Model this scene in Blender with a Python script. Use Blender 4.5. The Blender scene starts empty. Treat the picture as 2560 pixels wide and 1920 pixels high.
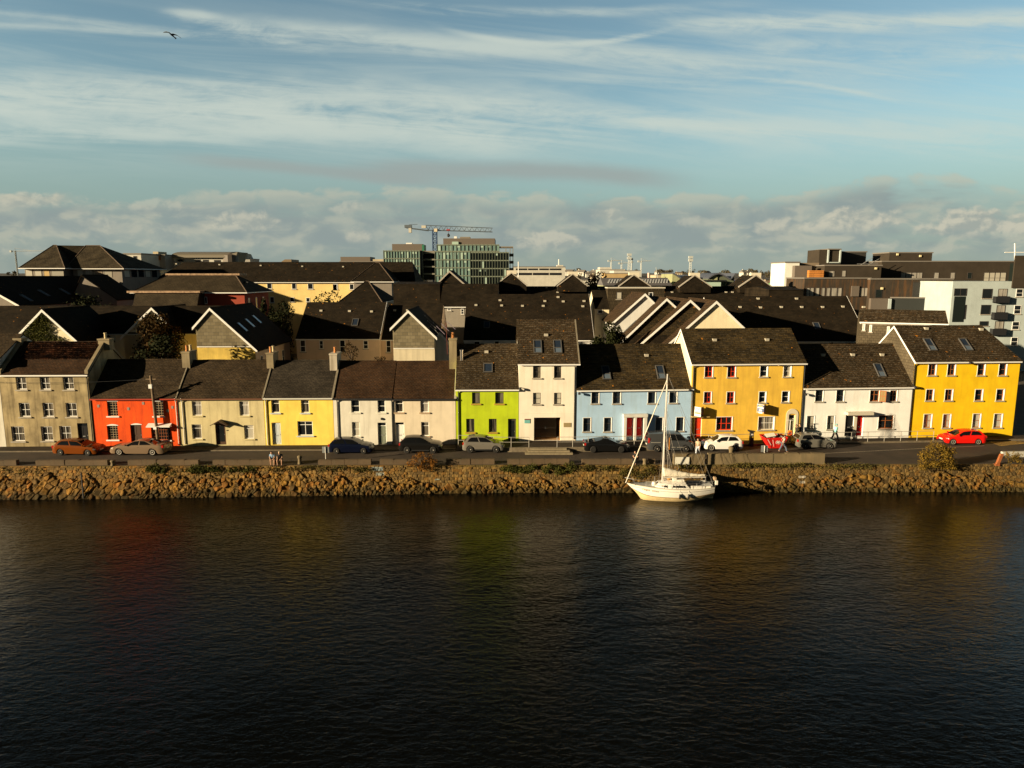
import bpy, math, random
import numpy as np
from mathutils import Vector, Matrix
R=math.radians
random.seed(7); RNG=np.random.default_rng(7)
sc=bpy.context.scene; COL=sc.collection
# ---------------------------------------------------------------- camera model (photograph measured at 2560 x 1920)
F=1730.0; CX=1280.0; CY=960.0; PITCH=math.atan(270/1730); CAMH=17.0
CP,SP=math.cos(PITCH),math.sin(PITCH); EYE=Vector((0,0,CAMH))
def ray(px,py):
    x=(px-CX)/F; y=(CY-py)/F
    return Vector((x,CP+y*SP,-SP+y*CP))
def onY(px,py,Y):
    d=ray(px,py); return EYE+d*(Y/d.y)
def onZ(px,py,z=0.0):
    d=ray(px,py); return EYE+d*((z-CAMH)/d.z)
class Frame:
    """vertical plane facing the river: u along it (to the right), n away from the river"""
    def __init__(s,x,y,deg):
        a=R(deg); s.a=a; s.u=Vector((math.cos(a),math.sin(a),0)); s.n=Vector((-math.sin(a),math.cos(a),0)); s.D=s.n.dot(Vector((x,y,0)))
    def S(s,px,py,d=0.0):
        r=ray(px,py); t=(s.D+d)/s.n.dot(r); p=EYE+r*t
        return s.u.dot(p),p.z
    def W(s,q,d,z):
        v=s.u*q+s.n*(s.D+d); return Vector((v.x,v.y,z))
    def back(s,d):
        f=Frame(0,0,0); f.a,f.u,f.n,f.D=s.a,s.u,s.n,s.D+d; return f
FL=Frame(-11,68.4,1.2); FR=Frame(6.9,68.78,4.0)
def DY(Y,deg=1.2): return Frame(0,Y,deg)
# ---------------------------------------------------------------- node materials
MATS={}
def _new(name):
    m=bpy.data.materials.new(name); m.use_nodes=True; nt=m.node_tree; b=nt.nodes['Principled BSDF']; return m,nt,b
def _n(nt,t,**k):
    n=nt.nodes.new(t)
    for a,v in k.items():
        if a.startswith('i_'):
            n.inputs[a[2:].replace('_',' ')].default_value=v
        else: setattr(n,a,v)
    return n
def lnk(nt,a,b): nt.links.new(a,b)
def mat(name,col,rough=.6,spec=.35,metal=0.0,var=.0,vs=3.0,emit=None,coat=0.0):
    if name in MATS: return MATS[name]
    m,nt,b=_new(name)
    b.inputs['Base Color'].default_value=(*col,1); b.inputs['Roughness'].default_value=rough
    b.inputs['Specular IOR Level'].default_value=spec; b.inputs['Metallic'].default_value=metal
    if coat: b.inputs['Coat Weight'].default_value=coat; b.inputs['Coat Roughness'].default_value=.05
    if var>0:
        tc=_n(nt,'ShaderNodeTexCoord'); no=_n(nt,'ShaderNodeTexNoise',i_Scale=vs,i_Detail=5.0,i_Roughness=.65)
        lnk(nt,tc.outputs['Object'],no.inputs['Vector'])
        mx=_n(nt,'ShaderNodeMix',data_type='RGBA'); mx.inputs[6].default_value=(*[c*(1-var) for c in col],1); mx.inputs[7].default_value=(*[min(1,c*(1+var)) for c in col],1)
        mr=_n(nt,'ShaderNodeMapRange'); mr.inputs[1].default_value=.3; mr.inputs[2].default_value=.7
        lnk(nt,no.outputs[0],mr.inputs[0]); lnk(nt,mr.outputs[0],mx.inputs[0]); lnk(nt,mx.outputs[2],b.inputs['Base Color'])
        bp=_n(nt,'ShaderNodeBump',i_Strength=.25,i_Distance=.02); lnk(nt,no.outputs[0],bp.inputs['Height']); lnk(nt,bp.outputs[0],b.inputs['Normal'])
    MATS[name]=m; return m
def plaster(name,col,dirt=(.12,.09,.05),amt=.25,patch=.10,bump=.35):
    """painted render: faint patches, rain streaks running down, a rough skin"""
    if name in MATS: return MATS[name]
    m,nt,b=_new(name); b.inputs['Roughness'].default_value=.85; b.inputs['Specular IOR Level'].default_value=.2
    tc=_n(nt,'ShaderNodeTexCoord')
    n1=_n(nt,'ShaderNodeTexNoise',i_Scale=.55,i_Detail=6.0,i_Roughness=.6); lnk(nt,tc.outputs['Object'],n1.inputs['Vector'])
    mp=_n(nt,'ShaderNodeMapping'); mp.inputs['Scale'].default_value=(2.6,2.6,.22); lnk(nt,tc.outputs['Object'],mp.inputs['Vector'])
    n2=_n(nt,'ShaderNodeTexNoise',i_Scale=1.0,i_Detail=5.0,i_Roughness=.6); lnk(nt,mp.outputs[0],n2.inputs['Vector'])
    n3=_n(nt,'ShaderNodeTexNoise',i_Scale=14.0,i_Detail=4.0); lnk(nt,tc.outputs['Object'],n3.inputs['Vector'])
    a=_n(nt,'ShaderNodeMix',data_type='RGBA'); a.inputs[6].default_value=(*[c*(1-patch) for c in col],1); a.inputs[7].default_value=(*[min(.95,c*(1+patch*.6)) for c in col],1)
    r1=_n(nt,'ShaderNodeMapRange'); r1.inputs[1].default_value=.32; r1.inputs[2].default_value=.68; lnk(nt,n1.outputs[0],r1.inputs[0]); lnk(nt,r1.outputs[0],a.inputs[0])
    c=_n(nt,'ShaderNodeMix',data_type='RGBA'); lnk(nt,a.outputs[2],c.inputs[6]); c.inputs[7].default_value=(*dirt,1)
    r2=_n(nt,'ShaderNodeMapRange'); r2.inputs[1].default_value=.47; r2.inputs[2].default_value=.72; r2.inputs[4].default_value=amt
    lnk(nt,n2.outputs[0],r2.inputs[0]); lnk(nt,r2.outputs[0],c.inputs[0]); lnk(nt,c.outputs[2],b.inputs['Base Color'])
    bp=_n(nt,'ShaderNodeBump',i_Strength=bump,i_Distance=.012); lnk(nt,n3.outputs[0],bp.inputs['Height']); lnk(nt,bp.outputs[0],b.inputs['Normal'])
    MATS[name]=m; return m
def slate(name,c1,c2,axis='x',w=.5,h=.26,lichen=0.0,streak=0.0,joint=(.012,.011,.010),patch=.5,zk=1.55,bump=.7,ocol=(.42,.16,.02)):
    """courses of slates: staggered joints, slate-to-slate tone, moss along the courses, orange lichen spots"""
    if name in MATS: return MATS[name]
    m,nt,b=_new(name); b.inputs['Roughness'].default_value=.85; b.inputs['Specular IOR Level'].default_value=.06
    tc=_n(nt,'ShaderNodeTexCoord'); sx=_n(nt,'ShaderNodeSeparateXYZ'); lnk(nt,tc.outputs['Object'],sx.inputs[0])
    mz=_n(nt,'ShaderNodeMath',operation='MULTIPLY'); mz.inputs[1].default_value=zk; lnk(nt,sx.outputs['Z'],mz.inputs[0])
    cb=_n(nt,'ShaderNodeCombineXYZ'); lnk(nt,sx.outputs['X' if axis=='x' else 'Y'],cb.inputs[0]); lnk(nt,mz.outputs[0],cb.inputs[1])
    br=_n(nt,'ShaderNodeTexBrick',offset=.5); br.inputs['Scale'].default_value=1.0; br.inputs['Brick Width'].default_value=w; br.inputs['Row Height'].default_value=h
    br.inputs['Mortar Size'].default_value=.018; br.inputs['Mortar Smooth'].default_value=.3; br.inputs['Bias'].default_value=-.1
    if max(c1)<.07: c1=[x*k for x,k in zip(c1,(.98,.86,.62))]; c2=[x*k for x,k in zip(c2,(.98,.86,.62))]
    br.inputs['Color1'].default_value=(*c1,1); br.inputs['Color2'].default_value=(*c2,1); br.inputs['Mortar'].default_value=(*joint,1)
    lnk(nt,cb.outputs[0],br.inputs['Vector'])
    n1=_n(nt,'ShaderNodeTexNoise',i_Scale=.5,i_Detail=6.0,i_Roughness=.7); lnk(nt,tc.outputs['Object'],n1.inputs['Vector'])
    r1=_n(nt,'ShaderNodeMapRange'); r1.inputs[1].default_value=.3; r1.inputs[2].default_value=.7; r1.inputs[3].default_value=1-patch; r1.inputs[4].default_value=1+patch
    lnk(nt,n1.outputs[0],r1.inputs[0])
    mu=_n(nt,'ShaderNodeMix',data_type='RGBA',blend_type='MULTIPLY'); mu.inputs[0].default_value=1.0; lnk(nt,br.outputs['Color'],mu.inputs[6]); lnk(nt,r1.outputs[0],mu.inputs[7])
    out=mu.outputs[2]
    if streak>0:   # pale moss and lichen that gathers along the lower edge of each course
        fr=_n(nt,'ShaderNodeMath',operation='FRACT'); dv=_n(nt,'ShaderNodeMath',operation='DIVIDE'); dv.inputs[1].default_value=h; lnk(nt,mz.outputs[0],dv.inputs[0]); lnk(nt,dv.outputs[0],fr.inputs[0])
        e=_n(nt,'ShaderNodeMapRange'); e.inputs[1].default_value=.45; e.inputs[2].default_value=.08; lnk(nt,fr.outputs[0],e.inputs[0])
        mp=_n(nt,'ShaderNodeMapping'); mp.inputs['Scale'].default_value=(2.2,2.2,3.5); lnk(nt,tc.outputs['Object'],mp.inputs[0])
        n2=_n(nt,'ShaderNodeTexNoise',i_Scale=1.6,i_Detail=6.0,i_Roughness=.75); lnk(nt,mp.outputs[0],n2.inputs['Vector'])
        e2=_n(nt,'ShaderNodeMapRange'); e2.inputs[1].default_value=.47; e2.inputs[2].default_value=.66; e2.inputs[4].default_value=streak; lnk(nt,n2.outputs[0],e2.inputs[0])
        ml=_n(nt,'ShaderNodeMath',operation='MULTIPLY'); lnk(nt,e.outputs[0],ml.inputs[0]); lnk(nt,e2.outputs[0],ml.inputs[1])
        k=_n(nt,'ShaderNodeMix',data_type='RGBA'); lnk(nt,ml.outputs[0],k.inputs[0]); lnk(nt,out,k.inputs[6]); k.inputs[7].default_value=(.20,.165,.12,1); out=k.outputs[2]
    if lichen>0:
        vo=_n(nt,'ShaderNodeTexNoise',i_Scale=2.4,i_Detail=3.0,i_Roughness=.5); lnk(nt,tc.outputs['Object'],vo.inputs['Vector'])
        e3=_n(nt,'ShaderNodeMapRange'); e3.inputs[1].default_value=.735-.08*lichen; e3.inputs[2].default_value=.76-.06*lichen; lnk(nt,vo.outputs[0],e3.inputs[0])
        k=_n(nt,'ShaderNodeMix',data_type='RGBA'); lnk(nt,e3.outputs[0],k.inputs[0]); lnk(nt,out,k.inputs[6]); k.inputs[7].default_value=(*ocol,1); out=k.outputs[2]
    lnk(nt,out,b.inputs['Base Color'])
    ad=_n(nt,'ShaderNodeMath',operation='MULTIPLY_ADD'); ad.inputs[1].default_value=-1.0; lnk(nt,br.outputs['Fac'],ad.inputs[0])
    n4=_n(nt,'ShaderNodeTexNoise',i_Scale=6.0,i_Detail=4.0); lnk(nt,tc.outputs['Object'],n4.inputs['Vector']); lnk(nt,n4.outputs[0],ad.inputs[2])
    bp=_n(nt,'ShaderNodeBump',i_Strength=bump,i_Distance=.03); lnk(nt,ad.outputs[0],bp.inputs['Height']); lnk(nt,bp.outputs[0],b.inputs['Normal'])
    MATS[name]=m; return m
def glass(name,col=(.012,.014,.016),rough=.06,spec=.5):
    return mat(name,col,rough=rough,spec=spec)
def curtain(name,c1,c2,sc_=9.0,axis='x'):
    """a pane with pale cloth hung close behind it: soft vertical folds"""
    if name in MATS: return MATS[name]
    m,nt,b=_new(name); b.inputs['Roughness'].default_value=.25; b.inputs['Specular IOR Level'].default_value=.4
    tc=_n(nt,'ShaderNodeTexCoord'); mp=_n(nt,'ShaderNodeMapping'); mp.inputs['Scale'].default_value=(sc_,sc_,.35); lnk(nt,tc.outputs['Object'],mp.inputs[0])
    no=_n(nt,'ShaderNodeTexNoise',i_Scale=1.0,i_Detail=2.0); lnk(nt,mp.outputs[0],no.inputs['Vector'])
    mr=_n(nt,'ShaderNodeMapRange'); mr.inputs[1].default_value=.42; mr.inputs[2].default_value=.6; lnk(nt,no.outputs[0],mr.inputs[0])
    mx=_n(nt,'ShaderNodeMix',data_type='RGBA'); mx.inputs[6].default_value=(*c1,1); mx.inputs[7].default_value=(*c2,1); lnk(nt,mr.outputs[0],mx.inputs[0]); lnk(nt,mx.outputs[2],b.inputs['Base Color'])
    MATS[name]=m; return m
def leafmat(name,c1,c2,sc_=1.3):
    if name in MATS: return MATS[name]
    m,nt,b=_new(name); b.inputs['Roughness'].default_value=.8; b.inputs['Specular IOR Level'].default_value=.06
    tc=_n(nt,'ShaderNodeTexCoord'); no=_n(nt,'ShaderNodeTexNoise',i_Scale=sc_,i_Detail=6.0,i_Roughness=.8); lnk(nt,tc.outputs['Object'],no.inputs['Vector'])
    mr=_n(nt,'ShaderNodeMapRange'); mr.inputs[1].default_value=.35; mr.inputs[2].default_value=.66; lnk(nt,no.outputs[0],mr.inputs[0])
    mx=_n(nt,'ShaderNodeMix',data_type='RGBA'); mx.inputs[6].default_value=(*c1,1); mx.inputs[7].default_value=(*c2,1); lnk(nt,mr.outputs[0],mx.inputs[0]); lnk(nt,mx.outputs[2],b.inputs['Base Color'])
    MATS[name]=m; return m
# ---------------------------------------------------------------- mesh building (world coordinates; a child is stored relative to its thing)
ORG={}
class MB:
    def __init__(s): s.v=[]; s.f=[]
    def add(s,vs,fs):
        k=len(s.v); s.v+= [tuple(p) for p in vs]; s.f+=[tuple(i+k for i in f) for f in fs]; return s
    def poly(s,*p): return s.add(p,[tuple(range(len(p)))])
    def box(s,a,b):
        x0,y0,z0=a; x1,y1,z1=b
        return s.add([(x0,y0,z0),(x1,y0,z0),(x1,y1,z0),(x0,y1,z0),(x0,y0,z1),(x1,y0,z1),(x1,y1,z1),(x0,y1,z1)],
            [(3,2,1,0),(4,5,6,7),(0,1,5,4),(1,2,6,5),(2,3,7,6),(3,0,4,7)])
    def fbox(s,fr,s0,s1,d0,d1,z0,z1):
        P=[fr.W(a,b,c) for c in (z0,z1) for a,b in ((s0,d0),(s1,d0),(s1,d1),(s0,d1))]
        return s.add(P,[(3,2,1,0),(4,5,6,7),(0,1,5,4),(1,2,6,5),(2,3,7,6),(3,0,4,7)])
    def obox(s,o,ux,uy,uz):
        o=Vector(o); ux=Vector(ux); uy=Vector(uy); uz=Vector(uz)
        P=[o,o+ux,o+ux+uy,o+uy]; P+=[p+uz for p in P]
        return s.add(P,[(3,2,1,0),(4,5,6,7),(0,1,5,4),(1,2,6,5),(2,3,7,6),(3,0,4,7)])
    def prism(s,poly,ext):
        ext=Vector(ext); n=len(poly); P=[Vector(p) for p in poly]; Q=[p+ext for p in P]
        return s.add(P+Q,[tuple(range(n))[::-1],tuple(range(n,2*n))]+[(i,(i+1)%n,n+(i+1)%n,n+i) for i in range(n)])
    def tube(s,pts,r,seg=8,cap=True):
        pts=[Vector(p) for p in pts]; rs=r if isinstance(r,(list,tuple)) else [r]*len(pts); k=len(s.v)
        ref=None
        for i,p in enumerate(pts):
            t=(pts[min(i+1,len(pts)-1)]-pts[max(i-1,0)]).normalized()
            if ref is None or abs(ref.dot(t))>.95: ref=Vector((0,0,1)) if abs(t.z)<.9 else Vector((1,0,0))
            a=t.cross(ref).normalized(); b=t.cross(a)
            for j in range(seg):
                th=2*math.pi*j/seg; s.v.append(tuple(p+(a*math.cos(th)+b*math.sin(th))*rs[i]))
        for i in range(len(pts)-1):
            for j in range(seg):
                a=k+i*seg+j; b=k+i*seg+(j+1)%seg; s.f.append((a,b,b+seg,a+seg))
        if cap: s.f.append(tuple(range(k,k+seg))[::-1]); e=k+(len(pts)-1)*seg; s.f.append(tuple(range(e,e+seg)))
        return s
    def lathe(s,c,prof,seg=14,axis='z',cap=True):
        c=Vector(c); k=len(s.v)
        for r,h in prof:
            for j in range(seg):
                th=2*math.pi*j/seg; x,y=r*math.cos(th),r*math.sin(th)
                s.v.append(tuple(c+(Vector((x,y,h)) if axis=='z' else Vector((x,h,y)) if axis=='y' else Vector((h,x,y)))))
        for i in range(len(prof)-1):
            for j in range(seg):
                a=k+i*seg+j; b=k+i*seg+(j+1)%seg; s.f.append((a,b,b+seg,a+seg))
        if cap: s.f.append(tuple(range(k,k+seg))[::-1]); e=k+(len(prof)-1)*seg; s.f.append(tuple(range(e,e+seg)))
        return s
    def build(s,name,m,parent=None,smooth=False,org=None):
        o0=Vector(org) if org is not None else (ORG[parent.name] if parent is not None else Vector((0,0,0)))
        me=bpy.data.meshes.new(name); me.from_pydata([tuple(Vector(p)-o0) for p in s.v],[],s.f); me.update()
        if m is not None: me.materials.append(m)
        if smooth:
            for p in me.polygons: p.use_smooth=True
        o=bpy.data.objects.new(name,me); COL.objects.link(o)
        if parent is not None: o.parent=parent
        else: o.location=o0
        ORG[o.name]=o0; return o
def tag(o,label=None,cat=None,group=None,kind=None):
    if label: o['label']=label
    if cat: o['category']=cat
    if group: o['group']=group
    if kind: o['kind']=kind
    return o
def thing(name,label,cat,loc=(0,0,0),group=None):
    o=bpy.data.objects.new(name,None); COL.objects.link(o); o.location=loc; o.empty_display_size=.3
    ORG[o.name]=Vector(loc); return tag(o,label,cat,group)
def kids(o): return [c for c in bpy.data.objects if c.parent==o]
CH={}
def copy_tree(o,parent=None,label=None,group=None):
    c=o.copy(); COL.objects.link(c); ORG[c.name]=ORG.get(o.name,Vector())
    if parent is not None: c.parent=parent
    if label: c['label']=label
    if group: c['group']=group
    for ch in list(o.children): copy_tree(ch,c)
    return c
# common materials
M_WHITE=mat('white_paint',(.78,.76,.72),.5); M_DARKFR=mat('dark_frame',(.06,.05,.045),.45); M_STONE=mat('sill_stone',(.36,.32,.26),.8,var=.2)
M_GL=glass('window_glass'); M_GL2=glass('window_glass_blue',(.02,.028,.04),.05)
M_BLIND=mat('pale_blind',(.42,.39,.32),.35,.4); M_CURT=curtain('curtain_folds',(.10,.09,.075),(.5,.46,.38)); M_NET=curtain('net_curtain',(.20,.18,.15),(.42,.39,.34),14)
M_PIPE=mat('black_pipe',(.02,.02,.022),.45); M_PIPEW=mat('pale_pipe',(.6,.58,.52),.5); M_ALU=mat('grey_metal',(.42,.42,.42),.4,.5,.6); M_BROWNP=mat('brown_paint',(.16,.07,.035),.5)
M_CHIM=plaster('chimney_render',(.27,.215,.13),amt=.5,patch=.25); M_CHIMW=plaster('chimney_pale',(.52,.46,.36),amt=.6,patch=.2); M_POT=mat('terracotta',(.50,.20,.06),.8,var=.2); M_POTY=mat('buff_pot',(.52,.42,.24),.8,var=.2)
M_RED=mat('red_door_paint',(.62,.012,.008),.4); M_ORED=mat('orange_red_paint',(.72,.05,.015),.45); M_BROWNW=mat('varnished_wood',(.30,.10,.03),.45)
# ---------------------------------------------------------------- houses
M_DIM=curtain('room_reflection_pane',(.022,.020,.017),(.15,.13,.10),4.5); M_TANFR=mat('tan_glazing_bar',(.40,.31,.18),.5); M_REDBR=mat('red_brown_frame',(.30,.09,.03),.5)  # first pane: dim interior, curtains and reflection put into its colour
STY={ # frame material, inner vertical bars (fractions), inner horizontal bars, pane, surround material, frame width
 'w22':(M_WHITE,(.5,),(.5,),M_DIM,None,.085),'w11':(M_WHITE,(),(.5,),M_GL,None,.07),'wtop':(M_WHITE,(),(.72,),M_NET,None,.07),
 'wtopd':(M_WHITE,(),(.72,),M_DIM,None,.075),'wblind':(M_WHITE,(),(.5,),M_BLIND,None,.07),'wtopb':(M_WHITE,(),(.75,),M_BLIND,None,.07),
 'grid':(M_TANFR,(.25,.5,.75),(.17,.34,.5,.67,.84),M_GL,None,.045),'gridw':(M_REDBR,(.125,.25,.375,.5,.625,.75,.875),(.25,.5,.75),M_GL,None,.045),
 'wide':(M_WHITE,(.5,),(.74,),M_GL,None,.08),
 'dk':(M_DARKFR,(),(),M_DIM,None,.07),'dk2':(M_DARKFR,(),(.52,),M_DIM,None,.06),'dkb':(M_DARKFR,(),(.5,),M_CURT,None,.06),'dkbl':(M_DARKFR,(),(.5,),M_BLIND,None,.06),
 'bl':(M_DARKFR,(),(.55,),M_GL2,M_WHITE,.05),'bl1':(M_DARKFR,(),(),M_GL2,M_WHITE,.05),
 'rd':(M_ORED,(.5,),(.5,),M_GL,M_WHITE,.08),'rdw':(M_ORED,(.33,.66),(.5,),M_GL,M_WHITE,.08),
 'cr':(M_WHITE,(),(.5,),M_GL,M_WHITE,.06),'crc':(M_WHITE,(),(.5,),M_CURT,M_WHITE,.06),'crw':(M_WHITE,(),(.52,),M_CURT,M_WHITE,.06),
 'br':(M_BROWNW,(.5,),(.5,),M_GL,M_WHITE,.08),'br1':(M_BROWNW,(),(.5,),M_GL,M_WHITE,.08),'brb':(M_BROWNW,(.5,),(.5,),M_BLIND,M_WHITE,.06),'brb1':(M_BROWNW,(),(.5,),M_BLIND,M_WHITE,.06),
 'brw':(M_BROWNW,(.5,),(.6,),M_GL,M_WHITE,.09),'dkc':(M_DARKFR,(),(.4,),M_CURT,M_WHITE,.06),'dkw':(M_DARKFR,(),(.5,),M_GL,M_WHITE,.06),
}
def window(par,fr,rc,st,sill=True,silm=None,dp=.17):
    s0,s1,z0,z1=rc; fm,vb,hb,pane,sur,fw=STY[st]
    f=MB(); a,b=dp-.06,dp
    f.fbox(fr,s0,s0+fw,a,b,z0,z1).fbox(fr,s1-fw,s1,a,b,z0,z1).fbox(fr,s0+fw,s1-fw,a,b,z0,z0+fw).fbox(fr,s0+fw,s1-fw,a,b,z1-fw,z1)
    w=s1-s0; h=z1-z0
    bw=.028 if len(vb)>1 or len(hb)>2 else .045
    if st in('rdw','wide','brw'): bw=.06
    for q in vb: f.fbox(fr,s0+w*q-bw/2,s0+w*q+bw/2,a+.01,b-.012,z0+fw,z1-fw)
    for q in hb: f.fbox(fr,s0+fw,s1-fw,a+.006,b-.014,z0+h*q-bw/2,z0+h*q+bw/2)
    win=f.build('window',fm,par)
    MB().fbox(fr,s0+.01,s1-.01,b-.022,b+.02,z0+.01,z1-.01).build('pane',pane,win)
    if sill: MB().fbox(fr,s0-.12,s1+.12,-.10,dp-.062,z0-.13,z0-.002).build('sill',silm or M_STONE,win)
    if sur:
        q=MB(); t=.055; q.fbox(fr,s0-t,s0-.002,-.022,.0,z0,z1+t).fbox(fr,s1+.002,s1+t,-.022,.0,z0,z1+t).fbox(fr,s0-.002,s1+.002,-.022,.0,z1+.002,z1+t)
        q.fbox(fr,s1-.016,s1-.001,.0,a-.002,z0,z1).fbox(fr,s0+.001,s0+.016,.0,a-.002,z0,z1)
        q.build('surround',sur,win)
    return win
def door(par,fr,rc,dm,dp=.2,fan=None,frame=None,letter=True,glaz=False):
    s0,s1,z0,z1=rc
    f=MB(); t=.06
    f.fbox(fr,s0,s0+t,dp-.07,dp,z0,z1).fbox(fr,s1-t,s1,dp-.07,dp,z0,z1).fbox(fr,s0+t,s1-t,dp-.07,dp,z1-t,z1)
    zt=z1-t
    if fan: zt=z1-fan; f.fbox(fr,s0+t,s1-t,dp-.07,dp,zt-.05,zt)
    d=MB().fbox(fr,s0+t,s1-t,dp-.04,dp+.01,z0+.02,zt if not fan else zt-.05)
    w=s1-s0-2*t
    if not glaz:
        for a,b in ((.12,.45),(.55,.88)):
            for c,e in ((.08,.42),(.5,.92)): d.fbox(fr,s0+t+w*a,s0+t+w*b,dp-.052,dp-.041,z0+(zt-z0)*c,z0+(zt-z0)*e)
    o=d.build('door',dm,par)
    f.build('door_frame',frame or M_WHITE,o)
    if letter: MB().fbox(fr,(s0+s1)/2-.13,(s0+s1)/2+.13,dp-.07,dp-.053,z0+.9,z0+.97).build('letterbox',M_ALU,o)
    MB().fbox(fr,s1-t-.1,s1-t-.06,dp-.08,dp-.041,z0+.98,z0+1.08).build('handle',M_ALU,o)
    if fan: MB().fbox(fr,s0+t,s1-t,dp-.03,dp+.01,zt+.002,z1-t-.002).build('fanlight',M_GL,o)
    if glaz: MB().fbox(fr,s0+t+w*.15,s0+t+w*.85,dp-.05,dp-.041,z0+.3,zt-.15).build('pane',M_GL,o)
    return o
def holes_wall(mb,fr,s0,s1,z0,z1,holes,dp,d=0.0):
    xs=sorted({s0,s1,*[h[0] for h in holes],*[h[1] for h in holes]}); zs=sorted({z0,z1,*[h[2] for h in holes],*[h[3] for h in holes]})
    xs=[x for x in xs if s0-1e-6<=x<=s1+1e-6]; zs=[z for z in zs if z0-1e-6<=z<=z1+1e-6]
    for i in range(len(xs)-1):
        for j in range(len(zs)-1):
            cx=(xs[i]+xs[i+1])/2; cz=(zs[j]+zs[j+1])/2
            if any(h[0]<cx<h[1] and h[2]<cz<h[3] for h in holes): continue
            mb.poly(fr.W(xs[i],d,zs[j]),fr.W(xs[i+1],d,zs[j]),fr.W(xs[i+1],d,zs[j+1]),fr.W(xs[i],d,zs[j+1]))
    for a,b,c,e in [h[:4] for h in holes]:
        q=h=dp
        mb.poly(fr.W(a,d,c),fr.W(a,d+q,c),fr.W(a,d+q,e),fr.W(a,d,e)); mb.poly(fr.W(b,d,c),fr.W(b,d,e),fr.W(b,d+q,e),fr.W(b,d+q,c))
        mb.poly(fr.W(a,d,e),fr.W(a,d+q,e),fr.W(b,d+q,e),fr.W(b,d,e)); mb.poly(fr.W(a,d,c),fr.W(b,d,c),fr.W(b,d+q,c),fr.W(a,d+q,c))
def jit(x,y,k=0): return math.sin(x*1.7+k)*math.cos(y*2.3+k*1.3)*.6+math.sin(x*.63+y*1.1+k*2)*.4
class House: pass
def house(label,fr,pxL,pxR,pybase,z0,eave,ridge,wm,rm,dr=3.6,back=None,wins=(),doors=(),name='house',cat='house',fascia=None,oL=.04,oR=.04,ovf=.18,
          sag=0.0,hipR=0.0,hipL=0.0,sky=(),chim=(),verge=None,gabm=None,silm=None,extra_holes=(),holedp=.3,group=None,open_front=None,thick=.11,plinth=None,pipes=()):
    """a two-slope house: front wall in the plane fr, ridge dr metres behind it. eave, ridge = (px,py) points of the photograph."""
    H=House(); H.fr=fr
    H.s0=fr.S(pxL,pybase)[0]; H.s1=fr.S(pxR,pybase)[0]; H.z0=z0
    H.ze=fr.S(*eave)[1]; H.zr=fr.S(*ridge,d=dr)[1]; H.dr=dr; D2=back or 2*dr; H.D2=D2
    s0,s1,ze,zr=H.s0+.006,H.s1-.006,H.ze,H.zr; sl=(zr-ze)/dr; H.sl=sl
    slb=(zr-ze)/(D2-dr)
    noridge=sag<0; sag=max(0,sag)
    T=H.T=thing(name,label,cat,fr.W((s0+s1)/2,D2/2,z0-.0),group)
    def rc(p): 
        a,za=fr.S(p[0],p[1]); b,zb=fr.S(p[2],p[3]); c,_=fr.S(p[0],p[3]); e,_=fr.S(p[2],p[1])
        return ((a+c)/2,(b+e)/2,zb,za)
    wr=[(rc(p),p[4]) for p in wins]; dd=[(rc(p),p) for p in doors]
    dd=[((r[0],r[1],max(z0+.03,min(r[2],z0+.25)),r[3]),p) for r,p in dd]
    hs=[r for r,_ in wr]+[r for r,_ in dd]+[r for r in extra_holes]
    w=MB(); holes_wall(w,fr,s0,s1,z0-.3,ze,hs,.22)
    zrl=zr-.0
    hl=hipL; hr=hipR
    w.poly(*([fr.W(s0,0,z0-.3),fr.W(s0,0,ze)]+([fr.W(s0,dr,zr)] if hl==0 else [])+[fr.W(s0,D2,ze),fr.W(s0,D2,z0-.3)]))
    w.poly(*([fr.W(s1,0,z0-.3),fr.W(s1,0,ze)]+([fr.W(s1,dr,zr)] if hr==0 else [])+[fr.W(s1,D2,ze),fr.W(s1,D2,z0-.3)]))
    w.poly(fr.W(s0,D2,z0-.3),fr.W(s1,D2,z0-.3),fr.W(s1,D2,ze),fr.W(s0,D2,ze))
    H.wall=w.build('wall',wm,T)
    # roof: front and back slope as a slab, its top a grid that may sag a little
    a=s0-(oL if hl==0 else ovf); b=s1+(oR if hr==0 else ovf); r=MB(); t=thick
    zf=ze-ovf*sl; zb=ze-ovf*slb
    NX=max(2,int((b-a)/.5)) if sag else 1; NY=6 if sag else 1
    def top(q,v,side):   # v 0 eave .. 1 ridge
        d=-ovf+(dr+ovf)*v if side==0 else (D2+ovf)-(D2-dr+ovf)*v
        z=(zf if side==0 else zb)+(zr-(zf if side==0 else zb))*v+t
        lo=a+(hl+ovf)*v if hl else a; hi=b-(hr+ovf)*v if hr else b
        s=lo+(hi-lo)*q
        return fr.W(s,d,z+(sag*jit(s,d,pxL) if sag and v<1.01 else 0))
    for side in (0,1):
        k=len(r.v)
        for j in range(NY+1):
            for i in range(NX+1): r.v.append(tuple(top(i/NX,j/NY,side)))
        for j in range(NY):
            for i in range(NX):
                p=k+j*(NX+1)+i; r.f.append((p,p+1,p+NX+2,p+NX+1))
    # edges and underside
    lip=lambda s,d,z:(fr.W(s,d,z),fr.W(s,d,z+t))
    for side,d,z in ((0,-ovf,zf),(1,D2+ovf,zb)):
        r.poly(fr.W(a,d,z),fr.W(b,d,z),fr.W(b,d,z+t),fr.W(a,d,z+t))
    if not hl: r.poly(fr.W(a,-ovf,zf),fr.W(a,-ovf,zf+t),fr.W(a,dr,zr+t),fr.W(a,D2+ovf,zb+t),fr.W(a,D2+ovf,zb),fr.W(a,dr,zr))
    else: r.poly(fr.W(a,-ovf,zf+t),fr.W(a,D2+ovf,zb+t),fr.W(s0+hl,dr,zr+t)); r.poly(fr.W(a,-ovf,zf),fr.W(a,D2+ovf,zb),fr.W(a,D2+ovf,zb+t),fr.W(a,-ovf,zf+t))
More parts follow.
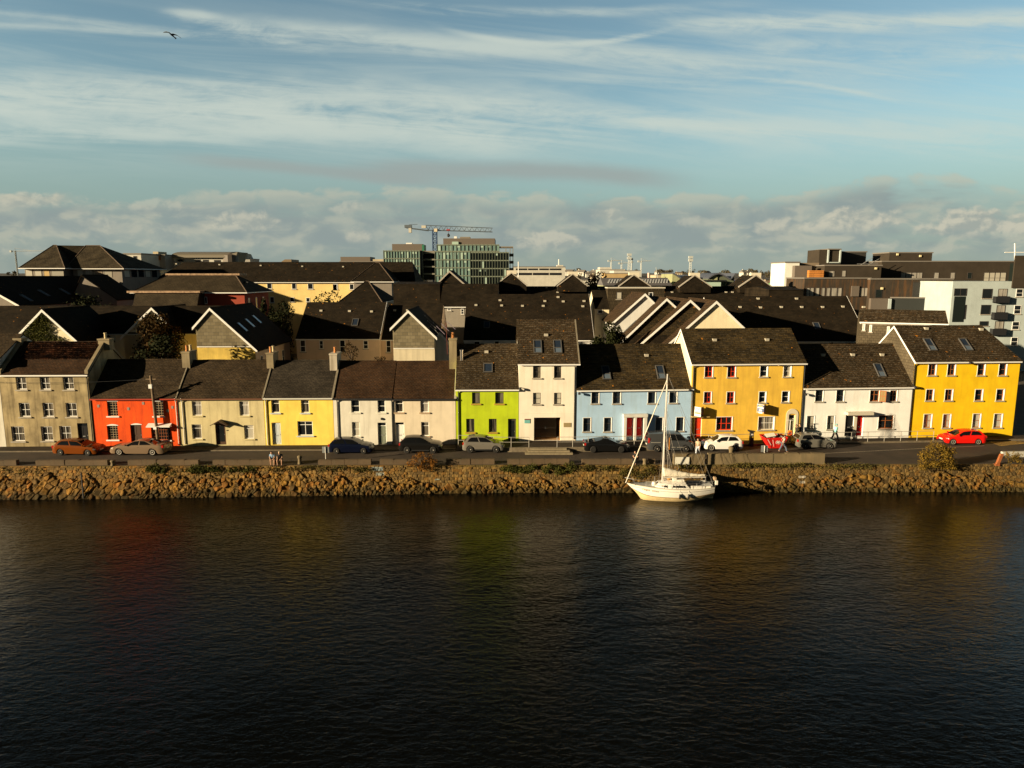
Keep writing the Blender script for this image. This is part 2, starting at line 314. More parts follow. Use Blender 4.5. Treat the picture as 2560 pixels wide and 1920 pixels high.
    if not hr: r.poly(fr.W(b,-ovf,zf),fr.W(b,-ovf,zf+t),fr.W(b,dr,zr+t),fr.W(b,D2+ovf,zb+t),fr.W(b,D2+ovf,zb),fr.W(b,dr,zr))
    else: r.poly(fr.W(b,-ovf,zf+t),fr.W(b,D2+ovf,zb+t),fr.W(s1-hr,dr,zr+t)); r.poly(fr.W(b,-ovf,zf),fr.W(b,D2+ovf,zb),fr.W(b,D2+ovf,zb+t),fr.W(b,-ovf,zf+t))
    ra=s0+hl if hl else a; rb=s1-hr if hr else b
    r.poly(fr.W(a,-ovf,zf),fr.W(b,-ovf,zf),fr.W(rb,dr,zr),fr.W(ra,dr,zr)); r.poly(fr.W(a,D2+ovf,zb),fr.W(b,D2+ovf,zb),fr.W(rb,dr,zr),fr.W(ra,dr,zr))
    H.roof=r.build('roof',rm,T)
    if not noridge: # ridge tiles
        n=max(1,int((rb-ra)/.45)); q=MB()
        for i in range(n):
            x0=ra+(rb-ra)*i/n; x1=ra+(rb-ra)*(i+1)/n-.012; zz=zr+t+.012+(sag*jit(x0,dr,pxL) if sag else 0)
            q.prism([fr.W(x0,dr-.15,zz-.12*sl*.9),fr.W(x0,dr,zz+.05),fr.W(x0,dr+.15,zz-.12*sl*.9)],fr.u*(x1-x0))
        q.build('ridge_tiles',rm,H.roof)
    for rr,st in wr: window(T,fr,rr,st,silm=silm)
    for rr,p in dd: door(T,fr,rr,p[4],**(p[5] if len(p)>5 else {}))
    if fascia:
        MB().fbox(fr,s0-(oL if not hl else 0),s1+(oR if not hr else 0),-ovf-.10,-ovf-.004,zf-.03,zf+.10).build('gutter',fascia,T)
        MB().fbox(fr,s0+.01,s1-.01,-.05,-.004,ze-.22,ze-.03).build('fascia',fascia,T)
    if verge:
        v=MB()
        for sd,q in ((0,a),(1,b)):
            if (sd==0 and hl) or (sd==1 and hr) or (verge[0] if False else (sd==0 and 'L' not in verge[1]) or (sd==1 and 'R' not in verge[1])): continue
            x=q-.03 if sd==0 else q
            for (d0,za,d1,zb_) in ((-ovf,zf,dr,zr),(dr,zr,D2+ovf,zb)):
                v.prism([fr.W(x,d0,za-.1),fr.W(x,d1,zb_-.1),fr.W(x,d1,zb_+t+.03),fr.W(x,d0,za+t+.03)],fr.u*.03)
        v.build('bargeboard',verge[0],T)
    if gabm:  # slates hung on the left gable
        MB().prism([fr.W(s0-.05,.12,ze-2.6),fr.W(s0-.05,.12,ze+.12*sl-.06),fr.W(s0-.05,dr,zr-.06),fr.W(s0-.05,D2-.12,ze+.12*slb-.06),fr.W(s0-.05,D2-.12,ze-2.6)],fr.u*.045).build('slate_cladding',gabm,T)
    for sk in sky: skylight(H,*sk)
    for c in chim: chimney(H,*c)
    for (px,py0,py1,m_) in pipes:
        s,_=fr.S(px,(py0+py1)/2); za=fr.S(px,py0)[1]; zb2=max(z0+.02,fr.S(px,py1)[1])
        MB().tube([fr.W(s,-ovf-.05,ze-.02),fr.W(s,-ovf-.05,ze-.12),fr.W(s,-.07,ze-.4),fr.W(s,-.07,zb2)],.05,6).build('drainpipe',m_,T)
    return H
def on_roof(H,px,py):
    r=ray(px,py); fr=H.fr; # plane: z = ze + t + sl*d
    # n.P - D = d ; (z - ze - t) = sl*d
    A=H.sl*fr.n.dot(r)-r.z; B=(EYE.z-H.ze-.11)-H.sl*(fr.n.dot(EYE)-fr.D)
    t=B/A; p=EYE+r*t; return fr.u.dot(p),fr.n.dot(p)-fr.D,p.z
M_VEL=mat('rooflight_frame',(.09,.085,.08),.5); M_VGL=mat('rooflight_glass',(.02,.03,.05),.08,.6); M_VBL=mat('rooflight_blind',(.10,.13,.17),.2,.5)
def skylight(H,px,py,w,l,two=True):
    s,d,z=on_roof(H,px,py); fr=H.fr; c=1/math.sqrt(1+H.sl**2); up=fr.n*c+Vector((0,0,1))*(H.sl*c); nn=Vector((0,0,1))*c-fr.n*(H.sl*c)
    P=fr.W(s,d,z); o=P-fr.u*(w/2)-up*(l/2)-nn*.02
    q=MB(); e=.09; hh=.13
    q.obox(o,fr.u*e,up*l,nn*hh).obox(o+fr.u*(w-e),fr.u*e,up*l,nn*hh).obox(o+fr.u*e,fr.u*(w-2*e),up*e,nn*hh).obox(o+fr.u*e+up*(l-e),fr.u*(w-2*e),up*e,nn*hh)
    if two: q.obox(o+fr.u*e+up*(l*.38),fr.u*(w-2*e),up*.07,nn*hh)
    f=q.build('skylight',M_VEL,H.T)
    MB().obox(o+fr.u*e+up*(e if not two else l*.38+.07)+nn*.01,fr.u*(w-2*e),up*(l-2*e if not two else l*.62-.07-e),nn*.07).build('pane',M_VGL,f)
    if two: MB().obox(o+fr.u*e+up*e+nn*.01,fr.u*(w-2*e),up*(l*.38-e),nn*.07).build('pane',M_VBL,f)
def chimney(H,px0,px1,pyt,depth,m_,pots=1,dd=0.0,potm=None,cap=.06):
    fr=H.fr; d=H.dr-depth/2+dd
    a,zt=fr.S(px0,pyt,d); b,_=fr.S(px1,pyt,d)
    zb=H.zr-(depth/2+abs(dd)+.5)*H.sl
    q=MB().fbox(fr,a,b,d,d+depth,zb,zt-.16).fbox(fr,a-cap,b+cap,d-cap,d+depth+cap,zt-.16,zt)
    c=q.build('chimney',m_,H.T)
    for i in range(pots):
        x=(a+b)/2; y=d+depth*(i+.5)/pots
        MB().lathe(fr.W(x,y,zt-.01),[(.16,0),(.13,.1),(.12,.5),(.15,.52),(.15,.6),(.11,.6)],10).build('chimney_pot',(potm or M_POT) if i==0 else M_POTY,c)
    return c
# roofs
S_OLD=slate('old_slate',(.054,.041,.030),(.031,.024,.018),w=.32,h=.22,patch=.55,streak=.35); S_OLDG=slate('grey_old_slate',(.046,.042,.042),(.028,.026,.027),w=.36,h=.21,patch=.5,streak=.3); S_OLD2=slate('old_slate_brown',(.060,.034,.022),(.038,.022,.015),w=.32,h=.2,patch=.5,streak=.25)
S_PAN=slate('clay_pantile',(.145,.062,.032),(.02,.014,.011),w=.30,h=.30,patch=.75,streak=.2,lichen=.5,bump=1.0)
S_NEW=slate('concrete_slate',(.046,.035,.023),(.026,.020,.014),w=.42,h=.27,patch=.5,streak=1.0,lichen=.35); S_NEW2=slate('concrete_slate_mossy',(.052,.038,.026),(.028,.022,.015),w=.42,h=.27,patch=.45,streak=1.1,lichen=.6)
S_PATCH=slate('patchy_slate',(.058,.044,.024),(.018,.016,.012),w=.52,h=.27,patch=.6,streak=.5,lichen=.2)
S_BG=slate('estate_slate',(.025,.020,.016),(.015,.013,.011),w=.5,h=.3,patch=.45,lichen=.25); S_BGY=slate('estate_slate_side',(.021,.017,.013),(.013,.011,.009),axis='y',w=.5,h=.3,patch=.25,lichen=.2)
S_BGB=slate('estate_slate_brown',(.058,.040,.030),(.038,.028,.021),axis='y',w=.5,h=.3,patch=.3,lichen=.2)
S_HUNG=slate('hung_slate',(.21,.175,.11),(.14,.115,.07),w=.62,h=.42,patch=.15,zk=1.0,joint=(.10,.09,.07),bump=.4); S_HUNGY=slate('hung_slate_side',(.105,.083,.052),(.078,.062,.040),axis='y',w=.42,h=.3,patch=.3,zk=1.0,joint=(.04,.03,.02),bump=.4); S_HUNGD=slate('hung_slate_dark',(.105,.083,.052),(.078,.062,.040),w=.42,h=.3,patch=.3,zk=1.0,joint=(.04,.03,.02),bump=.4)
W_GREY=plaster('bare_grey_render',(.37,.29,.155),dirt=(.085,.06,.028),amt=.75,patch=.42); W_RED=plaster('orange_red_wall',(.80,.085,.006),dirt=(.40,.035,.006),amt=.75,patch=.2,bump=1.6)
W_OLIVE=plaster('olive_cream_wall',(.60,.51,.28),amt=.4,patch=.14); W_YEL=plaster('bright_yellow_wall',(.87,.64,.12),amt=.3,dirt=(.55,.33,.05),patch=.14); W_WHITE=plaster('off_white_wall',(.70,.66,.56),amt=.4,patch=.13,dirt=(.3,.27,.2))
W_PINK=plaster('cream_pink_wall',(.70,.60,.45),amt=.22); W_LIME=plaster('lime_green_wall',(.45,.56,.014),amt=.35,dirt=(.27,.32,.02),patch=.16); W_TALL=plaster('warm_white_wall',(.80,.73,.61),amt=.3,dirt=(.5,.4,.25))
W_BLUE=plaster('pale_blue_wall',(.40,.575,.78),amt=.35,dirt=(.3,.38,.4)); W_OCH=plaster('ochre_wall',(.78,.49,.065),amt=.45,dirt=(.5,.28,.05),patch=.14); W_WH2=plaster('white_wall',(.88,.86,.82),amt=.3,dirt=(.5,.45,.36))
W_GOLD=plaster('golden_yellow_wall',(.86,.55,.010),amt=.35,patch=.14,dirt=(.62,.36,.01)); W_CREAM=plaster('cream_wall',(.76,.66,.45),amt=.12); W_PEACH=plaster('estate_cream_wall',(.66,.50,.36),amt=.1); W_SHW=plaster('estate_white_wall',(.66,.64,.6),amt=.15)
M_BLUED=mat('pale_grey_blue_door',(.50,.55,.58),.5); M_GREYG=mat('grey_green_door',(.20,.22,.17),.5); M_BLACKD=mat('black_door',(.015,.015,.017),.35); M_DBROWN=mat('dark_brown_door',(.07,.035,.02),.5)
HS={}
HS['edge']=house('white house cut off by the left edge of the photo',FL,-150,16.5,1119,0,(-40,905),(-40,838),W_WHITE,S_OLD,dr=4.2,fascia=M_PIPE)
HS['grey']=house('three storey bare grey rendered house with red clay tiles on the upper roof',FL,17,238,1116,0,(115,936),(150,857),W_GREY,S_OLD2,sag=.03,fascia=M_WHITE,
  wins=[(40,943,66,974,'w22'),(100,943,125,974,'w22'),(158,943,184,974,'w22'),(48,1007,75,1042,'w22'),(107,1007,134,1042,'w22'),(165,1007,192,1042,'w22'),(29,1066,61,1103,'w22'),(103,1066,132,1102,'w22'),(149,1065,178,1102,'w22')],
  doors=[(195,1058,221,1114,M_BLACKD,dict(fan=.3,frame=M_BLACKD))],chim=[(33,52,846,.9,M_CHIM,0),(244,272,847,.9,M_CHIM,1,0,M_POTY)],pipes=[(226,940,1112,M_PIPE)])
HS['red']=house('low orange red house with small paned windows behind the utility pole',FL,239,450.5,1114,0,(335,994.5),(400,901),W_RED,S_OLD,sag=.04,fascia=mat('red_gutter',(.35,.03,.01),.5),silm=M_WHITE,
  wins=[(268,1002,294,1040,'grid'),(383,1002,408,1040,'grid'),(268,1063,295,1099,'grid'),(378,1067,426,1100,'gridw')],doors=[(327,1061,355,1113,M_DBROWN,dict(frame=M_DBROWN,letter=False))])
HS['olive']=house('olive cream house with a dark door under a small peaked hood',FL,451,664.5,1113,0,(560,994),(540,903),W_OLIVE,S_OLD,sag=.03,fascia=M_BROWNP,silm=W_OLIVE,
  wins=[(480,1003,504,1039,'wtop'),(598.5,1003,622.5,1039,'wtop'),(480,1061,504,1097,'wtopd'),(610.5,1063,634.5,1097,'wtopb')],doors=[(539,1060,564.5,1112,M_DBROWN,dict(glaz=True,frame=M_BROWNP,letter=False))],
  chim=[(453,472.5,879,1.7,M_CHIM,2),(665,682,882,1.7,M_CHIM,2)],pipes=[(444,1000,1110,M_PIPEW),(459,1000,1110,M_PIPEW)])
HS['yellow']=house('bright yellow two storey house with a pale grey door',FL,665,836.5,1113,0,(750,993),(740,904),W_YEL,S_OLDG,sag=.02,fascia=M_PIPEW,silm=M_BLUED,
  wins=[(678,1000,699,1032,'wtopd'),(752.5,1000,773,1032,'wtopd'),(744,1053,782,1089,'wide')],doors=[(680,1056.5,702.5,1112,M_BLUED,dict(frame=M_BLUED))],chim=[(823,841.5,884,1.9,M_CHIMW,1,-.1)],pipes=[(667,998,1112,M_PIPEW)])
HS['white']=house('off white house with a grey green door between yellow and cream pink houses',FL,837,983,1112.5,0,(900,994),(900,905),W_WHITE,S_OLD2,sag=.02,fascia=M_PIPE,silm=W_WHITE,
  wins=[(878,1000,899,1031,'w11'),(944,1000,963,1031,'w11'),(880,1055,900,1091,'wblind')],doors=[(944.5,1056.5,966,1111,M_GREYG,dict(fan=.32))],pipes=[(845,1000,1108,M_PIPE),(981,1000,1110,M_PIPE)])
HS['pink']=house('cream pink house with a white door next to the lime green house',FL,983.5,1140,1111,0,(1060,995),(1060,905.5),W_PINK,S_OLD2,sag=.02,fascia=M_PIPE,silm=mat('tan_sill',(.42,.30,.19),.8),
  wins=[(987.5,1001,1008,1031,'wtopd'),(1051,1001,1072,1031,'wtop'),(1053,1055,1073,1090,'wtopd')],doors=[(988,1056,1011,1111,M_WHITE,dict(fan=.25))],chim=[(1122,1141,846,.95,M_CHIM,1,-.35)])
HS['lime']=house('lime green house with one small rooflight and a metal flue',FL,1141,1296.5,1107,.12,(1210,971.5),(1210,863),W_LIME,S_NEW,dr=4.0,fascia=M_WHITE,silm=mat('ochre_sill',(.42,.25,.04),.8),
  wins=[(1180,981,1200,1009,'dk'),(1238,981,1259,1009,'dk'),(1165.5,1047,1186,1080.5,'dk'),(1222,1047,1241.5,1080.5,'dk')],doors=[(1270,1047,1290,1091,M_DARKFR,dict(glaz=True,letter=False,frame=M_DARKFR))],sky=[(1220,920,.95,1.15,False)],pipes=[(1146.5,975,1104,M_PIPE)])
_fr=FL
def _rc(fr,p):
    a,za=fr.S(p[0],p[1]); b,zb=fr.S(p[2],p[3]); return (a,b,zb,za)
GATE=_rc(FL,(1335,1044,1401,1101)); GATE=(GATE[0],GATE[1],.46,GATE[3])
HS['tall']=house('tall warm white house with a gated archway at street level',FL,1297,1439,1101,.45,(1370,908),(1365,802),W_TALL,S_NEW2,dr=4.3,fascia=M_WHITE,oL=.12,oR=.35,
  wins=[(1332.5,916,1352,945,'dk2'),(1385,916,1403.5,945,'dk2'),(1332.5,982,1352,1010.5,'dkbl'),(1385,982,1403.5,1010.5,'dkbl')],sky=[(1344,867,.85,1.75),(1394,867,.85,1.75)],extra_holes=[GATE],pipes=[(1436,913,1098,M_PIPE)])
HS['blue']=house('pale blue house with paired red doors behind the sailboat mast',FR,1440.5,1727,1099,.45,(1580,972),(1560,863.5),W_BLUE,S_PATCH,dr=4.0,fascia=M_WHITE,
  wins=[(1478.7,980.5,1497.5,1008.5,'bl'),(1532,980.5,1551.5,1008.5,'bl'),(1620,980.5,1639,1008,'bl1'),(1673.5,980,1692.5,1007,'bl1'),(1458,1045,1477,1078.5,'bl'),(1510,1044.5,1528.5,1078.5,'bl'),(1639,1044,1657.5,1077,'bl1'),(1690.5,1043.5,1709.5,1077,'bl1')],
  doors=[(1564,1041,1583,1091,M_RED,dict(dp=.16)),(1588.5,1041,1607,1091,M_RED,dict(dp=.16))],sky=[(1515,932,.85,1.75),(1651,931,.85,1.75)])
HS['ochre']=house('ochre three storey house with red windows and two sale boards',FR,1724,1998,1094,.22,(1870,908),(1850,824.5),W_OCH,S_PATCH,dr=3.8,fascia=M_WHITE,oL=.15,oR=.25,verge=(M_WHITE,'L'),gabm=W_CREAM,
  wins=[(1762,915,1782,942.5,'rd'),(1819,915,1839,942.5,'rd'),(1900.5,914.5,1919,941.5,'cr'),(1959,914.5,1978,941.5,'crc'),(1760,980,1778.5,1007,'rd'),(1817,980,1836,1007,'rd'),(1897.5,979.5,1915,1006,'cr'),(1955,978.5,1973,1005,'cr'),(1791,1043,1830.5,1075,'rdw'),(1896,1042.5,1935.5,1074,'crw')],
  doors=[(1736,1043,1754.5,1091,M_ORED,dict(dp=.16)),(1970.5,1037,1987.5,1092,M_GREYG,dict(fan=.4))],pipes=[(1731,912,1092,M_PIPE),(2006,912,1090,M_PIPE)])
HS['white2']=house('white house with one red and one black front door',FR,2000,2271,1093,.18,(2140,967),(2110,863),W_WH2,S_NEW2,dr=4.0,fascia=M_WHITE,verge=(M_WHITE,'R'),
  wins=[(2038.5,976,2058,1003.5,'dkw'),(2091,976,2110,1003.5,'dkw'),(2175,976,2199,1003.5,'brw'),(2225,976,2243,1003,'br'),(2017,1040,2035.5,1074,'dkc'),(2068,1039.5,2086,1073,'dkc'),(2196,1038.5,2234,1071.5,'brw')],
  doors=[(2113,1036,2133.5,1088,M_BLACKD,dict(dp=.16,frame=M_DARKFR)),(2141,1036,2158,1088,M_RED,dict(dp=.16))],sky=[(2199,926,.85,1.75)])
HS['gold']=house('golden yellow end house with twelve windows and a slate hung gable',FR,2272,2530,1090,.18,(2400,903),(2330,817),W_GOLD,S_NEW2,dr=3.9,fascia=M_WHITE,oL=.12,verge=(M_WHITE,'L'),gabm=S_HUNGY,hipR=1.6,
  wins=[(2321,910.5,2340.5,938,'br'),(2369,910.5,2388.5,938,'br'),(2444,910.5,2462.5,938,'br1'),(2497.5,910,2516.5,938,'br1'),(2315,974,2334,1001,'br'),(2362.5,974,2381.5,1001,'br'),(2437.5,974,2456.5,1001,'br1'),(2491,973.5,2510,1001,'br1'),
        (2309,1036,2329,1069,'brb'),(2357,1036,2376,1069,'brb'),(2431.5,1035,2451,1068.5,'brb1'),(2484.5,1035,2505,1068.5,'brb1')],sky=[(2325,862,.85,1.75),(2414,862,.85,1.75)],pipes=[(2279,908,1088,M_PIPE)])
# clay tiles on the upper part of the grey house's roof, parapets on both gables
H=HS['grey']; fr=H.fr
q=MB(); n=44; s0,s1=H.s0+1.1,H.s1-.45
d0=1.5; d1=H.dr-.12
for i in range(n):
    a=s0+(s1-s0)*i/n; b=s0+(s1-s0)*(i+1)/n
    for j in range(9):
        e0=d0+(d1-d0)*j/9; e1=d0+(d1-d0)*(j+1)/9+.05
        z=lambda d:H.ze+.11+H.sl*d
        m=(a+b)/2; lift=.05+random.random()*.03
        q.add([fr.W(a,e0,z(e0)+.02),fr.W(m,e0,z(e0)+lift+.07),fr.W(b,e0,z(e0)+.02),fr.W(a,e1,z(e1)+.02),fr.W(m,e1,z(e1)+lift+.02),fr.W(b,e1,z(e1)+.02)],[(0,1,4,3),(1,2,5,4),(0,2,1)])
q.build('clay_tiles',S_PAN,H.roof)
for x in (H.s0-.02,H.s1-.3):
    q=MB(); za,zb=H.ze+.02,H.zr+.02
    q.prism([fr.W(x,-.1,za-.1),fr.W(x,H.dr,zb),fr.W(x,H.dr,zb+.42),fr.W(x,-.1,za+.38)],fr.u*.32); q.prism([fr.W(x,H.dr,zb),fr.W(x,H.D2+.1,za),fr.W(x,H.D2+.1,za+.38),fr.W(x,H.dr,zb+.42)],fr.u*.32)
    q.build('gable_parapet',M_CHIM,H.T)
# red house: shop canopy, lintel eyebrows ; olive house: peaked hood
H=HS['red']; fr=H.fr; a,b,z0,z1=_rc(fr,(371,1061,430,1066))
MB().prism([fr.W(a,-.55,z0+.02),fr.W(a,-.001,z0+.02),fr.W(a,-.001,z1+.12),fr.W(a,-.55,z0+.10)],fr.u*(b-a)).build('window_canopy',M_WHITE,H.T)
for p in ((268,1000,295,1003),(382,1000,409,1003),(267,1060,296,1063.5),(327,1058,355,1061.5)):
    a,b,z0,z1=_rc(fr,p); q=MB(); n=8
    pts=[fr.W(a+(b-a)*i/n,-.03,z0+.03+.11*math.sin(math.pi*i/n)) for i in range(n+1)]+[fr.W(b,-.03,z0-.02),fr.W(a,-.03,z0-.02)]
    q.prism(pts,fr.n*.028).build('lintel',M_WHITE,H.T)
for (x,y) in ((321,1022),(246,1015),(246+112,1008),(431,1018),(419,1027)):
    s,z=fr.S(x,y); MB().fbox(fr,s-.11,s+.11,-.025,-.001,z-.14,z+.14).build('vent_grille',mat('grey_grille',(.25,.22,.18),.7),H.T)
H=HS['olive']; fr=H.fr; a,b,z0,z1=_rc(fr,(535,1052,570,1061)); m=(a+b)/2
q=MB().prism([fr.W(a-.1,-.7,z0),fr.W(m,-.7,z1+.05),fr.W(m,-.7,z1+.15),fr.W(a-.2,-.7,z0+.02)],fr.n*.699).prism([fr.W(b+.1,-.7,z0),fr.W(m,-.7,z1+.05),fr.W(m,-.7,z1+.15),fr.W(b+.2,-.7,z0+.02)],fr.n*.699)
q.build('door_hood',M_DBROWN,H.T)
a,b,z0,z1=_rc(fr,(566,1075,570,1077)); MB().fbox(fr,a,b+.05,-.02,-.001,z0,z1).build('number_plate',M_BLACKD,H.T)
# white house: round vent lamp
H=HS['white']; fr=H.fr; s,z=fr.S(954.6,1047); MB().lathe(fr.W(s,-.02,z),[(.10,-.10),(.13,-.05),(.13,.0)],12,'y').build('wall_lamp',M_PIPE,H.T)
# lime house: metal flue, grey plinth
H=HS['lime']; fr=H.fr; s,d,z=on_roof(H,1154,899); P=fr.W(s,d,z)
MB().lathe(P-Vector((0,0,.1)),[(.15,0),(.15,1.0),(.19,1.0),(.19,1.12),(.05,1.2)],12).build('flue',mat('bright_steel',(.6,.55,.5),.25,.5,1.0),H.T)
q=MB(); a=H.s0+.01; b=fr.S(1269,1080)[0]
q.fbox(fr,a,b,-.03,-.002,H.z0-.2,H.z0+.35); q.build('plinth',mat('grey_green_plinth',(.22,.30,.24),.8),H.T)
# tall house: passage behind the arch, gate, two plaques, small roof gablets
H=HS['tall']; fr=H.fr; a,b,z0,z1=GATE
q=MB(); D=6.0
q.poly(fr.W(a,.22,z0),fr.W(a,D,z0),fr.W(a,D,z1),fr.W(a,.22,z1)).poly(fr.W(b,.22,z0),fr.W(b,.22,z1),fr.W(b,D,z1),fr.W(b,D,z0)).poly(fr.W(a,.22,z1),fr.W(a,D,z1),fr.W(b,D,z1),fr.W(b,.22,z1)).poly(fr.W(a,D,z0),fr.W(b,D,z0),fr.W(b,D,z1),fr.W(a,D,z1)).poly(fr.W(a,.22,z0+.004),fr.W(b,.22,z0+.004),fr.W(b,D,z0+.004),fr.W(a,D,z0+.004))
q.build('passage',plaster('passage_brown',(.42,.27,.14)),H.T)
g=MB(); ga=a+(b-a)*.06; gb=b-(b-a)*.14; gt=z0+2.15
for i in range(23):
    x=ga+(gb-ga)*i/22; g.tube([fr.W(x,1.2,z0+.08),fr.W(x,1.2,gt+(.12 if i%2==0 else 0))],.016,5)
for z in (z0+.15,z0+1.05,gt-.12): g.fbox(fr,ga,gb,1.18,1.22,z-.025,z+.025)
gt_=g.build('gate',mat('gate_iron',(.16,.15,.14),.4,.5,.4),H.T); MB().fbox(fr,(ga+gb)/2-.06,(ga+gb)/2+.06,1.10,1.178,z0+.95,z0+1.2).build('lock',M_ALU,gt_)
q=_rc(fr,(1311,1047,1325,1058)); o=MB().fbox(fr,q[0],q[1],-.04,-.002,q[2],q[3]).build('teal_plaque',mat('plaque_teal',(.16,.42,.40),.5),H.T)
MB().fbox(fr,q[0],q[1],-.046,-.041,q[3]-.11,q[3]).build('plaque_band',mat('plaque_maroon',(.22,.035,.02),.5),o)
q=_rc(fr,(1409,1057,1427,1067.5)); MB().fbox(fr,q[0],q[1],-.04,-.002,q[2],q[3]).build('brass_plaque',mat('brass_plate',(.42,.32,.16),.4,.5,.3),H.T)
MB().fbox(fr,H.s0+.02,H.s1-.02,-.02,-.002,fr.S(1370,1033)[1],fr.S(1370,1031.8)[1]).build('string_course',W_TALL,H.T)
# blue house: shared surround of the red doors
H=HS['blue']; fr=H.fr; a,b,z0,z1=_rc(fr,(1558,1034,1613.5,1098)); z0=H.z0
x1=fr.S(1564,1060)[0]; x2=fr.S(1583,1060)[0]; x3=fr.S(1588.5,1060)[0]; x4=fr.S(1607,1060)[0]; zt=fr.S(1590,1041)[1]
q=MB()
for p,r in ((a,x1),(x2,x3),(x4,b)): q.fbox(fr,p,r,-.45,-.002,z0,zt)
q.fbox(fr,a-.05,b+.05,-.5,-.002,zt+.002,z1); q.build('door_surround',mat('grey_white_stone',(.62,.60,.55),.8,var=.1),H.T)
# ochre house: arched door surround, flood lamps
H=HS['ochre']; fr=H.fr; a,b,z0,z1=_rc(fr,(1963,1036,1997,1096)); z0=H.z0; da=fr.S(1970.5,1060)[0]; db=fr.S(1987.5,1060)[0]; dz=fr.S(1979,1037)[1]; c=(da+db)/2; rI=(db-da)/2; rO=rI+.28
pts=[(c-rO,z0),(c-rO,dz)]+[(c+rO*math.cos(t),dz+rO*math.sin(t)) for t in [math.pi-math.pi*i/10 for i in range(1,10)]]+[(c+rO,dz),(c+rO,z0),(db,z0),(db,dz)]+[(c+rI*math.cos(t),dz+rI*math.sin(t)*.35) for t in [math.pi*i/10 for i in range(1,10)]]+[(da,dz),(da,z0)]
MB().prism([fr.W(x,-.05,z) for x,z in pts],fr.n*.048).build('door_surround',mat('cream_stone',(.66,.58,.42),.8),H.T)
for (x,y) in ((1800,913),(1940,911)):
    s,z=fr.S(x,y); MB().fbox(fr,s-.2,s+.2,-.16,-.002,z-.08,z+.1).fbox(fr,s+.12,s+.24,-.28,-.16,z-.1,z+.04).build('wall_lamp',mat('pale_lamp',(.5,.42,.3),.5),H.T)
# white house on the right: canopy slab, open casement
H=HS['white2']; fr=H.fr; a,b,z0,z1=_rc(fr,(2112.5,1029.6,2176,1035))
MB().fbox(fr,a,b,-.62,-.002,z0,z1+.03).build('door_canopy',mat('canopy_stone',(.55,.50,.40),.8),H.T)
a=fr.S(2133.8,1060)[0]; b=fr.S(2140.8,1060)[0]; MB().fbox(fr,a,b,-.08,-.002,H.z0,z0).build('door_pier',mat('canopy_stone',(.55,.50,.40)),H.T)
rc_=_rc(fr,(2199.5,976,2199.5,1003.5)); s=rc_[0]; q=MB(); w=.62; dirv=(fr.u*.80-fr.n*.60); z0,z1=rc_[2],rc_[3]
o=fr.W(s,-.02,z0); th=Vector((dirv.y,-dirv.x,0))*.04
for k,h in ((0,.07),(w-.07,.07)): q.obox(o+dirv*k,dirv*h,th,Vector((0,0,z1-z0)))
for z in (0,(z1-z0)/2-.03,(z1-z0)-.07): q.obox(o+dirv*.07+Vector((0,0,z)),dirv*(w-.14),th,Vector((0,0,.07)))
q.obox(o+dirv*(w/2-.02)+th*.2,dirv*.04,th*.6,Vector((0,0,z1-z0)))
cs=q.build('open_casement',M_BROWNW,H.T); MB().obox(o+dirv*.07+th*.4+Vector((0,0,.02)),dirv*(w-.14),th*.2,Vector((0,0,z1-z0-.04))).build('pane',mat('amber_pane',(.25,.18,.08),.15,.5),cs)
# lamps under the eaves on the party walls
for k,(x,y) in (('blue',(1447,983)),('blue',(1722,975)),('white2',(2011,985)),('gold',(2284,967)),('gold',(2420,906)),('tall',(1300,971))):
    H=HS[k]; fr=H.fr; s,z=fr.S(x,y); MB().fbox(fr,s-.05,s+.05,-.3,-.002,z+.06,z+.12).lathe(fr.W(s,-.32,z-.12),[(.05,0),(.14,.04),(.13,.2),(.04,.26)],8).build('wall_lamp',M_PIPE,H.T)
# right end wall of the golden house: windows in its shaded side
H=HS['gold']; fr=H.fr
for zc in (1.6,4.3,7.0):
    for dc in (2.2,5.2):
        q=MB(); a=H.s1
        P=fr.W(a,dc,zc+H.z0-.6); q.obox(P,fr.n*.8,fr.u*.03,Vector((0,0,1.2))); f=q.build('window',M_WHITE,H.T); MB().obox(P+fr.n*.08+Vector((0,0,.08))+fr.u*.031,fr.n*.64,fr.u*.01,Vector((0,0,1.04))).build('pane',M_GL,f)

# mortar and lead where two roofs meet
for k,w_,m_ in (('red',.12,mat('mortar_fillet',(.20,.17,.12),.9,var=.3)),('olive',.16,mat('mortar_fillet',(.20,.17,.12))),('yellow',.20,mat('mortar_fillet',(.20,.17,.12))),('pink',.24,mat('pale_fillet',(.36,.33,.26),.9,var=.2)),('tall',.14,mat('mortar_fillet',(.20,.17,.12)))):
    H=HS[k]; fr=H.fr; z=lambda d:H.ze+.11+H.sl*d
    x=H.s1-w_/2 if k!='tall' else H.s1+.2
    MB().prism([fr.W(x,-.17,z(-.17)-.02),fr.W(x,H.dr,z(H.dr)-.02),fr.W(x,H.dr,z(H.dr)+.06),fr.W(x,-.17,z(-.17)+.06)],fr.u*w_).build('roof_fillet',m_,H.roof)
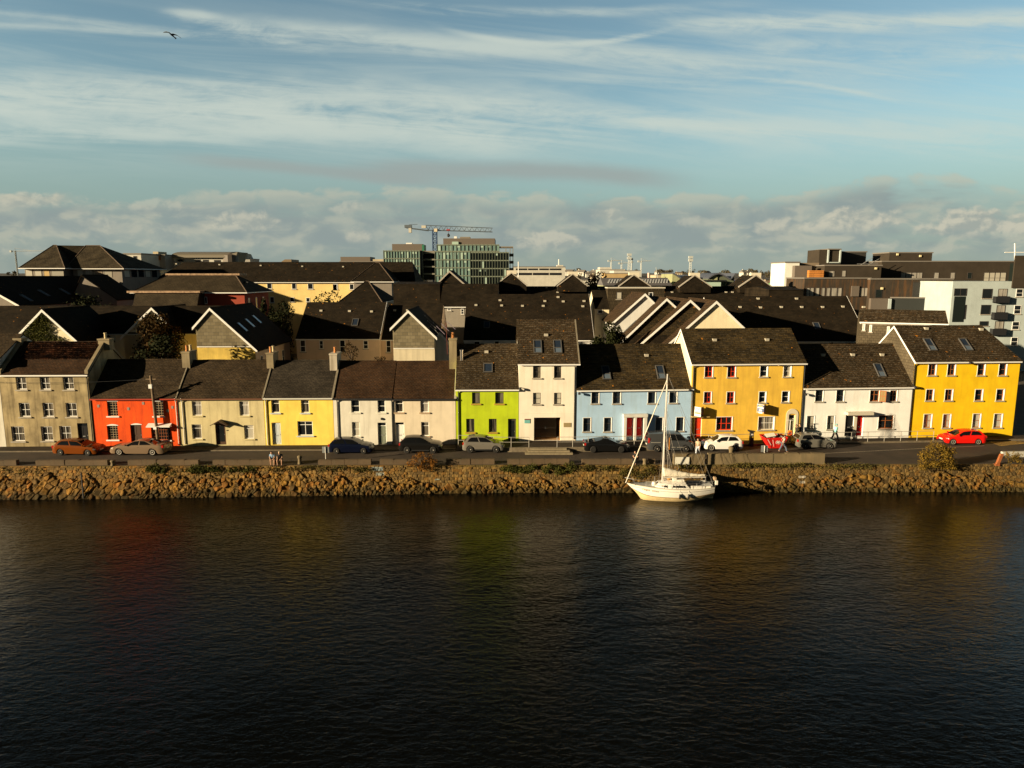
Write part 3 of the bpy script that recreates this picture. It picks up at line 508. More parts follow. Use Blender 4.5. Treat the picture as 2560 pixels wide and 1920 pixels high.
# ---------------------------------------------------------------- sky, sun, camera
SUNDIR=Vector((.885,.405,-.20)).normalized()   # the way the light travels
def world():
    w=bpy.data.worlds.new('World'); sc.world=w; w.use_nodes=True; nt=w.node_tree; nt.nodes.clear()
    out=_n(nt,'ShaderNodeOutputWorld'); bg=_n(nt,'ShaderNodeBackground'); bg.inputs['Strength'].default_value=SKYS; lnk(nt,bg.outputs[0],out.inputs[0])
    sky=_n(nt,'ShaderNodeTexSky',sky_type='NISHITA'); sky.sun_disc=False; sky.sun_elevation=math.asin(-SUNDIR.z); sky.sun_rotation=math.atan2(-SUNDIR.x,-SUNDIR.y); sky.air_density=1.0; sky.dust_density=.6; sky.ozone_density=1.4; sky.altitude=20
    def V(x): return x if not isinstance(x,(int,float)) else None
    def M(op,*a,clamp=False):
        n=_n(nt,'ShaderNodeMath',operation=op,use_clamp=clamp)
        for i,x in enumerate(a):
            if isinstance(x,(int,float)): n.inputs[i].default_value=x
            else: lnk(nt,x,n.inputs[i])
        return n.outputs[0]
    def SM(x,a,b,lo=0.0,hi=1.0):
        n=_n(nt,'ShaderNodeMapRange',interpolation_type='SMOOTHSTEP'); n.inputs[1].default_value=a; n.inputs[2].default_value=b; n.inputs[3].default_value=lo; n.inputs[4].default_value=hi; lnk(nt,x,n.inputs[0]); return n.outputs[0]
    def RGB(c):
        n=_n(nt,'ShaderNodeRGB'); n.outputs[0].default_value=(*c,1); return n.outputs[0]
    def MIX(f,a,b):
        n=_n(nt,'ShaderNodeMix',data_type='RGBA'); 
        if isinstance(f,(int,float)): n.inputs[0].default_value=f
        else: lnk(nt,f,n.inputs[0])
        lnk(nt,a,n.inputs[6]); lnk(nt,b,n.inputs[7]); return n.outputs[2]
    tc=_n(nt,'ShaderNodeTexCoord'); sx=_n(nt,'ShaderNodeSeparateXYZ'); lnk(nt,tc.outputs['Generated'],sx.inputs[0])
    fy=M('MAXIMUM',sx.outputs['Y'],.04); A=M('MULTIPLY',M('DIVIDE',sx.outputs['X'],fy),57.2958); E=M('MULTIPLY',M('DIVIDE',sx.outputs['Z'],fy),57.2958); ET=M('MULTIPLY',M('ARCSINE',sx.outputs['Z']),57.2958)   # A, E: along a flat cloud deck facing the town; ET: true elevation
    def NOI(xa,ya,scale,detail=6.0,rough=.6,dist=0.0,seed=0.0):
        c=_n(nt,'ShaderNodeCombineXYZ'); lnk(nt,xa,c.inputs[0]); lnk(nt,ya,c.inputs[1]); c.inputs[2].default_value=seed
        n=_n(nt,'ShaderNodeTexNoise'); n.inputs['Scale'].default_value=scale; n.inputs['Detail'].default_value=detail; n.inputs['Roughness'].default_value=rough; n.inputs['Distortion'].default_value=dist; lnk(nt,c.outputs[0],n.inputs['Vector']); return n.outputs[0]
    def AE(px,py):
        r=ray(px,py); return 57.2958*r.x/r.y,57.2958*r.z/r.y
    base=sky.outputs[0]
    # tint: cooler and a little green, as the photograph's air
    tn=_n(nt,'ShaderNodeMix',data_type='RGBA',blend_type='MULTIPLY'); tn.inputs[0].default_value=1.0; lnk(nt,base,tn.inputs[6]); tn.inputs[7].default_value=(*SKYTINT,1); base=tn.outputs[2]
    # low, grey-blue air near the horizon
    base=MIX(M('MULTIPLY',SM(ET,13.0,2.0),.80),base,RGB(HZ))
    # turbulence shared by the clouds
    wob=M('SUBTRACT',NOI(M('MULTIPLY',A,.06),M('MULTIPLY',E,.16),1.0,5.0,.6,0,3.1),.5)
    wisp=NOI(M('ADD',M('MULTIPLY',A,.045),M('MULTIPLY',E,.10)),M('ADD',M('MULTIPLY',E,.46),M('MULTIPLY',A,.03)),1.0,8.0,.62,.7,1.7)
    fine=NOI(M('MULTIPLY',A,.22),M('MULTIPLY',E,.75),1.0,7.0,.68,.9,5.3)
    tex=M('ADD',M('MULTIPLY',wisp,.65),M('MULTIPLY',fine,.35))
    def streak(p0,p1,hw,amt,bend=0.0,soft=9.0,lo=.34,hi=.62,rag=1.6):
        a0,e0=AE(*p0); a1,e1=AE(*p1); k=(e1-e0)/(a1-a0); hw=hw/30.2
        t=M('DIVIDE',M('SUBTRACT',A,a0),a1-a0)
        c=M('ADD',e0,M('MULTIPLY',M('SUBTRACT',A,a0),k))
        if bend: c=M('ADD',c,M('MULTIPLY',M('MULTIPLY',t,M('SUBTRACT',1.0,t)),4*bend/30.2))
        dv=M('ABSOLUTE',M('ADD',M('SUBTRACT',E,c),M('MULTIPLY',wob,hw*rag)))
        m=SM(dv,hw*1.25,hw*.10)
        sf=soft/max(abs(a1-a0),.01)
        ends=M('MULTIPLY',SM(t,-sf,sf*.6),SM(t,1+sf,1-sf*.6))
        return M('MULTIPLY',M('MULTIPLY',M('MULTIPLY',m,ends),SM(tex,lo,hi)),amt)
    def stack(L):
        o=None
        for x in L: o=x if o is None else M('SUBTRACT',1.0,M('MULTIPLY',M('SUBTRACT',1.0,o),M('SUBTRACT',1.0,x)))
        return o
    W=stack([streak((-300,235),(1350,315),80,.95,soft=12,lo=.30,hi=.60),streak((700,270),(2700,360),55,.55,soft=14),streak((-200,330),(900,335),26,.6),streak((-400,215),(760,262),48,.7,soft=10,lo=.28,hi=.55),streak((-100,20),(700,112),16,.45),
        streak((500,52),(760,120),26,.75,soft=3,lo=.42,hi=.6),streak((430,33),(520,42),12,.7,soft=1.5,lo=.42,hi=.58),streak((650,75),(1900,172),34,.85,soft=10,lo=.33),streak((1000,12),(1720,22),14,.6,bend=-12),streak((1180,88),(1620,86),9,.85,bend=-22,soft=4,lo=.36,hi=.55),
        streak((1720,62),(2620,50),27,.95,soft=5),streak((1900,118),(2700,140),36,.7,soft=8),streak((1850,196),(2190,240),7,.7,bend=8,soft=4),streak((1200,265),(1900,332),20,.75,soft=8),streak((1450,195),(1800,215),12,.5,soft=5),streak((1900,175),(2300,190),16,.4,soft=6),streak((-50,60),(500,86),10,.5,soft=5)])
    W=M('MULTIPLY',W,.80)
    veil=M('MULTIPLY',M('MULTIPLY',SM(E,6.0,12.0),SM(E,24.0,14.0)),SM(wisp,.36,.70,0,.36))
    col=MIX(stack([W,veil]),base,RGB(CW))
    # thin grey streaks
    G=stack([streak((520,400),(1100,455),19,.7,soft=5,lo=.12,hi=.5),streak((930,425),(1640,446),28,.8,soft=5,lo=.10,hi=.45,bend=10)])
    col=MIX(G,col,RGB(CG))
    # the bank of cumulus: ragged top edge, lit heads over grey bodies
    heads=NOI(M('MULTIPLY',A,.27),M('MULTIPLY',E,.55),1.0,5.0,.5,.3,8.8); heads2=NOI(M('MULTIPLY',A,.045),M('MULTIPLY',E,.10),1.0,4.0,.5,0,2.2)
    flat=NOI(M('MULTIPLY',A,.05),M('MULTIPLY',E,.55),1.0,6.0,.6,.3,4.4)
    topE=M('ADD',6.55,M('ADD',M('MULTIPLY',M('SUBTRACT',heads2,.5),3.0),M('MULTIPLY',M('SUBTRACT',heads,.5),2.6)))
    a1,_=AE(2250,430); bump=M('MULTIPLY',SM(M('ABSOLUTE',M('SUBTRACT',A,a1)),11.0,.5),1.7); topE=M('ADD',topE,bump)
    a2,_=AE(1700,480); topE=M('SUBTRACT',topE,M('MULTIPLY',SM(M('ABSOLUTE',M('SUBTRACT',A,a2)),5.0,.5),.45))
    bank=M('MULTIPLY',SM(M('SUBTRACT',topE,E),-.35,1.25),SM(flat,.22,.46,.55,1.0))
    low=SM(E,.8,3.2,.45,1.0); gap=NOI(M('MULTIPLY',A,.055),M('MULTIPLY',E,.30),1.0,4.0,.55,.3,11.5); bank=M('MULTIPLY',M('MULTIPLY',bank,low),SM(gap,.33,.52,.35,1.0))
    col=MIX(M('MULTIPLY',bank,.93),col,MIX(SM(heads,.34,.66),RGB(tuple(x*.93 for x in CB)),RGB((2.15,2.40,2.12))))
    # lit heads (the sun is low on the left): bright where the billow noise is high and its slope faces the sun
    hl=NOI(M('MULTIPLY',M('ADD',A,-.4),.27),M('MULTIPLY',M('ADD',E,.35),.55),1.0,5.0,.5,.3,8.8)
    lit=M('MULTIPLY',SM(M('SUBTRACT',heads,hl),-.05,.10),SM(heads,.38,.60))
    band=M('MULTIPLY',SM(E,.7,2.2),SM(E,7.0,4.6)); left=SM(A,-8.0,-30.0,.55,1.0); rt=SM(A,9.0,17.0,0,.55)
    lit=M('MULTIPLY',M('MULTIPLY',lit,band),M('ADD',left,rt))
    col=MIX(M('MULTIPLY',lit,.42),col,RGB(CL))
    puff=NOI(M('MULTIPLY',A,.42),M('MULTIPLY',E,.62),1.0,5.0,.55,.2,6.6); pl=NOI(M('MULTIPLY',M('ADD',A,-.3),.42),M('MULTIPLY',M('ADD',E,.3),.62),1.0,5.0,.55,.2,6.6)
    def blob(x0,x1,y0,y1,amt):
        a0,e1=AE(x0,y0); a1,e0=AE(x1,y1); ac,ec=(a0+a1)/2,(e0+e1)/2; wa,we=(a1-a0)/2,(e1-e0)/2
        d=M('SQRT',M('ADD',M('POWER',M('ABSOLUTE',M('DIVIDE',M('SUBTRACT',A,ac),wa)),2.0),M('POWER',M('ABSOLUTE',M('DIVIDE',M('SUBTRACT',E,ec),we)),2.0)))
        m=SM(M('ADD',M('SUBTRACT',1.0,d),M('MULTIPLY',M('SUBTRACT',puff,.5),2.6)),-.05,.55)
        return M('MULTIPLY',M('MULTIPLY',m,SM(E,ec-we*1.05,ec-we*.1)),amt)
    BL=stack([blob(1890,1985,540,598,.7),blob(1975,2275,522,592,.95),blob(2270,2640,520,606,.95),blob(2130,2265,596,628,.55),blob(1475,1580,520,562,.6),blob(1270,1440,574,632,.75),blob(450,730,530,588,.75),blob(865,930,570,616,.6),blob(-60,200,482,524,.7),blob(300,470,496,534,.5),blob(1660,1790,540,575,.45),blob(180,330,545,585,.45),blob(820,905,500,545,.5)])
    sh=SM(M('SUBTRACT',puff,pl),-.10,.10)
    col=MIX(BL,col,MIX(sh,RGB((2.1,2.3,2.05)),RGB((3.3,3.2,2.55))))
    edge=M('MULTIPLY',M('MULTIPLY',SM(M('SUBTRACT',topE,E),-.2,.25),SM(M('SUBTRACT',topE,E),1.0,.3)),SM(heads,.40,.6,0,.5))
    col=MIX(edge,col,RGB(CL))
    # added dimming of the unseen sky overhead and behind, cutting fill and water reflection
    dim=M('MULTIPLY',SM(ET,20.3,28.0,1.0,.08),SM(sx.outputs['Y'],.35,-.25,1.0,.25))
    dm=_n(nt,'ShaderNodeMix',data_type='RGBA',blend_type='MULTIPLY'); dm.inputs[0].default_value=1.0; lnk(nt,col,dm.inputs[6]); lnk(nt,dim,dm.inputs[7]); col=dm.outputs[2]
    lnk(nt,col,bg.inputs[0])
# sky radiances are in the units of the Nishita sky (strength SKYS brings them to the picture)
SKYS=.079; SKYTINT=(.81,.885,.795); HZ=(1.30,1.80,1.85); CW=(3.55,3.9,3.45); CG=(1.95,2.2,2.1); CB=(1.75,2.10,2.05); CL=(3.15,3.05,2.4)
world()
sd=bpy.data.lights.new('sun','SUN'); sd.energy=5.0; sd.angle=R(.5); sd.color=(1.0,.81,.52)
so=bpy.data.objects.new('sun',sd); COL.objects.link(so); so.rotation_euler=SUNDIR.to_track_quat('-Z','Y').to_euler()
cam=bpy.data.cameras.new('camera'); co=bpy.data.objects.new('camera',cam); COL.objects.link(co); co.location=EYE; co.rotation_euler=(math.pi/2-PITCH,0,0)
cam.sensor_width=36; cam.lens=36*F/2560; cam.clip_end=20000; cam.clip_start=.5; sc.camera=co
sc.view_settings.view_transform='Standard'; sc.view_settings.look='None'; sc.view_settings.exposure=1.12; sc.view_settings.gamma=1.0
sc.cycles.use_denoising=True; sc.cycles.max_bounces=6; sc.cycles.diffuse_bounces=3; sc.cycles.glossy_bounces=3; sc.cycles.transmission_bounces=2; sc.cycles.caustics_reflective=False; sc.cycles.caustics_refractive=False; sc.cycles.sample_clamp_indirect=8
# ---------------------------------------------------------------- quay line, ground, road, water
WZ=-2.45
def quayY(X): return 60.95+.0075*X            # top edge of the quay wall
def facY(X):
    return min(68.4+(X+11)*math.tan(R(1.2)),1e9) if X<6.9 else 68.78+(X-6.9)*math.tan(R(4.0))
def struct(name,mb,m,smooth=False): return tag(mb.build(name,m,None,smooth,org=(0,0,0)),kind='structure')
def sstep(a,b,x): t=max(0,min(1,(x-a)/(b-a))); return t*t*(3-2*t)
def groundZ(x,y): return 20.0*sstep(330,1500,y)+12*sstep(1500,4500,y)+3*math.sin(x*.004+y*.002)*sstep(600,2000,y)
g=MB(); xs=[-5000,-2500,-1200,-600,-300,-150,-75]+[-60+4*i for i in range(31)]+[75,150,300,600,1200,2500,5000]
ys=[80,120,200,330,420,520,650,800,1000,1250,1500,2000,2800,4500,9000]
rows=[[(x,quayY(x)+.3,-.006) for x in xs],[(x,66.0,-.006) for x in xs]]+[[(x,y,groundZ(x,y)-.006) for x in xs] for y in ys]
k=len(xs)
for r_ in rows: g.v+=r_
for j in range(len(rows)-1):
    for i in range(k-1): g.f.append((j*k+i,j*k+i+1,(j+1)*k+i+1,(j+1)*k+i))
struct('ground',g,mat('yard_ground',(.075,.062,.045),.9,var=.35,vs=.6))
# river bed and side bank keep the water from ending in air
w=MB(); NX,NY=560,330; X0,X1,Y0,Y1=-90.,90.,4.,66.
xs_=np.linspace(X0,X1,NX); tt=np.linspace(0,1,NY); ys_=Y0+(Y1-Y0)*tt
XX,YY=np.meshgrid(xs_,ys_); ZZ=np.zeros_like(XX)
for i in range(40):
    lam=float(RNG.uniform(1.3,3.2)); th=R(-68)+RNG.normal(0,.5); kx,ky=math.cos(th)*2*math.pi/lam,math.sin(th)*2*math.pi/lam
    amp=.0006*lam**.8; ph=RNG.uniform(0,6.28); a=kx*XX+ky*YY+ph
    ZZ+=amp*(np.sin(a)+.25*np.sin(2*a+1.0))
gust=.75+.35*np.sin(XX*.09+YY*.05+1)*np.sin(YY*.11-XX*.03)+.3*sum(np.sin(XX*f*1.1+YY*f*.7+p) for f,p in ((.21,1),(.33,4)))/2
ZZ=WZ+ZZ*np.clip(gust,.35,1.5)
w.v=list(zip(XX.ravel().tolist(),YY.ravel().tolist(),ZZ.ravel().tolist()))
ii=np.arange(NX-1); 
for j in range(NY-1):
    b=j*NX; w.f+= [(b+i,b+i+1,b+NX+i+1,b+NX+i) for i in range(NX-1)]
for a,b,c,d in ((-1500,X0,-200,62),(X1,1500,-200,62),(X0,X1,-200,Y0)): w.poly((a,c,WZ),(b,c,WZ),(b,d,WZ),(a,d,WZ))
m,nt,b=_new('dark_river'); b.inputs['Base Color'].default_value=(.0030,.0030,.0020,1); b.inputs['Roughness'].default_value=.07; b.inputs['IOR'].default_value=1.27; b.inputs['Specular Tint'].default_value=(1.0,.87,.68,1); b.inputs['Specular IOR Level'].default_value=.5
tc=_n(nt,'ShaderNodeTexCoord'); mp=_n(nt,'ShaderNodeMapping'); mp.inputs['Rotation'].default_value=(0,0,R(14)); mp.inputs['Scale'].default_value=(1.0,2.0,1); lnk(nt,tc.outputs['Object'],mp.inputs[0])
n1=_n(nt,'ShaderNodeTexNoise',i_Scale=1.55,i_Detail=5.0,i_Roughness=.55,i_Distortion=.5); lnk(nt,mp.outputs[0],n1.inputs['Vector'])
n2=_n(nt,'ShaderNodeTexNoise',i_Scale=5.5,i_Detail=3.0,i_Roughness=.55,i_Distortion=.3); lnk(nt,mp.outputs[0],n2.inputs['Vector'])
ng=_n(nt,'ShaderNodeTexNoise',i_Scale=.055,i_Detail=3.0); lnk(nt,tc.outputs['Object'],ng.inputs['Vector']); gm=_n(nt,'ShaderNodeMapRange'); gm.inputs[1].default_value=.35; gm.inputs[2].default_value=.65; gm.inputs[3].default_value=.65; gm.inputs[4].default_value=1.15; lnk(nt,ng.outputs[0],gm.inputs[0])
h=_n(nt,'ShaderNodeMath',operation='MULTIPLY_ADD'); h.inputs[1].default_value=.28; lnk(nt,n2.outputs[0],h.inputs[0]); lnk(nt,n1.outputs[0],h.inputs[2])
h2=_n(nt,'ShaderNodeMath',operation='MULTIPLY'); lnk(nt,h.outputs[0],h2.inputs[0]); lnk(nt,gm.outputs[0],h2.inputs[1])
bp=_n(nt,'ShaderNodeBump',i_Strength=1.0,i_Distance=.053); lnk(nt,h2.outputs[0],bp.inputs['Height']); lnk(nt,bp.outputs[0],b.inputs['Normal'])
M_WATER=m; struct('water',w,m,True)
# road: from the quay's cope to the pavement
def strip(xs,fa,fb,z): 
    q=MB()
    for i in range(len(xs)-1):
        a,b=xs[i],xs[i+1]; za=z(a) if callable(z) else z; zb=z(b) if callable(z) else z
        q.poly((a,fa(a),za),(b,fa(b),zb),(b,fb(b),zb),(a,fb(a),za))
    return q
XR=[-140,-100]+[-70+2.5*i for i in range(57)]+[100,160]
def paveW(X): return 1.9 if X<-6 else (1.9+1.0*sstep(-6,0,X) if X<14 else 2.9-1.35*sstep(14,26,X))
def paveZ(X):
    return .10+.35*sstep(-5.5,-5.4,X)-.28*sstep(17,24,X)
m,nt,b=_new('asphalt'); b.inputs['Roughness'].default_value=.85; b.inputs['Specular IOR Level'].default_value=.25
tc=_n(nt,'ShaderNodeTexCoord'); n1=_n(nt,'ShaderNodeTexNoise',i_Scale=.35,i_Detail=6.0,i_Roughness=.65); n2=_n(nt,'ShaderNodeTexNoise',i_Scale=30.0,i_Detail=3.0)
lnk(nt,tc.outputs['Object'],n1.inputs['Vector']); lnk(nt,tc.outputs['Object'],n2.inputs['Vector'])
mx=_n(nt,'ShaderNodeMix',data_type='RGBA'); mx.inputs[6].default_value=(.036,.028,.021,1); mx.inputs[7].default_value=(.064,.047,.034,1); mr=_n(nt,'ShaderNodeMapRange'); mr.inputs[1].default_value=.35; mr.inputs[2].default_value=.65; lnk(nt,n1.outputs[0],mr.inputs[0]); lnk(nt,mr.outputs[0],mx.inputs[0]); lnk(nt,mx.outputs[2],b.inputs['Base Color'])
bp=_n(nt,'ShaderNodeBump',i_Strength=.5,i_Distance=.01); lnk(nt,n2.outputs[0],bp.inputs['Height']); lnk(nt,bp.outputs[0],b.inputs['Normal'])
struct('road',strip(XR,lambda x:quayY(x)+.32,lambda x:facY(x)+.4,0.0),m)
M_PAVE=slate('concrete_flags',(.15,.12,.09),(.11,.09,.068),w=1.6,h=2.0,patch=.35,zk=0,joint=(.05,.04,.03),bump=.2)
XP=[x for x in XR if x<=56]; XP=sorted(set(XP+[-5.5,-5.4,56.0]))
q=strip(XP,lambda x:facY(x)-paveW(x)+.16,lambda x:facY(x)+.3,paveZ); struct('pavement',q,M_PAVE)
q=strip(XP,lambda x:facY(x)-paveW(x),lambda x:facY(x)-paveW(x)+.16,lambda x:paveZ(x)+.004)
for i in range(len(XP)-1):
    a,b=XP[i],XP[i+1]; ya,yb=facY(a)-paveW(a),facY(b)-paveW(b); q.poly((a,ya,-.004),(b,yb,-.004),(b,yb,paveZ(b)+.004),(a,ya,paveZ(a)+.004))
q.poly((-5.5,facY(-5.5)-paveW(-5.5),0),(-5.5,facY(-5.5)+.2,0),(-5.5,facY(-5.5)+.2,.45),(-5.5,facY(-5.5)-paveW(-5.5),.45))
struct('kerb',q,mat('kerb_stone',(.15,.12,.08),.85,var=.3))
M_LINE=mat('worn_road_paint',(.34,.28,.21),.8,var=.4,vs=4); M_YLINE=mat('worn_yellow_paint',(.42,.26,.05),.8,var=.3,vs=4)
q=MB(); pts=[onZ(x,y) for x,y in ((1427,1152.5),(1560,1151),(1700,1147.5),(1830,1143),(1990,1137),(2150,1129),(2300,1121.5),(2460,1114.5))]
# the parking bay line follows the road, a thin sheet 4 mm up
def ribbon(q,P,wd,z=.004):
    for i in range(len(P)-1):
        a,b=Vector(P[i]),Vector(P[i+1]); t=(b-a).normalized(); n=Vector((-t.y,t.x,0))*wd/2
        q.poly((a-n)+Vector((0,0,z-a.z)),(b-n)+Vector((0,0,z-b.z)),(b+n)+Vector((0,0,z-b.z)),(a+n)+Vector((0,0,z-a.z)))
ribbon(q,pts[:2],.09); ribbon(q,pts[2:4],.08); ribbon(q,pts[3:],.10); struct('parking_line',q,M_LINE)
q=MB(); A_=[onZ(2472,1103),onZ(2500,1114),onZ(2600,1100),onZ(2600,1099),onZ(2522,1100)]
ribbon(q,[onZ(2472,1103),onZ(2500,1114.5)],.1); ribbon(q,[onZ(2500,1114.5),onZ(2650,1098)],.1)
for i in range(7):
    t=i/6; ribbon(q,[onZ(2478+22*t,1105+8.5*t),onZ(2530+70*t,1103+3*t)],.09,.006)
struct('hatched_marking',q,M_YLINE)
# ---------------------------------------------------------------- the quay wall: coursed blocks above, boulders below
def quay():
    S0,S1=-75.,75.; ds=.062; NS=int((S1-S0)/ds)+1; NV=58
    s=np.linspace(S0,S1,NS); h=np.linspace(0,1,NV); SS,HH=np.meshgrid(s,h); ZZ=HH*(0-WZ+.25)+(WZ-.25)   # from below the water to the top
    depth=-ZZ
    # stones: seeds of a jittered grid, rough and larger below
    rg=np.random.default_rng(11)
    def field(cw,ch,jx,jz,seed,stag):
        r=np.random.default_rng(seed); nx=int((S1-S0)/cw)+6; nz=int(3.4/ch)+6
        ox=r.uniform(-jx,jx,(nz,nx))*cw; oz=r.uniform(-jz,jz,(nz,nx))*ch; idv=r.uniform(0,1,(nz,nx)); id2=r.uniform(0,1,(nz,nx)); id3=r.uniform(0,1,(nz,nx))
        gz=np.floor((ZZ+3.0)/ch).astype(int)+2; F1=np.full(SS.shape,9.); F2=np.full(SS.shape,9.); I=np.zeros(SS.shape); J=np.zeros(SS.shape); K=np.zeros(SS.shape)
        for dz in (-1,0,1):
            cz=np.clip(gz+dz,0,nz-1); sh=(cz%2)*stag*cw
            gx=np.floor((SS-S0-sh)/cw).astype(int)+2
            for dx in (-1,0,1):
                cx=np.clip(gx+dx,0,nx-1)
                px=S0+sh+(cx-2+.5)*cw+ox[cz,cx]; pz=-3.0+(cz-2+.5)*ch+oz[cz,cx]
                d=np.sqrt(((SS-px)/cw)**2+((ZZ-pz)/ch)**2) if jz>.2 else np.maximum(np.abs(SS-px)/cw,np.abs(ZZ-pz)/ch*.98)
                m=d<F1; F2=np.where(m,F1,np.minimum(F2,d)); 
                I=np.where(m,idv[cz,cx],I); J=np.where(m,id2[cz,cx],J); K=np.where(m,id3[cz,cx],K); F1=np.where(m,d,F1)
        return F2-F1,I,J,K,F1
    b1a=field(.58,.44,.40,.40,3,.5); b1b=field(.33,.28,.42,.42,13,.5); b2=field(.40,.24,.30,.12,5,.5); b3=field(.36,.28,.38,.36,8,.5)
    lo=lambda f,sd:sum(np.sin(SS*a+sd+i*2)*w for i,(a,w) in enumerate(f))
    line=1.2+.55*lo(((.09,.6),(.23,.4),(.61,.3),(1.7,.35),(3.1,.3)),1.0)+np.where(SS>5,.25,0)
    rub=depth>line
    pick=lo(((.37,.5),(.83,.5),(1.9,.4)),3.0)+np.sin(ZZ*2.1+SS*.5)*.3>.12
    b1=tuple(np.where(pick,p_,q_) for p_,q_ in zip(b1a,b1b))
    mid=(lo(((.11,.7),(.29,.5)),4.0)>.15)&(~rub)
    g=np.where(rub,b1[0],np.where(mid,b3[0],b2[0])); I=np.where(rub,b1[1],np.where(mid,b3[1],b2[1])); J=np.where(rub,b1[2],np.where(mid,b3[2],b2[2])); K=np.where(rub,b1[3],np.where(mid,b3[3],b2[3]))
    face=np.clip(g/.24,0,1)**.45; amp=np.where(rub,.14,np.where(mid,.09,.06)); off=np.where(rub,.20,.07)*(I-.5)
    tilt=np.where(rub,.06,.015)*np.sin(SS*(5+3*np.floor(K*3))+K*9)*np.sin(ZZ*6+K*20)
    nz=sum(np.sin(SS*f*2.3+ZZ*f*1.7+p)*np.sin(ZZ*f*2.1-SS*f+p*2)/f for f,p in ((5,1),(11,2),(23,4)))*.035
    toe=(.35+1.55*np.clip((-SS-2)/36,0,1))*np.clip(depth/2.45,0,1.1)**1.6+np.where(rub,.10,0)
    out=toe+amp*face+off*face+tilt*face+nz
    out=np.where(HH>.985,out*.2,out)
    YY=60.95+.0075*SS-out+.12
    V=list(zip(SS.ravel().tolist(),YY.ravel().tolist(),ZZ.ravel().tolist()))
    pal=np.array([(.22,.14,.045),(.14,.098,.042),(.27,.16,.036),(.11,.078,.038),(.19,.125,.05),(.24,.115,.024)]); palT=np.array([(.20,.155,.085),(.16,.12,.07),(.25,.195,.11),(.13,.10,.058),(.19,.14,.07),(.25,.165,.065)])
    palT=.55*palT+.45*pal
    idx=np.floor(J*5.999).astype(int); c=np.where(rub[...,None],pal[idx],palT[idx])*(.75+.5*K)[...,None]
    c=c*np.array((.90,.84,.62)); c=(c*.82+.18*c.mean(axis=(0,1)))*np.array((.80,.76,.70))
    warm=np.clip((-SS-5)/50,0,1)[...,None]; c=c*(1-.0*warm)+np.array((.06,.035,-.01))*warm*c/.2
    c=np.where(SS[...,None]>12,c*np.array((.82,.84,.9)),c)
    mort=np.clip(1-g/.10,0,1)[...,None]; c=c*(1-mort*.5)
    moss=np.clip((.30-depth)/.3,0,1)*np.clip(lo(((.35,.8),(.9,.6),(2.3,.5)),2.0)+.1,0,1); c=c*(1-.55*moss[...,None])+np.array((.05,.052,.012))*.55*moss[...,None]
    wet=np.clip((depth-1.80+.15*np.sin(SS*1.3)+.1*np.sin(SS*3.7))/.35,0,1)[...,None]; c=c*(1-wet*.70)+np.array((.012,.011,.003))*wet   # weed and wet stone of the tide line
    for (px,py,w_,cc) in ((942,1174,.55,(.19,.22,.21)),(950,1186,.35,(.20,.21,.18)),(1093,1200,.22,(.22,.25,.22)),(2010,1195,.3,(.30,.27,.22)),(2009,1208,.22,(.30,.27,.22))):
        p=onY(px,py,60.7); mk=((np.abs(SS-p.x)<w_)&(np.abs(ZZ-p.z)<w_*.35)&(face>.4))[...,None]; c=np.where(mk,np.array(cc),c)
    c=np.clip(c,.004,.9)
    F=[]
    for j in range(NV-1):
        b=j*NS; F+=[(b+i,b+i+1,b+NS+i+1,b+NS+i) for i in range(NS-1)]
    me=bpy.data.meshes.new('quay_wall'); 
    # cope: a ledge of ground behind the wall top
    k=len(V); top=(NV-1)*NS; V+=[(float(x),60.95+.0075*float(x)+.34+.02,-.002+0.0) for x in s]; F+=[(top+i,top+i+1,k+i+1,k+i) for i in range(NS-1)]
    me.from_pydata(V,[],F); me.update()
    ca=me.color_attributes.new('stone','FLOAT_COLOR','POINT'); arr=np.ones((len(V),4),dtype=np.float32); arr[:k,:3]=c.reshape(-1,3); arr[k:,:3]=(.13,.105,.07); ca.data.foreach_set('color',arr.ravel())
    m,nt,b=_new('quay_stone'); b.inputs['Roughness'].default_value=.85; b.inputs['Specular IOR Level'].default_value=.2
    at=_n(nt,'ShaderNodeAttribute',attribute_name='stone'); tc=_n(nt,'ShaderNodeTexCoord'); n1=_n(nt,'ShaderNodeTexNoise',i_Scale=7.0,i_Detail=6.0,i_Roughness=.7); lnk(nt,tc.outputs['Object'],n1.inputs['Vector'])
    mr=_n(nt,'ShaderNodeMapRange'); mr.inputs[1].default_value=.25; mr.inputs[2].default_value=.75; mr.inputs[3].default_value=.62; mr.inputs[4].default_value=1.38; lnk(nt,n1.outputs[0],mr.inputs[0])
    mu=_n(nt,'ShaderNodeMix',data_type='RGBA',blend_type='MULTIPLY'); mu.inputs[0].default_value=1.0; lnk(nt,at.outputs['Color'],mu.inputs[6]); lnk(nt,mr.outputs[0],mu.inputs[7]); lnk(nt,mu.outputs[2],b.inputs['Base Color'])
    bp=_n(nt,'ShaderNodeBump',i_Strength=.6,i_Distance=.05); lnk(nt,n1.outputs[0],bp.inputs['Height']); lnk(nt,bp.outputs[0],b.inputs['Normal'])
    me.materials.append(m); o=bpy.data.objects.new('quay_wall',me); COL.objects.link(o); ORG[o.name]=Vector((0,0,0))
    tag(o,'long quay wall of coursed stone above yellow boulders along the water','wall')
quay()
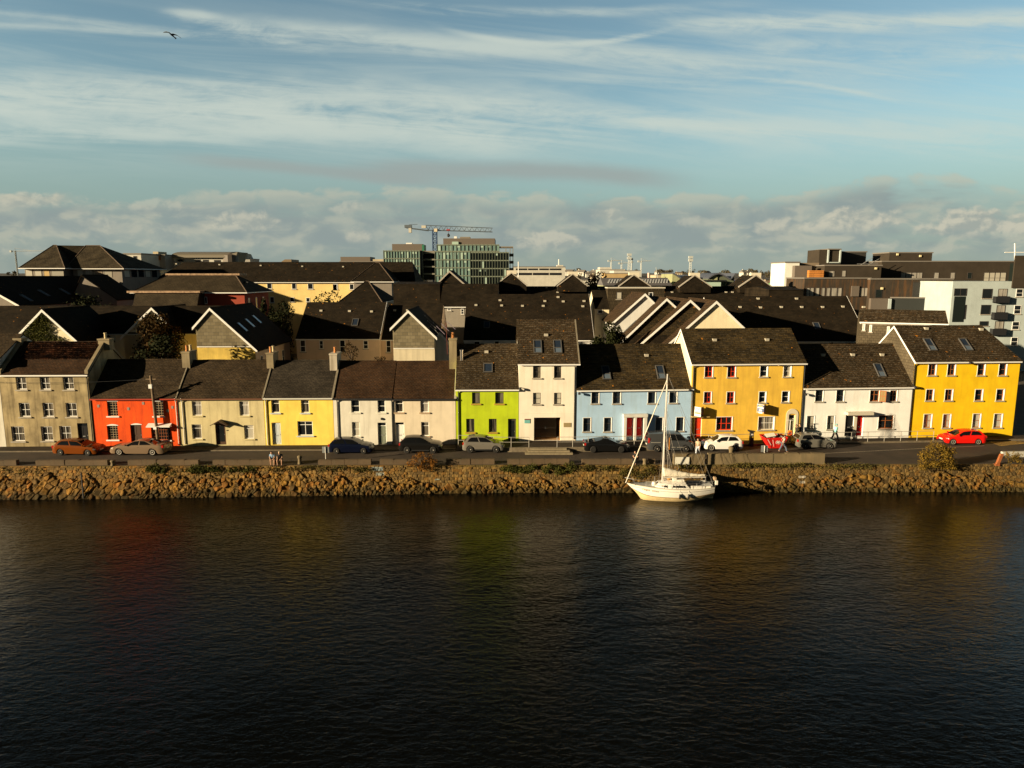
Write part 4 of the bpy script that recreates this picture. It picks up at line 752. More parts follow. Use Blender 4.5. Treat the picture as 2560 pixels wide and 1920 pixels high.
# ---------------------------------------------------------------- the estate behind the street
def wbox(par,P,ux,w,h,nrm,fm=M_WHITE,pane=M_GL,bar=None,sill=True,f=.08):
    """a window standing in a far wall: P its lower left corner on the wall, ux along the wall, nrm out of it"""
    ux=Vector(ux); nrm=Vector(nrm); Z=Vector((0,0,1)); P=Vector(P)
    q=MB(); o=P-nrm*.02
    q.obox(o,ux*f,nrm*.07,Z*h).obox(o+ux*(w-f),ux*f,nrm*.07,Z*h).obox(o+ux*f,ux*(w-2*f),nrm*.07,Z*f).obox(o+ux*f+Z*(h-f),ux*(w-2*f),nrm*.07,Z*f)
    if bar=='h': q.obox(o+ux*f+Z*(h*.45),ux*(w-2*f),nrm*.065,Z*.06)
    if bar=='v': q.obox(o+ux*(w/2-.03)+Z*f,ux*.06,nrm*.065,Z*(h-2*f))
    win=q.build('window',fm,par)
    MB().obox(o+ux*f+Z*f,ux*(w-2*f),nrm*.045,Z*(h-2*f)).build('pane',pane,win)
    if sill: MB().obox(P-nrm*.02-ux*.1-Z*.12,ux*(w+.2),nrm*.16,Z*.115).build('sill',M_STONE,win)
    return win
def wpx(par,fr,p,d=0.0,**k):
    """the same from a photograph rectangle on the front plane of fr"""
    a,za=fr.S(p[0],p[1],d); b,zb=fr.S(p[2],p[3],d); return wbox(par,fr.W(a,d,zb),fr.u,b-a,za-zb,-fr.n,**k)
def perp(label,fr,eL,apex,eR,length,wm,rm,name='gabled_building',split=None,lower=None,sidewin=(),sky=(),over=.35,barge=M_WHITE,z0=0.0,group=None,cat='building',gm=None,thick=.16,ov=.25):
    """a building whose gable faces the river: eL, apex, eR photograph points on the front plane; length metres back"""
    P=House(); P.fr=fr
    sl,zl=fr.S(*eL); sa,za=fr.S(*apex); sr,zr=fr.S(*eR)
    T=P.T=thing(name,label,cat,fr.W((sl+sr)/2,length/2,z0),group); P.sl,P.zl,P.sa,P.za,P.sr,P.zr=sl,zl,sa,za,sr,zr
    w=MB(); A=[(sl,z0-.3),(sl,zl),(sa,za),(sr,zr),(sr,z0-.3)]
    w.prism([fr.W(s,0,z) for s,z in A],fr.n*length); P.wall=w.build('wall',wm,T)
    if gm:  # slate hung upper gable with the render showing below
        zs=fr.S(eL[0],split)[1]; kl=(za-zl)/(sa-sl); kr=(za-zr)/(sr-sa)
        B=[(sl+.03,zs),(sl+.03,zl-.04),(sa,za-.05),(sr-.03,zr-.04)]; B+=[(sr-.03,zs)] if zs<zr-.06 else []
        if zs>=zr-.06: x=sa+(za-zs)/kr; B=[(sl+.03,zs),(sl+.03,zl-.04),(sa,za-.05),(x-.05,zs)]
        MB().prism([fr.W(s,-.06,z) for s,z in B],fr.n*.058).build('slate_cladding',gm,T)
        MB().fbox(fr,sl+.02,B[-1][0],-.10,-.062,zs-.10,zs).build('drip_board',M_WHITE,T)
    r=MB(); bq=MB(); t=thick
    for (s0,z0_,sg) in ((sl,zl,-1),(sr,zr,1)):
        k=(za-z0_)/(abs(sa-s0)); se=s0+sg*over; ze=z0_-over*k
        r.prism([fr.W(se,-ov,ze),fr.W(sa,-ov,za),fr.W(sa,-ov,za+t),fr.W(se,-ov,ze+t)],fr.n*(length+2*ov))
        if barge: bq.prism([fr.W(se,-ov-.05,ze-.14),fr.W(sa,-ov-.05,za-.14),fr.W(sa,-ov-.05,za+t+.04),fr.W(se,-ov-.05,ze+t+.04)],fr.n*.045)
    P.roof=r.build('roof',rm,T)
    if barge: bq.build('bargeboard',barge,T)
    # ridge cap
    MB().tube([fr.W(sa,-ov,za+t+.02),fr.W(sa,length+ov,za+t+.02)],.10,6).build('ridge_tiles',rm,P.roof)
    P.kR=(za-zr)/(sr-sa); P.kL=(za-zl)/(sa-sl)
    for (d,z,w_,h_) in sidewin: wbox(T,fr.W(sr+.0,d,z),fr.n,w_,h_,fr.u)
    for (side,q0,d,w_,l_) in sky:
        k,se,sgn=(P.kR,sr,1) if side=='R' else (P.kL,sl,-1)
        c=1/math.sqrt(1+k*k); dn=(fr.u*sgn*c-Vector((0,0,k*c))); nn=(fr.u*sgn*k*c+Vector((0,0,c)))
        o=fr.W(sa,d,za+t)+dn*q0-nn*.02; f=MB().obox(o,dn*l_,fr.n*w_,nn*.12).build('skylight',M_VEL,T)
        MB().obox(o+dn*.08+fr.n*.08+nn*.12,dn*(l_-.16),fr.n*(w_-.16),nn*.02).build('pane',mat('skylight_pane',(.10,.12,.14),.06,.8),f)
    return P
M_YW=plaster('mustard_render',(.62,.44,.10),amt=.35,dirt=(.25,.2,.06),patch=.25); M_PEW=plaster('pale_render',(.62,.54,.38),amt=.25)
# long roofs of the row right behind the street
E={}
E['l0']=house('long slate roofed terrace behind the two ivy gables',DY(93),-60,520,850,0,(20,833),(200,766),W_CREAM,S_BG,dr=5.2,name='estate_terrace',cat='building',fascia=M_PIPEW,ovf=.3,sag=-1)
for p in ((8,841,22,853),): wpx(E['l0'].T,E['l0'].fr,p)
E['a2']=perp('gabled estate house with ivy over its cream gable behind the grey house',DY(86),(46,842),(108,777),(203,862),9.5,W_CREAM,S_BGY,name='gabled_house',cat='house')
E['a3']=perp('gabled estate house half hidden behind the big dark tree',DY(93),(309,842),(381,772),(462,850),9.5,W_CREAM,S_BGY,name='gabled_house',cat='house')
E['a4']=perp('estate building with a large slate hung gable above a mustard wall',DY(87),(489,815),(526,773),(638,873),14.5,M_YW,S_BGY,split=866,gm=S_HUNG,name='gabled_house',cat='house',
   sky=[('R',3.0,2.4,.8,1.6),('R',2.6,6.0,.8,1.6),('R',2.2,9.6,.8,1.6)])
fr=E['a4'].fr
MB().obox(fr.W(E['a4'].sr,.02,-.2),fr.u*.03,fr.n*14.3,Vector((0,0,E['a4'].zr+.1))).build('side_render',W_PEACH,E['a4'].T)
for d,z in ((1.6,5.2),(4.6,5.2),(7.4,5.0),(10.5,5.0),(4.6,2.4)): wbox(E['a4'].T,fr.W(E['a4'].sr+.03,d,z),fr.n,.8,1.7,fr.u,bar='h')
E['a5']=house('estate terrace with cream walls in shade and a slate roof with rooflights',DY(97,0),742,950,880,0,(830,845),(830,757),W_PEACH,S_BG,dr=6.2,name='estate_terrace',cat='building',fascia=M_WHITE,ovf=.3,sag=-1,verge=(M_WHITE,'R'),sky=[(888,806,.9,1.5,False)])
for p in ((750,850,765,880),(798,851,809,872),(849,850,864,881),(908,851,921,872),(754,899,766,909),(798,899,812,909),(850,899,866,909)): wpx(E['a5'].T,E['a5'].fr,p,bar='h')
E['a5b']=house('narrow estate house between the slate terrace and the small slate hung gable',DY(98.5,0),951,1100,880,0,(990,847),(1000,760),W_PEACH,S_BG,dr=6.0,name='estate_terrace',cat='building',fascia=M_WHITE,ovf=.3,sag=-1)
wpx(E['a5b'].T,E['a5b'].fr,(965,850,978,881),bar='h')
E['a6']=perp('estate building with a small slate hung gable above a pale wall',DY(86.5),(982,818),(1021,779),(1086,841),11,M_PEW,S_BGY,split=870,gm=S_HUNG,name='gabled_house',cat='house',sky=[('R',3.2,3.0,.7,1.6),('R',2.4,5.2,.7,1.6),('R',1.6,7.4,.7,1.6)])
E['a6b']=perp('low porch roof beside the small slate hung gable',DY(88),(1088,846),(1100,834),(1126,862),5,W_SHW,S_BGY,name='porch',cat='building',over=.15)
E['a7']=house('broad estate block with a big dark slate roof behind the lime green house',DY(97,0),1160,1484,880,0,(1300,848),(1320,737),W_SHW,S_BG,dr=7.6,name='estate_block',cat='building',fascia=M_WHITE,ovf=.3,sag=-1,verge=(M_WHITE,'R'),sky=[(1217,812,.9,1.4,False)])
for p in ((1185,853,1200,862),(1236,852,1248,862),(1345,853,1360,862),(1452,851,1458,862)): wpx(E['a7'].T,E['a7'].fr,p)
E['a8']=house('narrow cream estate house with one upper window beside the round dark tree',DY(103,0),1485,1521,860,0,(1503,770),(1503,727),W_CREAM,S_BG,dr=4.5,name='estate_house',cat='house',ovf=.25,sag=-1)
wpx(E['a8'].T,E['a8'].fr,(1494,775,1507,784))
# the saw-tooth of four gables
GB=[('grey white gable at the back of the saw tooth row',94,(1533,807),(1612,737),(1668,792),W_SHW,9),('slate faced gable second from the back of the saw tooth row',90.5,(1547,862),(1666,749),(1754,830),None,12),
    ('slate faced gable between two others in the saw tooth row',88,(1599,863),(1725,753),(1808,830),None,12),('cream gable at the front of the saw tooth row above the ochre roof',85.5,(1663,868),(1790,756),(1866,829),W_CREAM,12)]
for i,(lb,Y,a,b,c,wm,L) in enumerate(GB):
    E['s%d'%i]=perp(lb,DY(Y),a,b,c,L,wm or S_PATCH,S_BGB,name='saw_tooth_gable',cat='building',group='saw tooth gables behind the pale blue house',over=.25,sky=[('L',4.5,3.0,.35,2.2)] if i in (1,2,3) else [],z0=0)
    if wm is None:
        fr=E['s%d'%i].fr; q=E['s%d'%i]; z=[q.zl+.4,q.zl+.4]
        MB().fbox(fr,q.sl+1.2,q.sr-1.0,-.03,-.002,q.zr-3,q.zr-.4).build('slate_cladding',S_BG,q.T)
E['a13']=house('long dark slate roofed block behind the ochre and white houses',DY(98,0),1790,2168,880,0,(2090,851),(2000,742),W_SHW,S_BG,dr=7.4,name='estate_block',cat='building',fascia=M_WHITE,ovf=.3,sag=-1,verge=(M_WHITE,'R'),sky=[(2042,815,.9,1.4,False)])
for p in ((2073,854,2085,862),(2117,854,2128,862)): wpx(E['a13'].T,E['a13'].fr,p)
# slate building turned towards the river, its gable at the right
f14=Frame(*onY(2331,814,84).xy,-24.0)
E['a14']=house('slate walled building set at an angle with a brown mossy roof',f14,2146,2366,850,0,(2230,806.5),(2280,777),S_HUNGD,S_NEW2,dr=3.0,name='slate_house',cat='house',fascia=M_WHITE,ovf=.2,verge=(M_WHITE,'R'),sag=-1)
for p in ((2157,808,2162,826),(2174,812,2179,830),(2218,816,2223,834)): wpx(E['a14'].T,f14,p,fm=M_WHITE,pane=M_BLIND)
# little bright roof vents
def vents(H,L):
    for x,y in L:
        s,d,z=on_roof(H,x,y); fr=H.fr; MB().fbox(fr,s-.2,s+.2,d-.16,d+.16,z-.1,z+.16).build('roof_vent',mat('vent_tile',(.42,.38,.30),.7),H.T)
vents(E['a7'],((1190,763),(1250,751),(1254,764),(1306,765),(1362,753),(1358,765),(1395,743),(1408,754),(1460,753),(1457,766))); vents(E['a5'],((803,777),(874,778),(929,779))); vents(E['a5b'],((987,776),(1019,776)))
vents(E['a13'],((1895,747),(1850,768),(1901,769),(1953,768),(1991,747),(2004,768),(2056,768),(2107,767),(2159,768)))
vents(HS['tall'],((1365,838),)); vents(HS['lime'],((1216,880),)); vents(HS['ochre'],((1786,850.5),(1917,850))); vents(HS['blue'],((1616,889),)); vents(HS['white2'],((2057,888),(2131,887.5),(2204,887.5))); vents(HS['gold'],((2315,822),(2452,824)))
# ---------------------------------------------------------------- the second row
def hipblock(label,fr,pL,pR,ze_py,rpL,rpR,rpy,depth,wm,rm,name='hipped_building',z0=0,over=.6,rd=None,fas=M_WHITE):
    """hipped roof on a rectangular body; rpL..rpR the ends of its ridge"""
    P=House(); P.fr=fr; rd=rd or depth/2
    mid=(pL+pR)/2; P.ze=ze=fr.S(mid,ze_py)[1]; s0=fr.S(pL,ze_py)[0]; s1=fr.S(pR,ze_py)[0]; P.s0,P.s1=s0,s1
    zr=fr.S((rpL+rpR)/2,rpy,rd)[1]; a=fr.S(rpL,rpy,rd)[0]; b=fr.S(rpR,rpy,rd)[0]; P.zr=zr
    T=P.T=thing(name,label,'building',fr.W((s0+s1)/2,depth/2,z0))
    P.wall=MB().fbox(fr,s0+over,s1-over,over,depth-over,z0-.3,ze).build('wall',wm,T)
    r=MB(); c=[fr.W(s0,0,ze),fr.W(s1,0,ze),fr.W(s1,depth,ze),fr.W(s0,depth,ze)]; A,B=fr.W(a,rd,zr),fr.W(b,rd,zr)
    r.poly(c[0],c[1],B,A).poly(c[1],c[2],B).poly(c[2],c[3],A,B).poly(c[3],c[0],A).poly(*c[::-1]); P.roof=r.build('roof',rm,T)
    MB().fbox(fr,s0-.06,s1+.06,-.06,depth+.06,ze-.16,ze-.01).build('fascia',fas,T)
    q=MB(); 
    for p in (c[0],c[1]): q.tube([p,A if p is c[0] else B],.09,5)
    q.tube([A,B],.10,5); q.build('ridge_tiles',mat('ridge_tile',(.11,.075,.05),.8),P.roof)
    P.depth=depth; P.over=over; P.dr=rd; P.sl=(zr-ze)/rd
    return P
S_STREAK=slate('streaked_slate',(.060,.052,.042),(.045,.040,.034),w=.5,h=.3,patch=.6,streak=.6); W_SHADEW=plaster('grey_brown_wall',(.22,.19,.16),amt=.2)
fB=DY(138,0)
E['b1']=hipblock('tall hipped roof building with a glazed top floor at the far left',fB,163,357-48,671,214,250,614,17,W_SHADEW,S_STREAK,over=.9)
E['b1'].T['label']='hipped roof building with a glazed corner top floor behind the dark roofs at the left'
fB2=DY(136,0)
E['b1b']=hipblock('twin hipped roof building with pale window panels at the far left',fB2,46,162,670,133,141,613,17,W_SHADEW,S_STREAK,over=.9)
Q=E['b1b']
for i,(x0,x1,m_) in enumerate(((62,82,M_BLIND),(85,105,M_BLIND),(108,125,mat('amber_blind',(.45,.30,.10),.5)),(127,160,mat('dusty_panel',(.26,.24,.19),.5)))):
    wpx(Q.T,fB2,(x0,673,x1,691),d=.9,fm=mat('stone_mullion',(.30,.26,.20),.7),pane=m_,sill=False)
s,d,z=on_roof(Q,115,641) if False else (0,0,0)
Q=E['b1']
for (x0,x1,m_) in ((193,209,M_BLIND),(212,232,M_NET),(235,257,mat('lit_room',(.16,.12,.08),.4)),(259,281,mat('dusty_panel',(.26,.24,.19)))):
    wpx(Q.T,fB,(x0,674,x1,693),d=.9,fm=mat('stone_mullion',(.30,.26,.20)),pane=m_,sill=False)
for i in range(5): wbox(Q.T,fB.W(Q.s1-.9,1.6+i*2.7,Q.ze-1.75),fB.n,2.1,1.5,fB.u,fm=M_DARKFR,pane=M_BLIND if i in (0,3) else M_GL,sill=False)
wbox(Q.T,fB.W(Q.s1-.9,7.5,Q.ze-6.4),fB.n,.7,1.7,fB.u,pane=M_BLIND); wbox(Q.T,fB.W(Q.s1-.9,3.5,Q.ze-6.4),fB.n,.7,1.7,fB.u,fm=M_DARKFR)
q=MB(); A1=fB2.W(fB2.S(138,614,8.5)[0],8.5,E['b1'].zr-.02); A2=fB.W(fB.S(216,614,8.5)[0],8.5,E['b1'].zr-.02); B1=fB2.W(E['b1b'].s1-3.5,3.2,E['b1b'].ze+.3); B2=fB.W(E['b1'].s0+3.5,3.2,E['b1'].ze+.3)
q.poly(B1,B2,A2,A1).poly(A1,A2,A2+Vector((4,8,-4)),A1+Vector((-2,8,-4))); q.build('valley_roof',S_STREAK,E['b1'].T)
MB().fbox(fB,fB.S(158,680,2)[0],fB.S(196,680,2)[0],2.6,6,0,E['b1'].ze+.2).build('recess_wall',W_SHADEW,E['b1'].T)
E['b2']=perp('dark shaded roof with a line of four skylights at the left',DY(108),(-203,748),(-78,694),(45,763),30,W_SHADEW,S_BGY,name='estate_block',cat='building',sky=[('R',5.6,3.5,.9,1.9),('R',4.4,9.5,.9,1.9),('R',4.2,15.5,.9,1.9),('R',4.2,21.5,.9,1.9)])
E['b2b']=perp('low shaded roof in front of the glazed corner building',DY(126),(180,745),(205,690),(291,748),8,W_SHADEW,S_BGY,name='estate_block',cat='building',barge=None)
W_BRICK=plaster('brick_red_wall',(.30,.055,.030),amt=.2); S_MAN=slate('mansard_slate',(.052,.044,.036),(.040,.034,.028),w=.5,h=.3,patch=.4,streak=.2)
fC=DY(116,0)
E['b3']=hipblock('red walled building with a flat topped hipped roof and rusty edge flashing',fC,325,617,731,424,588,686,13,W_BRICK,S_MAN,over=.7,rd=5.0)
Q=E['b3']; M_RUST=mat('rusty_flashing',(.30,.19,.11),.7,var=.6,vs=2.5)
a,z=fC.S(415,684.5,5); b,_=fC.S(600,684.5,5); MB().fbox(fC,a,b,4.7,8.2,z-.25,z+.06).build('roof_edge',M_RUST,Q.T)
a,z=fC.S(330,731); b,_=fC.S(506,731); z2=fC.S(430,771)[1]
MB().prism([fC.W(a+1.2,.68,z2),fC.W(a+1.2,.68,z-.05),fC.W(a+1.2,-1.2,z-.05),fC.W(a+1.2,-2.6,z2)],fC.u*(b-a-1.2)).build('mansard_slope',S_MAN,Q.T)
MB().fbox(fC,a,b+.3,-1.6,.68,z-.04,z+.28).build('flat_roof_edge',M_RUST,Q.T)
for p in ((511,742,519,759),): wpx(Q.T,fC,p,d=.7)
for d in (2.2,5.6,9.0): wbox(Q.T,fC.W(Q.s1-.7,d,Q.ze-2.9),fC.n,.8,1.9,fC.u)
MB().obox(fC.W(Q.s1-2.5,4.2,Q.zr-1.4),fC.u*.9,fC.n*.9,Vector((0,0,.15))).build('skylight',M_VGL,Q.T)
fD=DY(152,0)
E['b4']=house('long yellow block with a plain slate roof and a row of small windows',fD,385,1036,760,0,(745,704),(600,656),plaster('soft_yellow_wall',(.74,.55,.22),amt=.1),S_BG,dr=7,name='estate_block',cat='building',fascia=M_WHITE,ovf=.4,hipL=4,hipR=1.2,sag=-1)
for p in ((632,707,637,714),(667,707.5,680,722),(729,708,741,723),(769,709,783,723),(832,709,845,724),(832,710,843,724),(873.5,710,885,724),(660,742,671,757),(675,742,686,757),(725,743,736,755),(765,744,775,755)): wpx(E['b4'].T,fD,p)
vents(E['b4'],((441,660),(549,662),(652,664),(756,666),(858,667)))
E['b4b']=hipblock('projecting hipped wing of the long yellow block',DY(144,0),877,1012-28,704,938,948,657,15,W_SHADEW,S_BG,over=.5)
E['b5']=hipblock('small pyramid roof in front of the long yellow block',DY(122,0),845,956,756,914,921,703,16,W_PEACH,S_BG,over=.5)
E['b6']=house('dark windowless block between the pyramid roof and the office',DY(119,0),984,1100,760,0,(1040,712),(1040,706),S_BG,S_BG,dr=4,name='slate_block',cat='building',ovf=.1,sag=-1)
E['b6b']=house('shaded estate block with a white wall left of the broad slate roof',DY(112,0),1100,1245,800,0,(1160,766),(1170,711),plaster('shade_toned_wall',(.26,.23,.19),amt=.2),S_BG,dr=6.5,name='estate_block',cat='building',fascia=M_WHITE,ovf=.3,sag=-1)  # white wall darkened: a missing shadow put into its colour
for p in ((1118,768,1128,777),(1152,772,1160,786)): wpx(E['b6b'].T,E['b6b'].fr,p,bar='h')
fE=DY(128,0)
E['b8']=house('long slate roofed row carrying five cross gables with pale chimneys',fE,1236,2015,760,0,(1500,748),(1500,717),S_BG,S_BG,dr=5.5,name='gabled_row',cat='building',ovf=.3,sag=-1)
vents(E['b8'],((1366,720),(1417,721),(1449,721),(1497,722),(1473,731),(1394,731),(1563,728),(1606,729),(1646,729),(1680,731),(1731,731),(1752,731),(1815,731),(1831,731),(1879,731)))
for i,(ax,ay,L,Rr,by) in enumerate(((1432,686,1395,1467,716),(1585,688,1549,1625,717),(1737,689,1700,1777,718),(1890,689,1850,1928,718),(1278.5,683,1240,1316,714))):
    sa,za=fE.S(ax,ay,1.5); sl,zl=fE.S(L,by,1.5); sr,_=fE.S(Rr,by,1.5)
    MB().prism([fE.W(sl,1.5,zl-1),fE.W(sl,1.5,zl),fE.W(sa,1.5,za),fE.W(sr,1.5,zl),fE.W(sr,1.5,zl-1)],fE.n*8).build('cross_gable',S_BG,E['b8'].T)
    q=MB()
    for s_,sg in ((sl,-1),(sr,1)): q.prism([fE.W(s_+sg*.2,1.38,zl-.05),fE.W(sa,1.38,za-.05),fE.W(sa,1.38,za+.16),fE.W(s_+sg*.2,1.38,zl+.16)],fE.n*.55)
    q.build('gable_coping',mat('lead_coping',(.36,.32,.27),.6),E['b8'].T)
    a=fE.S(ax-12,ay,9)[0]; b=fE.S(ax+13,ay,9)[0]; zt=fE.S(ax,ay-7,9)[1]
    MB().fbox(fE,a,b,9,10.2,za-3,zt).build('chimney',mat('pale_chimney',(.62,.56,.44),.8),E['b8'].T)
E['b8f']=perp('small brown gable below the glass office',DY(124,0),(1088,715),(1124,679),(1161,711),10,S_BG,S_BGY,name='gabled_house',cat='house',over=.2,barge=mat('lead_coping',(.36,.32,.27)))
fF=DY(118,0)
E['b9']=thing('dormer_wall','dark slate clad wall with two windows under a white edge','building',fF.W(fF.S(1590,745)[0],1,0)); a,z1=fF.S(1520,721); b,z2=fF.S(1660,770)
MB().fbox(fF,a,b,0,3,0,z1).build('wall',slate('clad_slate',(.055,.047,.038),(.04,.034,.028),w=.4,h=.9,patch=.3),E['b9']); MB().fbox(fF,a-.1,b+.1,-.12,3.1,z1+.002,z1+.2).build('coping',mat('pale_coping',(.5,.46,.38),.7),E['b9'])
for p,m_ in (((1541,730,1554,748),M_BLIND),((1622,731,1632,748),M_GL)): wpx(E['b9'],fF,p,pane=m_,fm=M_DARKFR if m_ is M_BLIND else M_WHITE)
# ---------------------------------------------------------------- glass office with its crane
fG=DY(235,0); T=E['of']=thing('glass_office','green tinted glass office block with rooftop plant rooms','office building',fG.W(fG.S(1120,690)[0],10,0))
M_OG=mat('green_office_glass',(.15,.235,.215),.12,.6,var=.3,vs=.35); M_OGP=mat('pale_green_blind',(.36,.47,.40),.3); M_OGD=mat('dark_office_glass',(.012,.016,.014),.1,.5); M_MUL=mat('olive_mullion',(.17,.195,.15),.5); M_PLANT=mat('grey_brown_cladding',(.13,.105,.085),.6); M_CONC=mat('raw_concrete',(.20,.175,.14),.8)
def gwall(px0,px1,py0,py1,floors,cols,gm,d=0.0,blind=.3,depth=20,mul=M_MUL,seed=1):
    a,z1=fG.S(px0,py0,d); b,_=fG.S(px1,py0,d); z0=0; zb=fG.S((px0+px1)/2,py1,d)[1]
    MB().fbox(fG,a,b,d,d+depth,z0,z1).build('glass_wall',gm,T)
    q=MB(); fh=(z1-zb)/floors; n=floors+int(zb/fh)+1
    for i in range(cols+1):
        x=a+(b-a)*i/cols; q.fbox(fG,x-.05,x+.05,d-.2,d-.003,0,z1)
    for j in range(n):
        z=z1-j*fh; 
        if z>1: q.fbox(fG,a,b,d-.16,d-.004,z-.34,z)
    q.build('mullions',mul,T)
    rg=random.Random(seed)
    for i in range(cols):
        for j in range(n-1):
            x=a+(b-a)*i/cols; w=(b-a)/cols; zt=z1-j*fh-.5
            if rg.random()<blind: MB().fbox(fG,x+.1,x+w*rg.choice((.5,.92,.92)),d-.05,d-.002,max(.1,zt-fh+.55 if rg.random()<.45 else zt-fh*.25),zt).build('blind',M_OGP,T)
gwall(958.5,1049,626,664,2,13,M_OG,0,.45,22,seed=3); gwall(1087,1175,628,688,3,10,M_OG,0,.42,24,seed=5); gwall(1175.2,1272,630,690,3,14,M_OGD,0.05,.10,24,M_MUL,9)
gwall(1092,1248,611,627,1,16,M_OG,3,.35,18,seed=8)
def gbox(px0,px1,py0,py1,d0,d1,m_,nm):
    a,z1=fG.S(px0,py0,d0); b,_=fG.S(px1,py0,d0); zb=fG.S(px0,py1,d0)[1]; return MB().fbox(fG,a,b,d0,d1,zb,z1).build(nm,m_,T)
gbox(1108,1237,596,611.5,6,18,M_PLANT,'plant_room'); gbox(980,1056,610,626.5,4,14,M_PLANT,'plant_room'); gbox(1049,1087,627,634,2.5,16,M_CONC,'link_roof'); gbox(1055,1060,612,627,3.8,9,mat('green_fin',(.03,.16,.09),.5),'green_fin')
for y in (647,665,683): gbox(1049.2,1086.8,y,y+3.5,1.5,14,M_CONC,'floor_slab')
gbox(1049.1,1086.9,634,700,6,15,mat('open_dark_floor',(.03,.028,.026),.8),'open_floors'); gbox(1049.5,1057,627,700,.2,3,M_OGD,'stair_glass')
gbox(1135,1142,591,596.5,8,10,M_WHITE,'roof_unit'); gbox(1150,1175,592,596.5,8,11,M_CONC,'roof_unit'); gbox(1015,1030,607,610.5,7,9,M_WHITE,'roof_unit'); gbox(1130,1146,604,611,5.5,5.98,M_OGP,'roof_door'); 
gbox(1248.5,1283,616,619,3,9,M_CONC,'roof_canopy')
for x in (1264,1274.5,1281.5): gbox(x,x+1.6,619.2,690,3.2,3.6,M_CONC,'column')
for y in (634,652,670): gbox(1273,1284,y,y+7,2.6,5.4,M_PLANT,'balcony')
# tower crane
fK=DY(262,0); T=thing('tower_crane','blue tower crane with a long lattice jib above the glass office','crane',fK.W(fK.S(1087,650)[0],0,0))
M_CRB=mat('crane_blue',(.04,.075,.16),.5); M_CRG=mat('crane_grey',(.10,.12,.14),.5)
def lattice(q,a,b,w,n,r,up):
    a,b=Vector(a),Vector(b); up=Vector(up); t=(b-a).normalized(); sd=t.cross(up).normalized()
    C=[(sd*i*w/2+up*j*w/2) for i,j in ((-1,-1),(1,-1),(1,1),(-1,1))]
    for c in C: q.tube([a+c,b+c],r,5)
    for i in range(n):
        p0=a+(b-a)*i/n; p1=a+(b-a)*(i+1)/n
        for k in range(4):
            c0,c1=C[k],C[(k+1)%4]; q.tube([p0+(c0 if i%2 else c1),p1+(c1 if i%2 else c0)],r*.6,4); q.tube([p1+c0,p1+c1],r*.5,4)
x=fK.S(1087,600)[0]; zt=fK.S(1087,575)[1]
q=MB(); lattice(q,fK.W(x,0,0),fK.W(x,0,zt),1.5,22,.17,(0,1,0)); q.build('mast',M_CRB,T)
q=MB(); j1,jz1=fK.S(1064,567); j2,jz2=fK.S(1231,573)
L0=fK.W(j1,0,jz1); L1=fK.W(j2,0,jz2); n=26
for dz,dy in ((0,.7),(0,-.7)): q.tube([L0+Vector((0,dy,-1.2)),L1+Vector((0,dy,-1.0))],.13,5)
q.tube([L0+Vector((0,0,.55)),L1+Vector((0,0,.4))],.14,5)
for i in range(n):
    for dy in (.7,-.7):
        p=lambda t,tp:L0.lerp(L1,t)+(Vector((0,0,.5)) if tp else Vector((0,dy,-1.1)))
        q.tube([p(i/n,i%2==0),p((i+1)/n,i%2==1)],.075,4)
q.build('jib',M_CRG,T)
q=MB(); c1,cz=fK.S(1016,566); P0=fK.W(c1,0,cz); q.tube([P0+Vector((0,.5,-.5)),L0+Vector((1,.5,-1.4))],.22,5).tube([P0+Vector((0,-.5,-.5)),L0+Vector((1,-.5,-1.4))],.22,5).tube([P0+Vector((1,0,.6)),L0+Vector((-3,0,.9))],.08,4); q.obox(P0+Vector((-.6,-.8,-.5)),(2.6,0,0),(0,1.6,0),(0,0,1.0)); q.build('counter_jib',M_CRG,T)
a,z1=fK.S(1022,570); b,z0=fK.S(1029,582); MB().fbox(fK,a,b,-.7,.7,z0,z1).build('counterweight',mat('pale_concrete',(.5,.47,.4),.8),T)
a,z1=fK.S(1086,572); b,z0=fK.S(1094,580); MB().fbox(fK,a,b,-1.4,.4,z0,z1).build('cab',mat('cream_cab',(.6,.52,.38),.5),T)
a,z1=fK.S(1054,564); b,z0=fK.S(1065,570.5); MB().fbox(fK,a,b,-.6,.6,z0,z1).build('winch',mat('pale_concrete',(.5,.47,.4)),T)
a,z1=fK.S(1116.5,573.5); b,z0=fK.S(1125,576.5); MB().fbox(fK,a,b,-.9,.9,z0,z1).build('trolley',mat('trolley_red',(.35,.03,.03),.5),T)
a,z1=fK.S(1121,576.5); _,z0=fK.S(1121,584); MB().tube([fK.W(a,0,z1),fK.W(a,0,z0)],.06,4).lathe(fK.W(a,0,z0-1.0),[(.1,-.3),(.5,0),(.55,.5),(.2,1.0)],8).build('hook_block',M_PIPE,T)
# ---------------------------------------------------------------- dark apartment block on the right
fR=DY(135,0); T=E['ap']=thing('apartment_block','dark stepped apartment block with flat roofs and rust streaked cladding','apartment block',fR.W(fR.S(2200,700)[0],8,0))
M_DCL=plaster('dark_cladding',(.044,.034,.024),dirt=(.04,.03,.02),amt=.5,patch=.2); M_DCL2=plaster('dark_cladding_rusted',(.046,.035,.025),dirt=(.26,.10,.018),amt=.32,patch=.25); M_LEDGE=mat('lead_ledge',(.17,.15,.13),.6); M_PW=plaster('pale_blue_white_wall',(.40,.455,.45),amt=.08)
def abox(px0,px1,py0,py1,d0,d1,m_,nm,par=None,fl=True,cop=False):
    a,z1=fR.S(px0,py0,d0); b,_=fR.S(px1,py0,d0); zb=0 if py1 is None else fR.S(px0,py1,d0)[1]
    o=MB().fbox(fR,a,b,d0,d1,zb,z1).build(nm,m_,par or T)
    if cop: MB().fbox(fR,a-.15,b+.15,d0-.15,d1,z1+.003,z1+.25).build('coping',M_LEDGE,o)
    return o
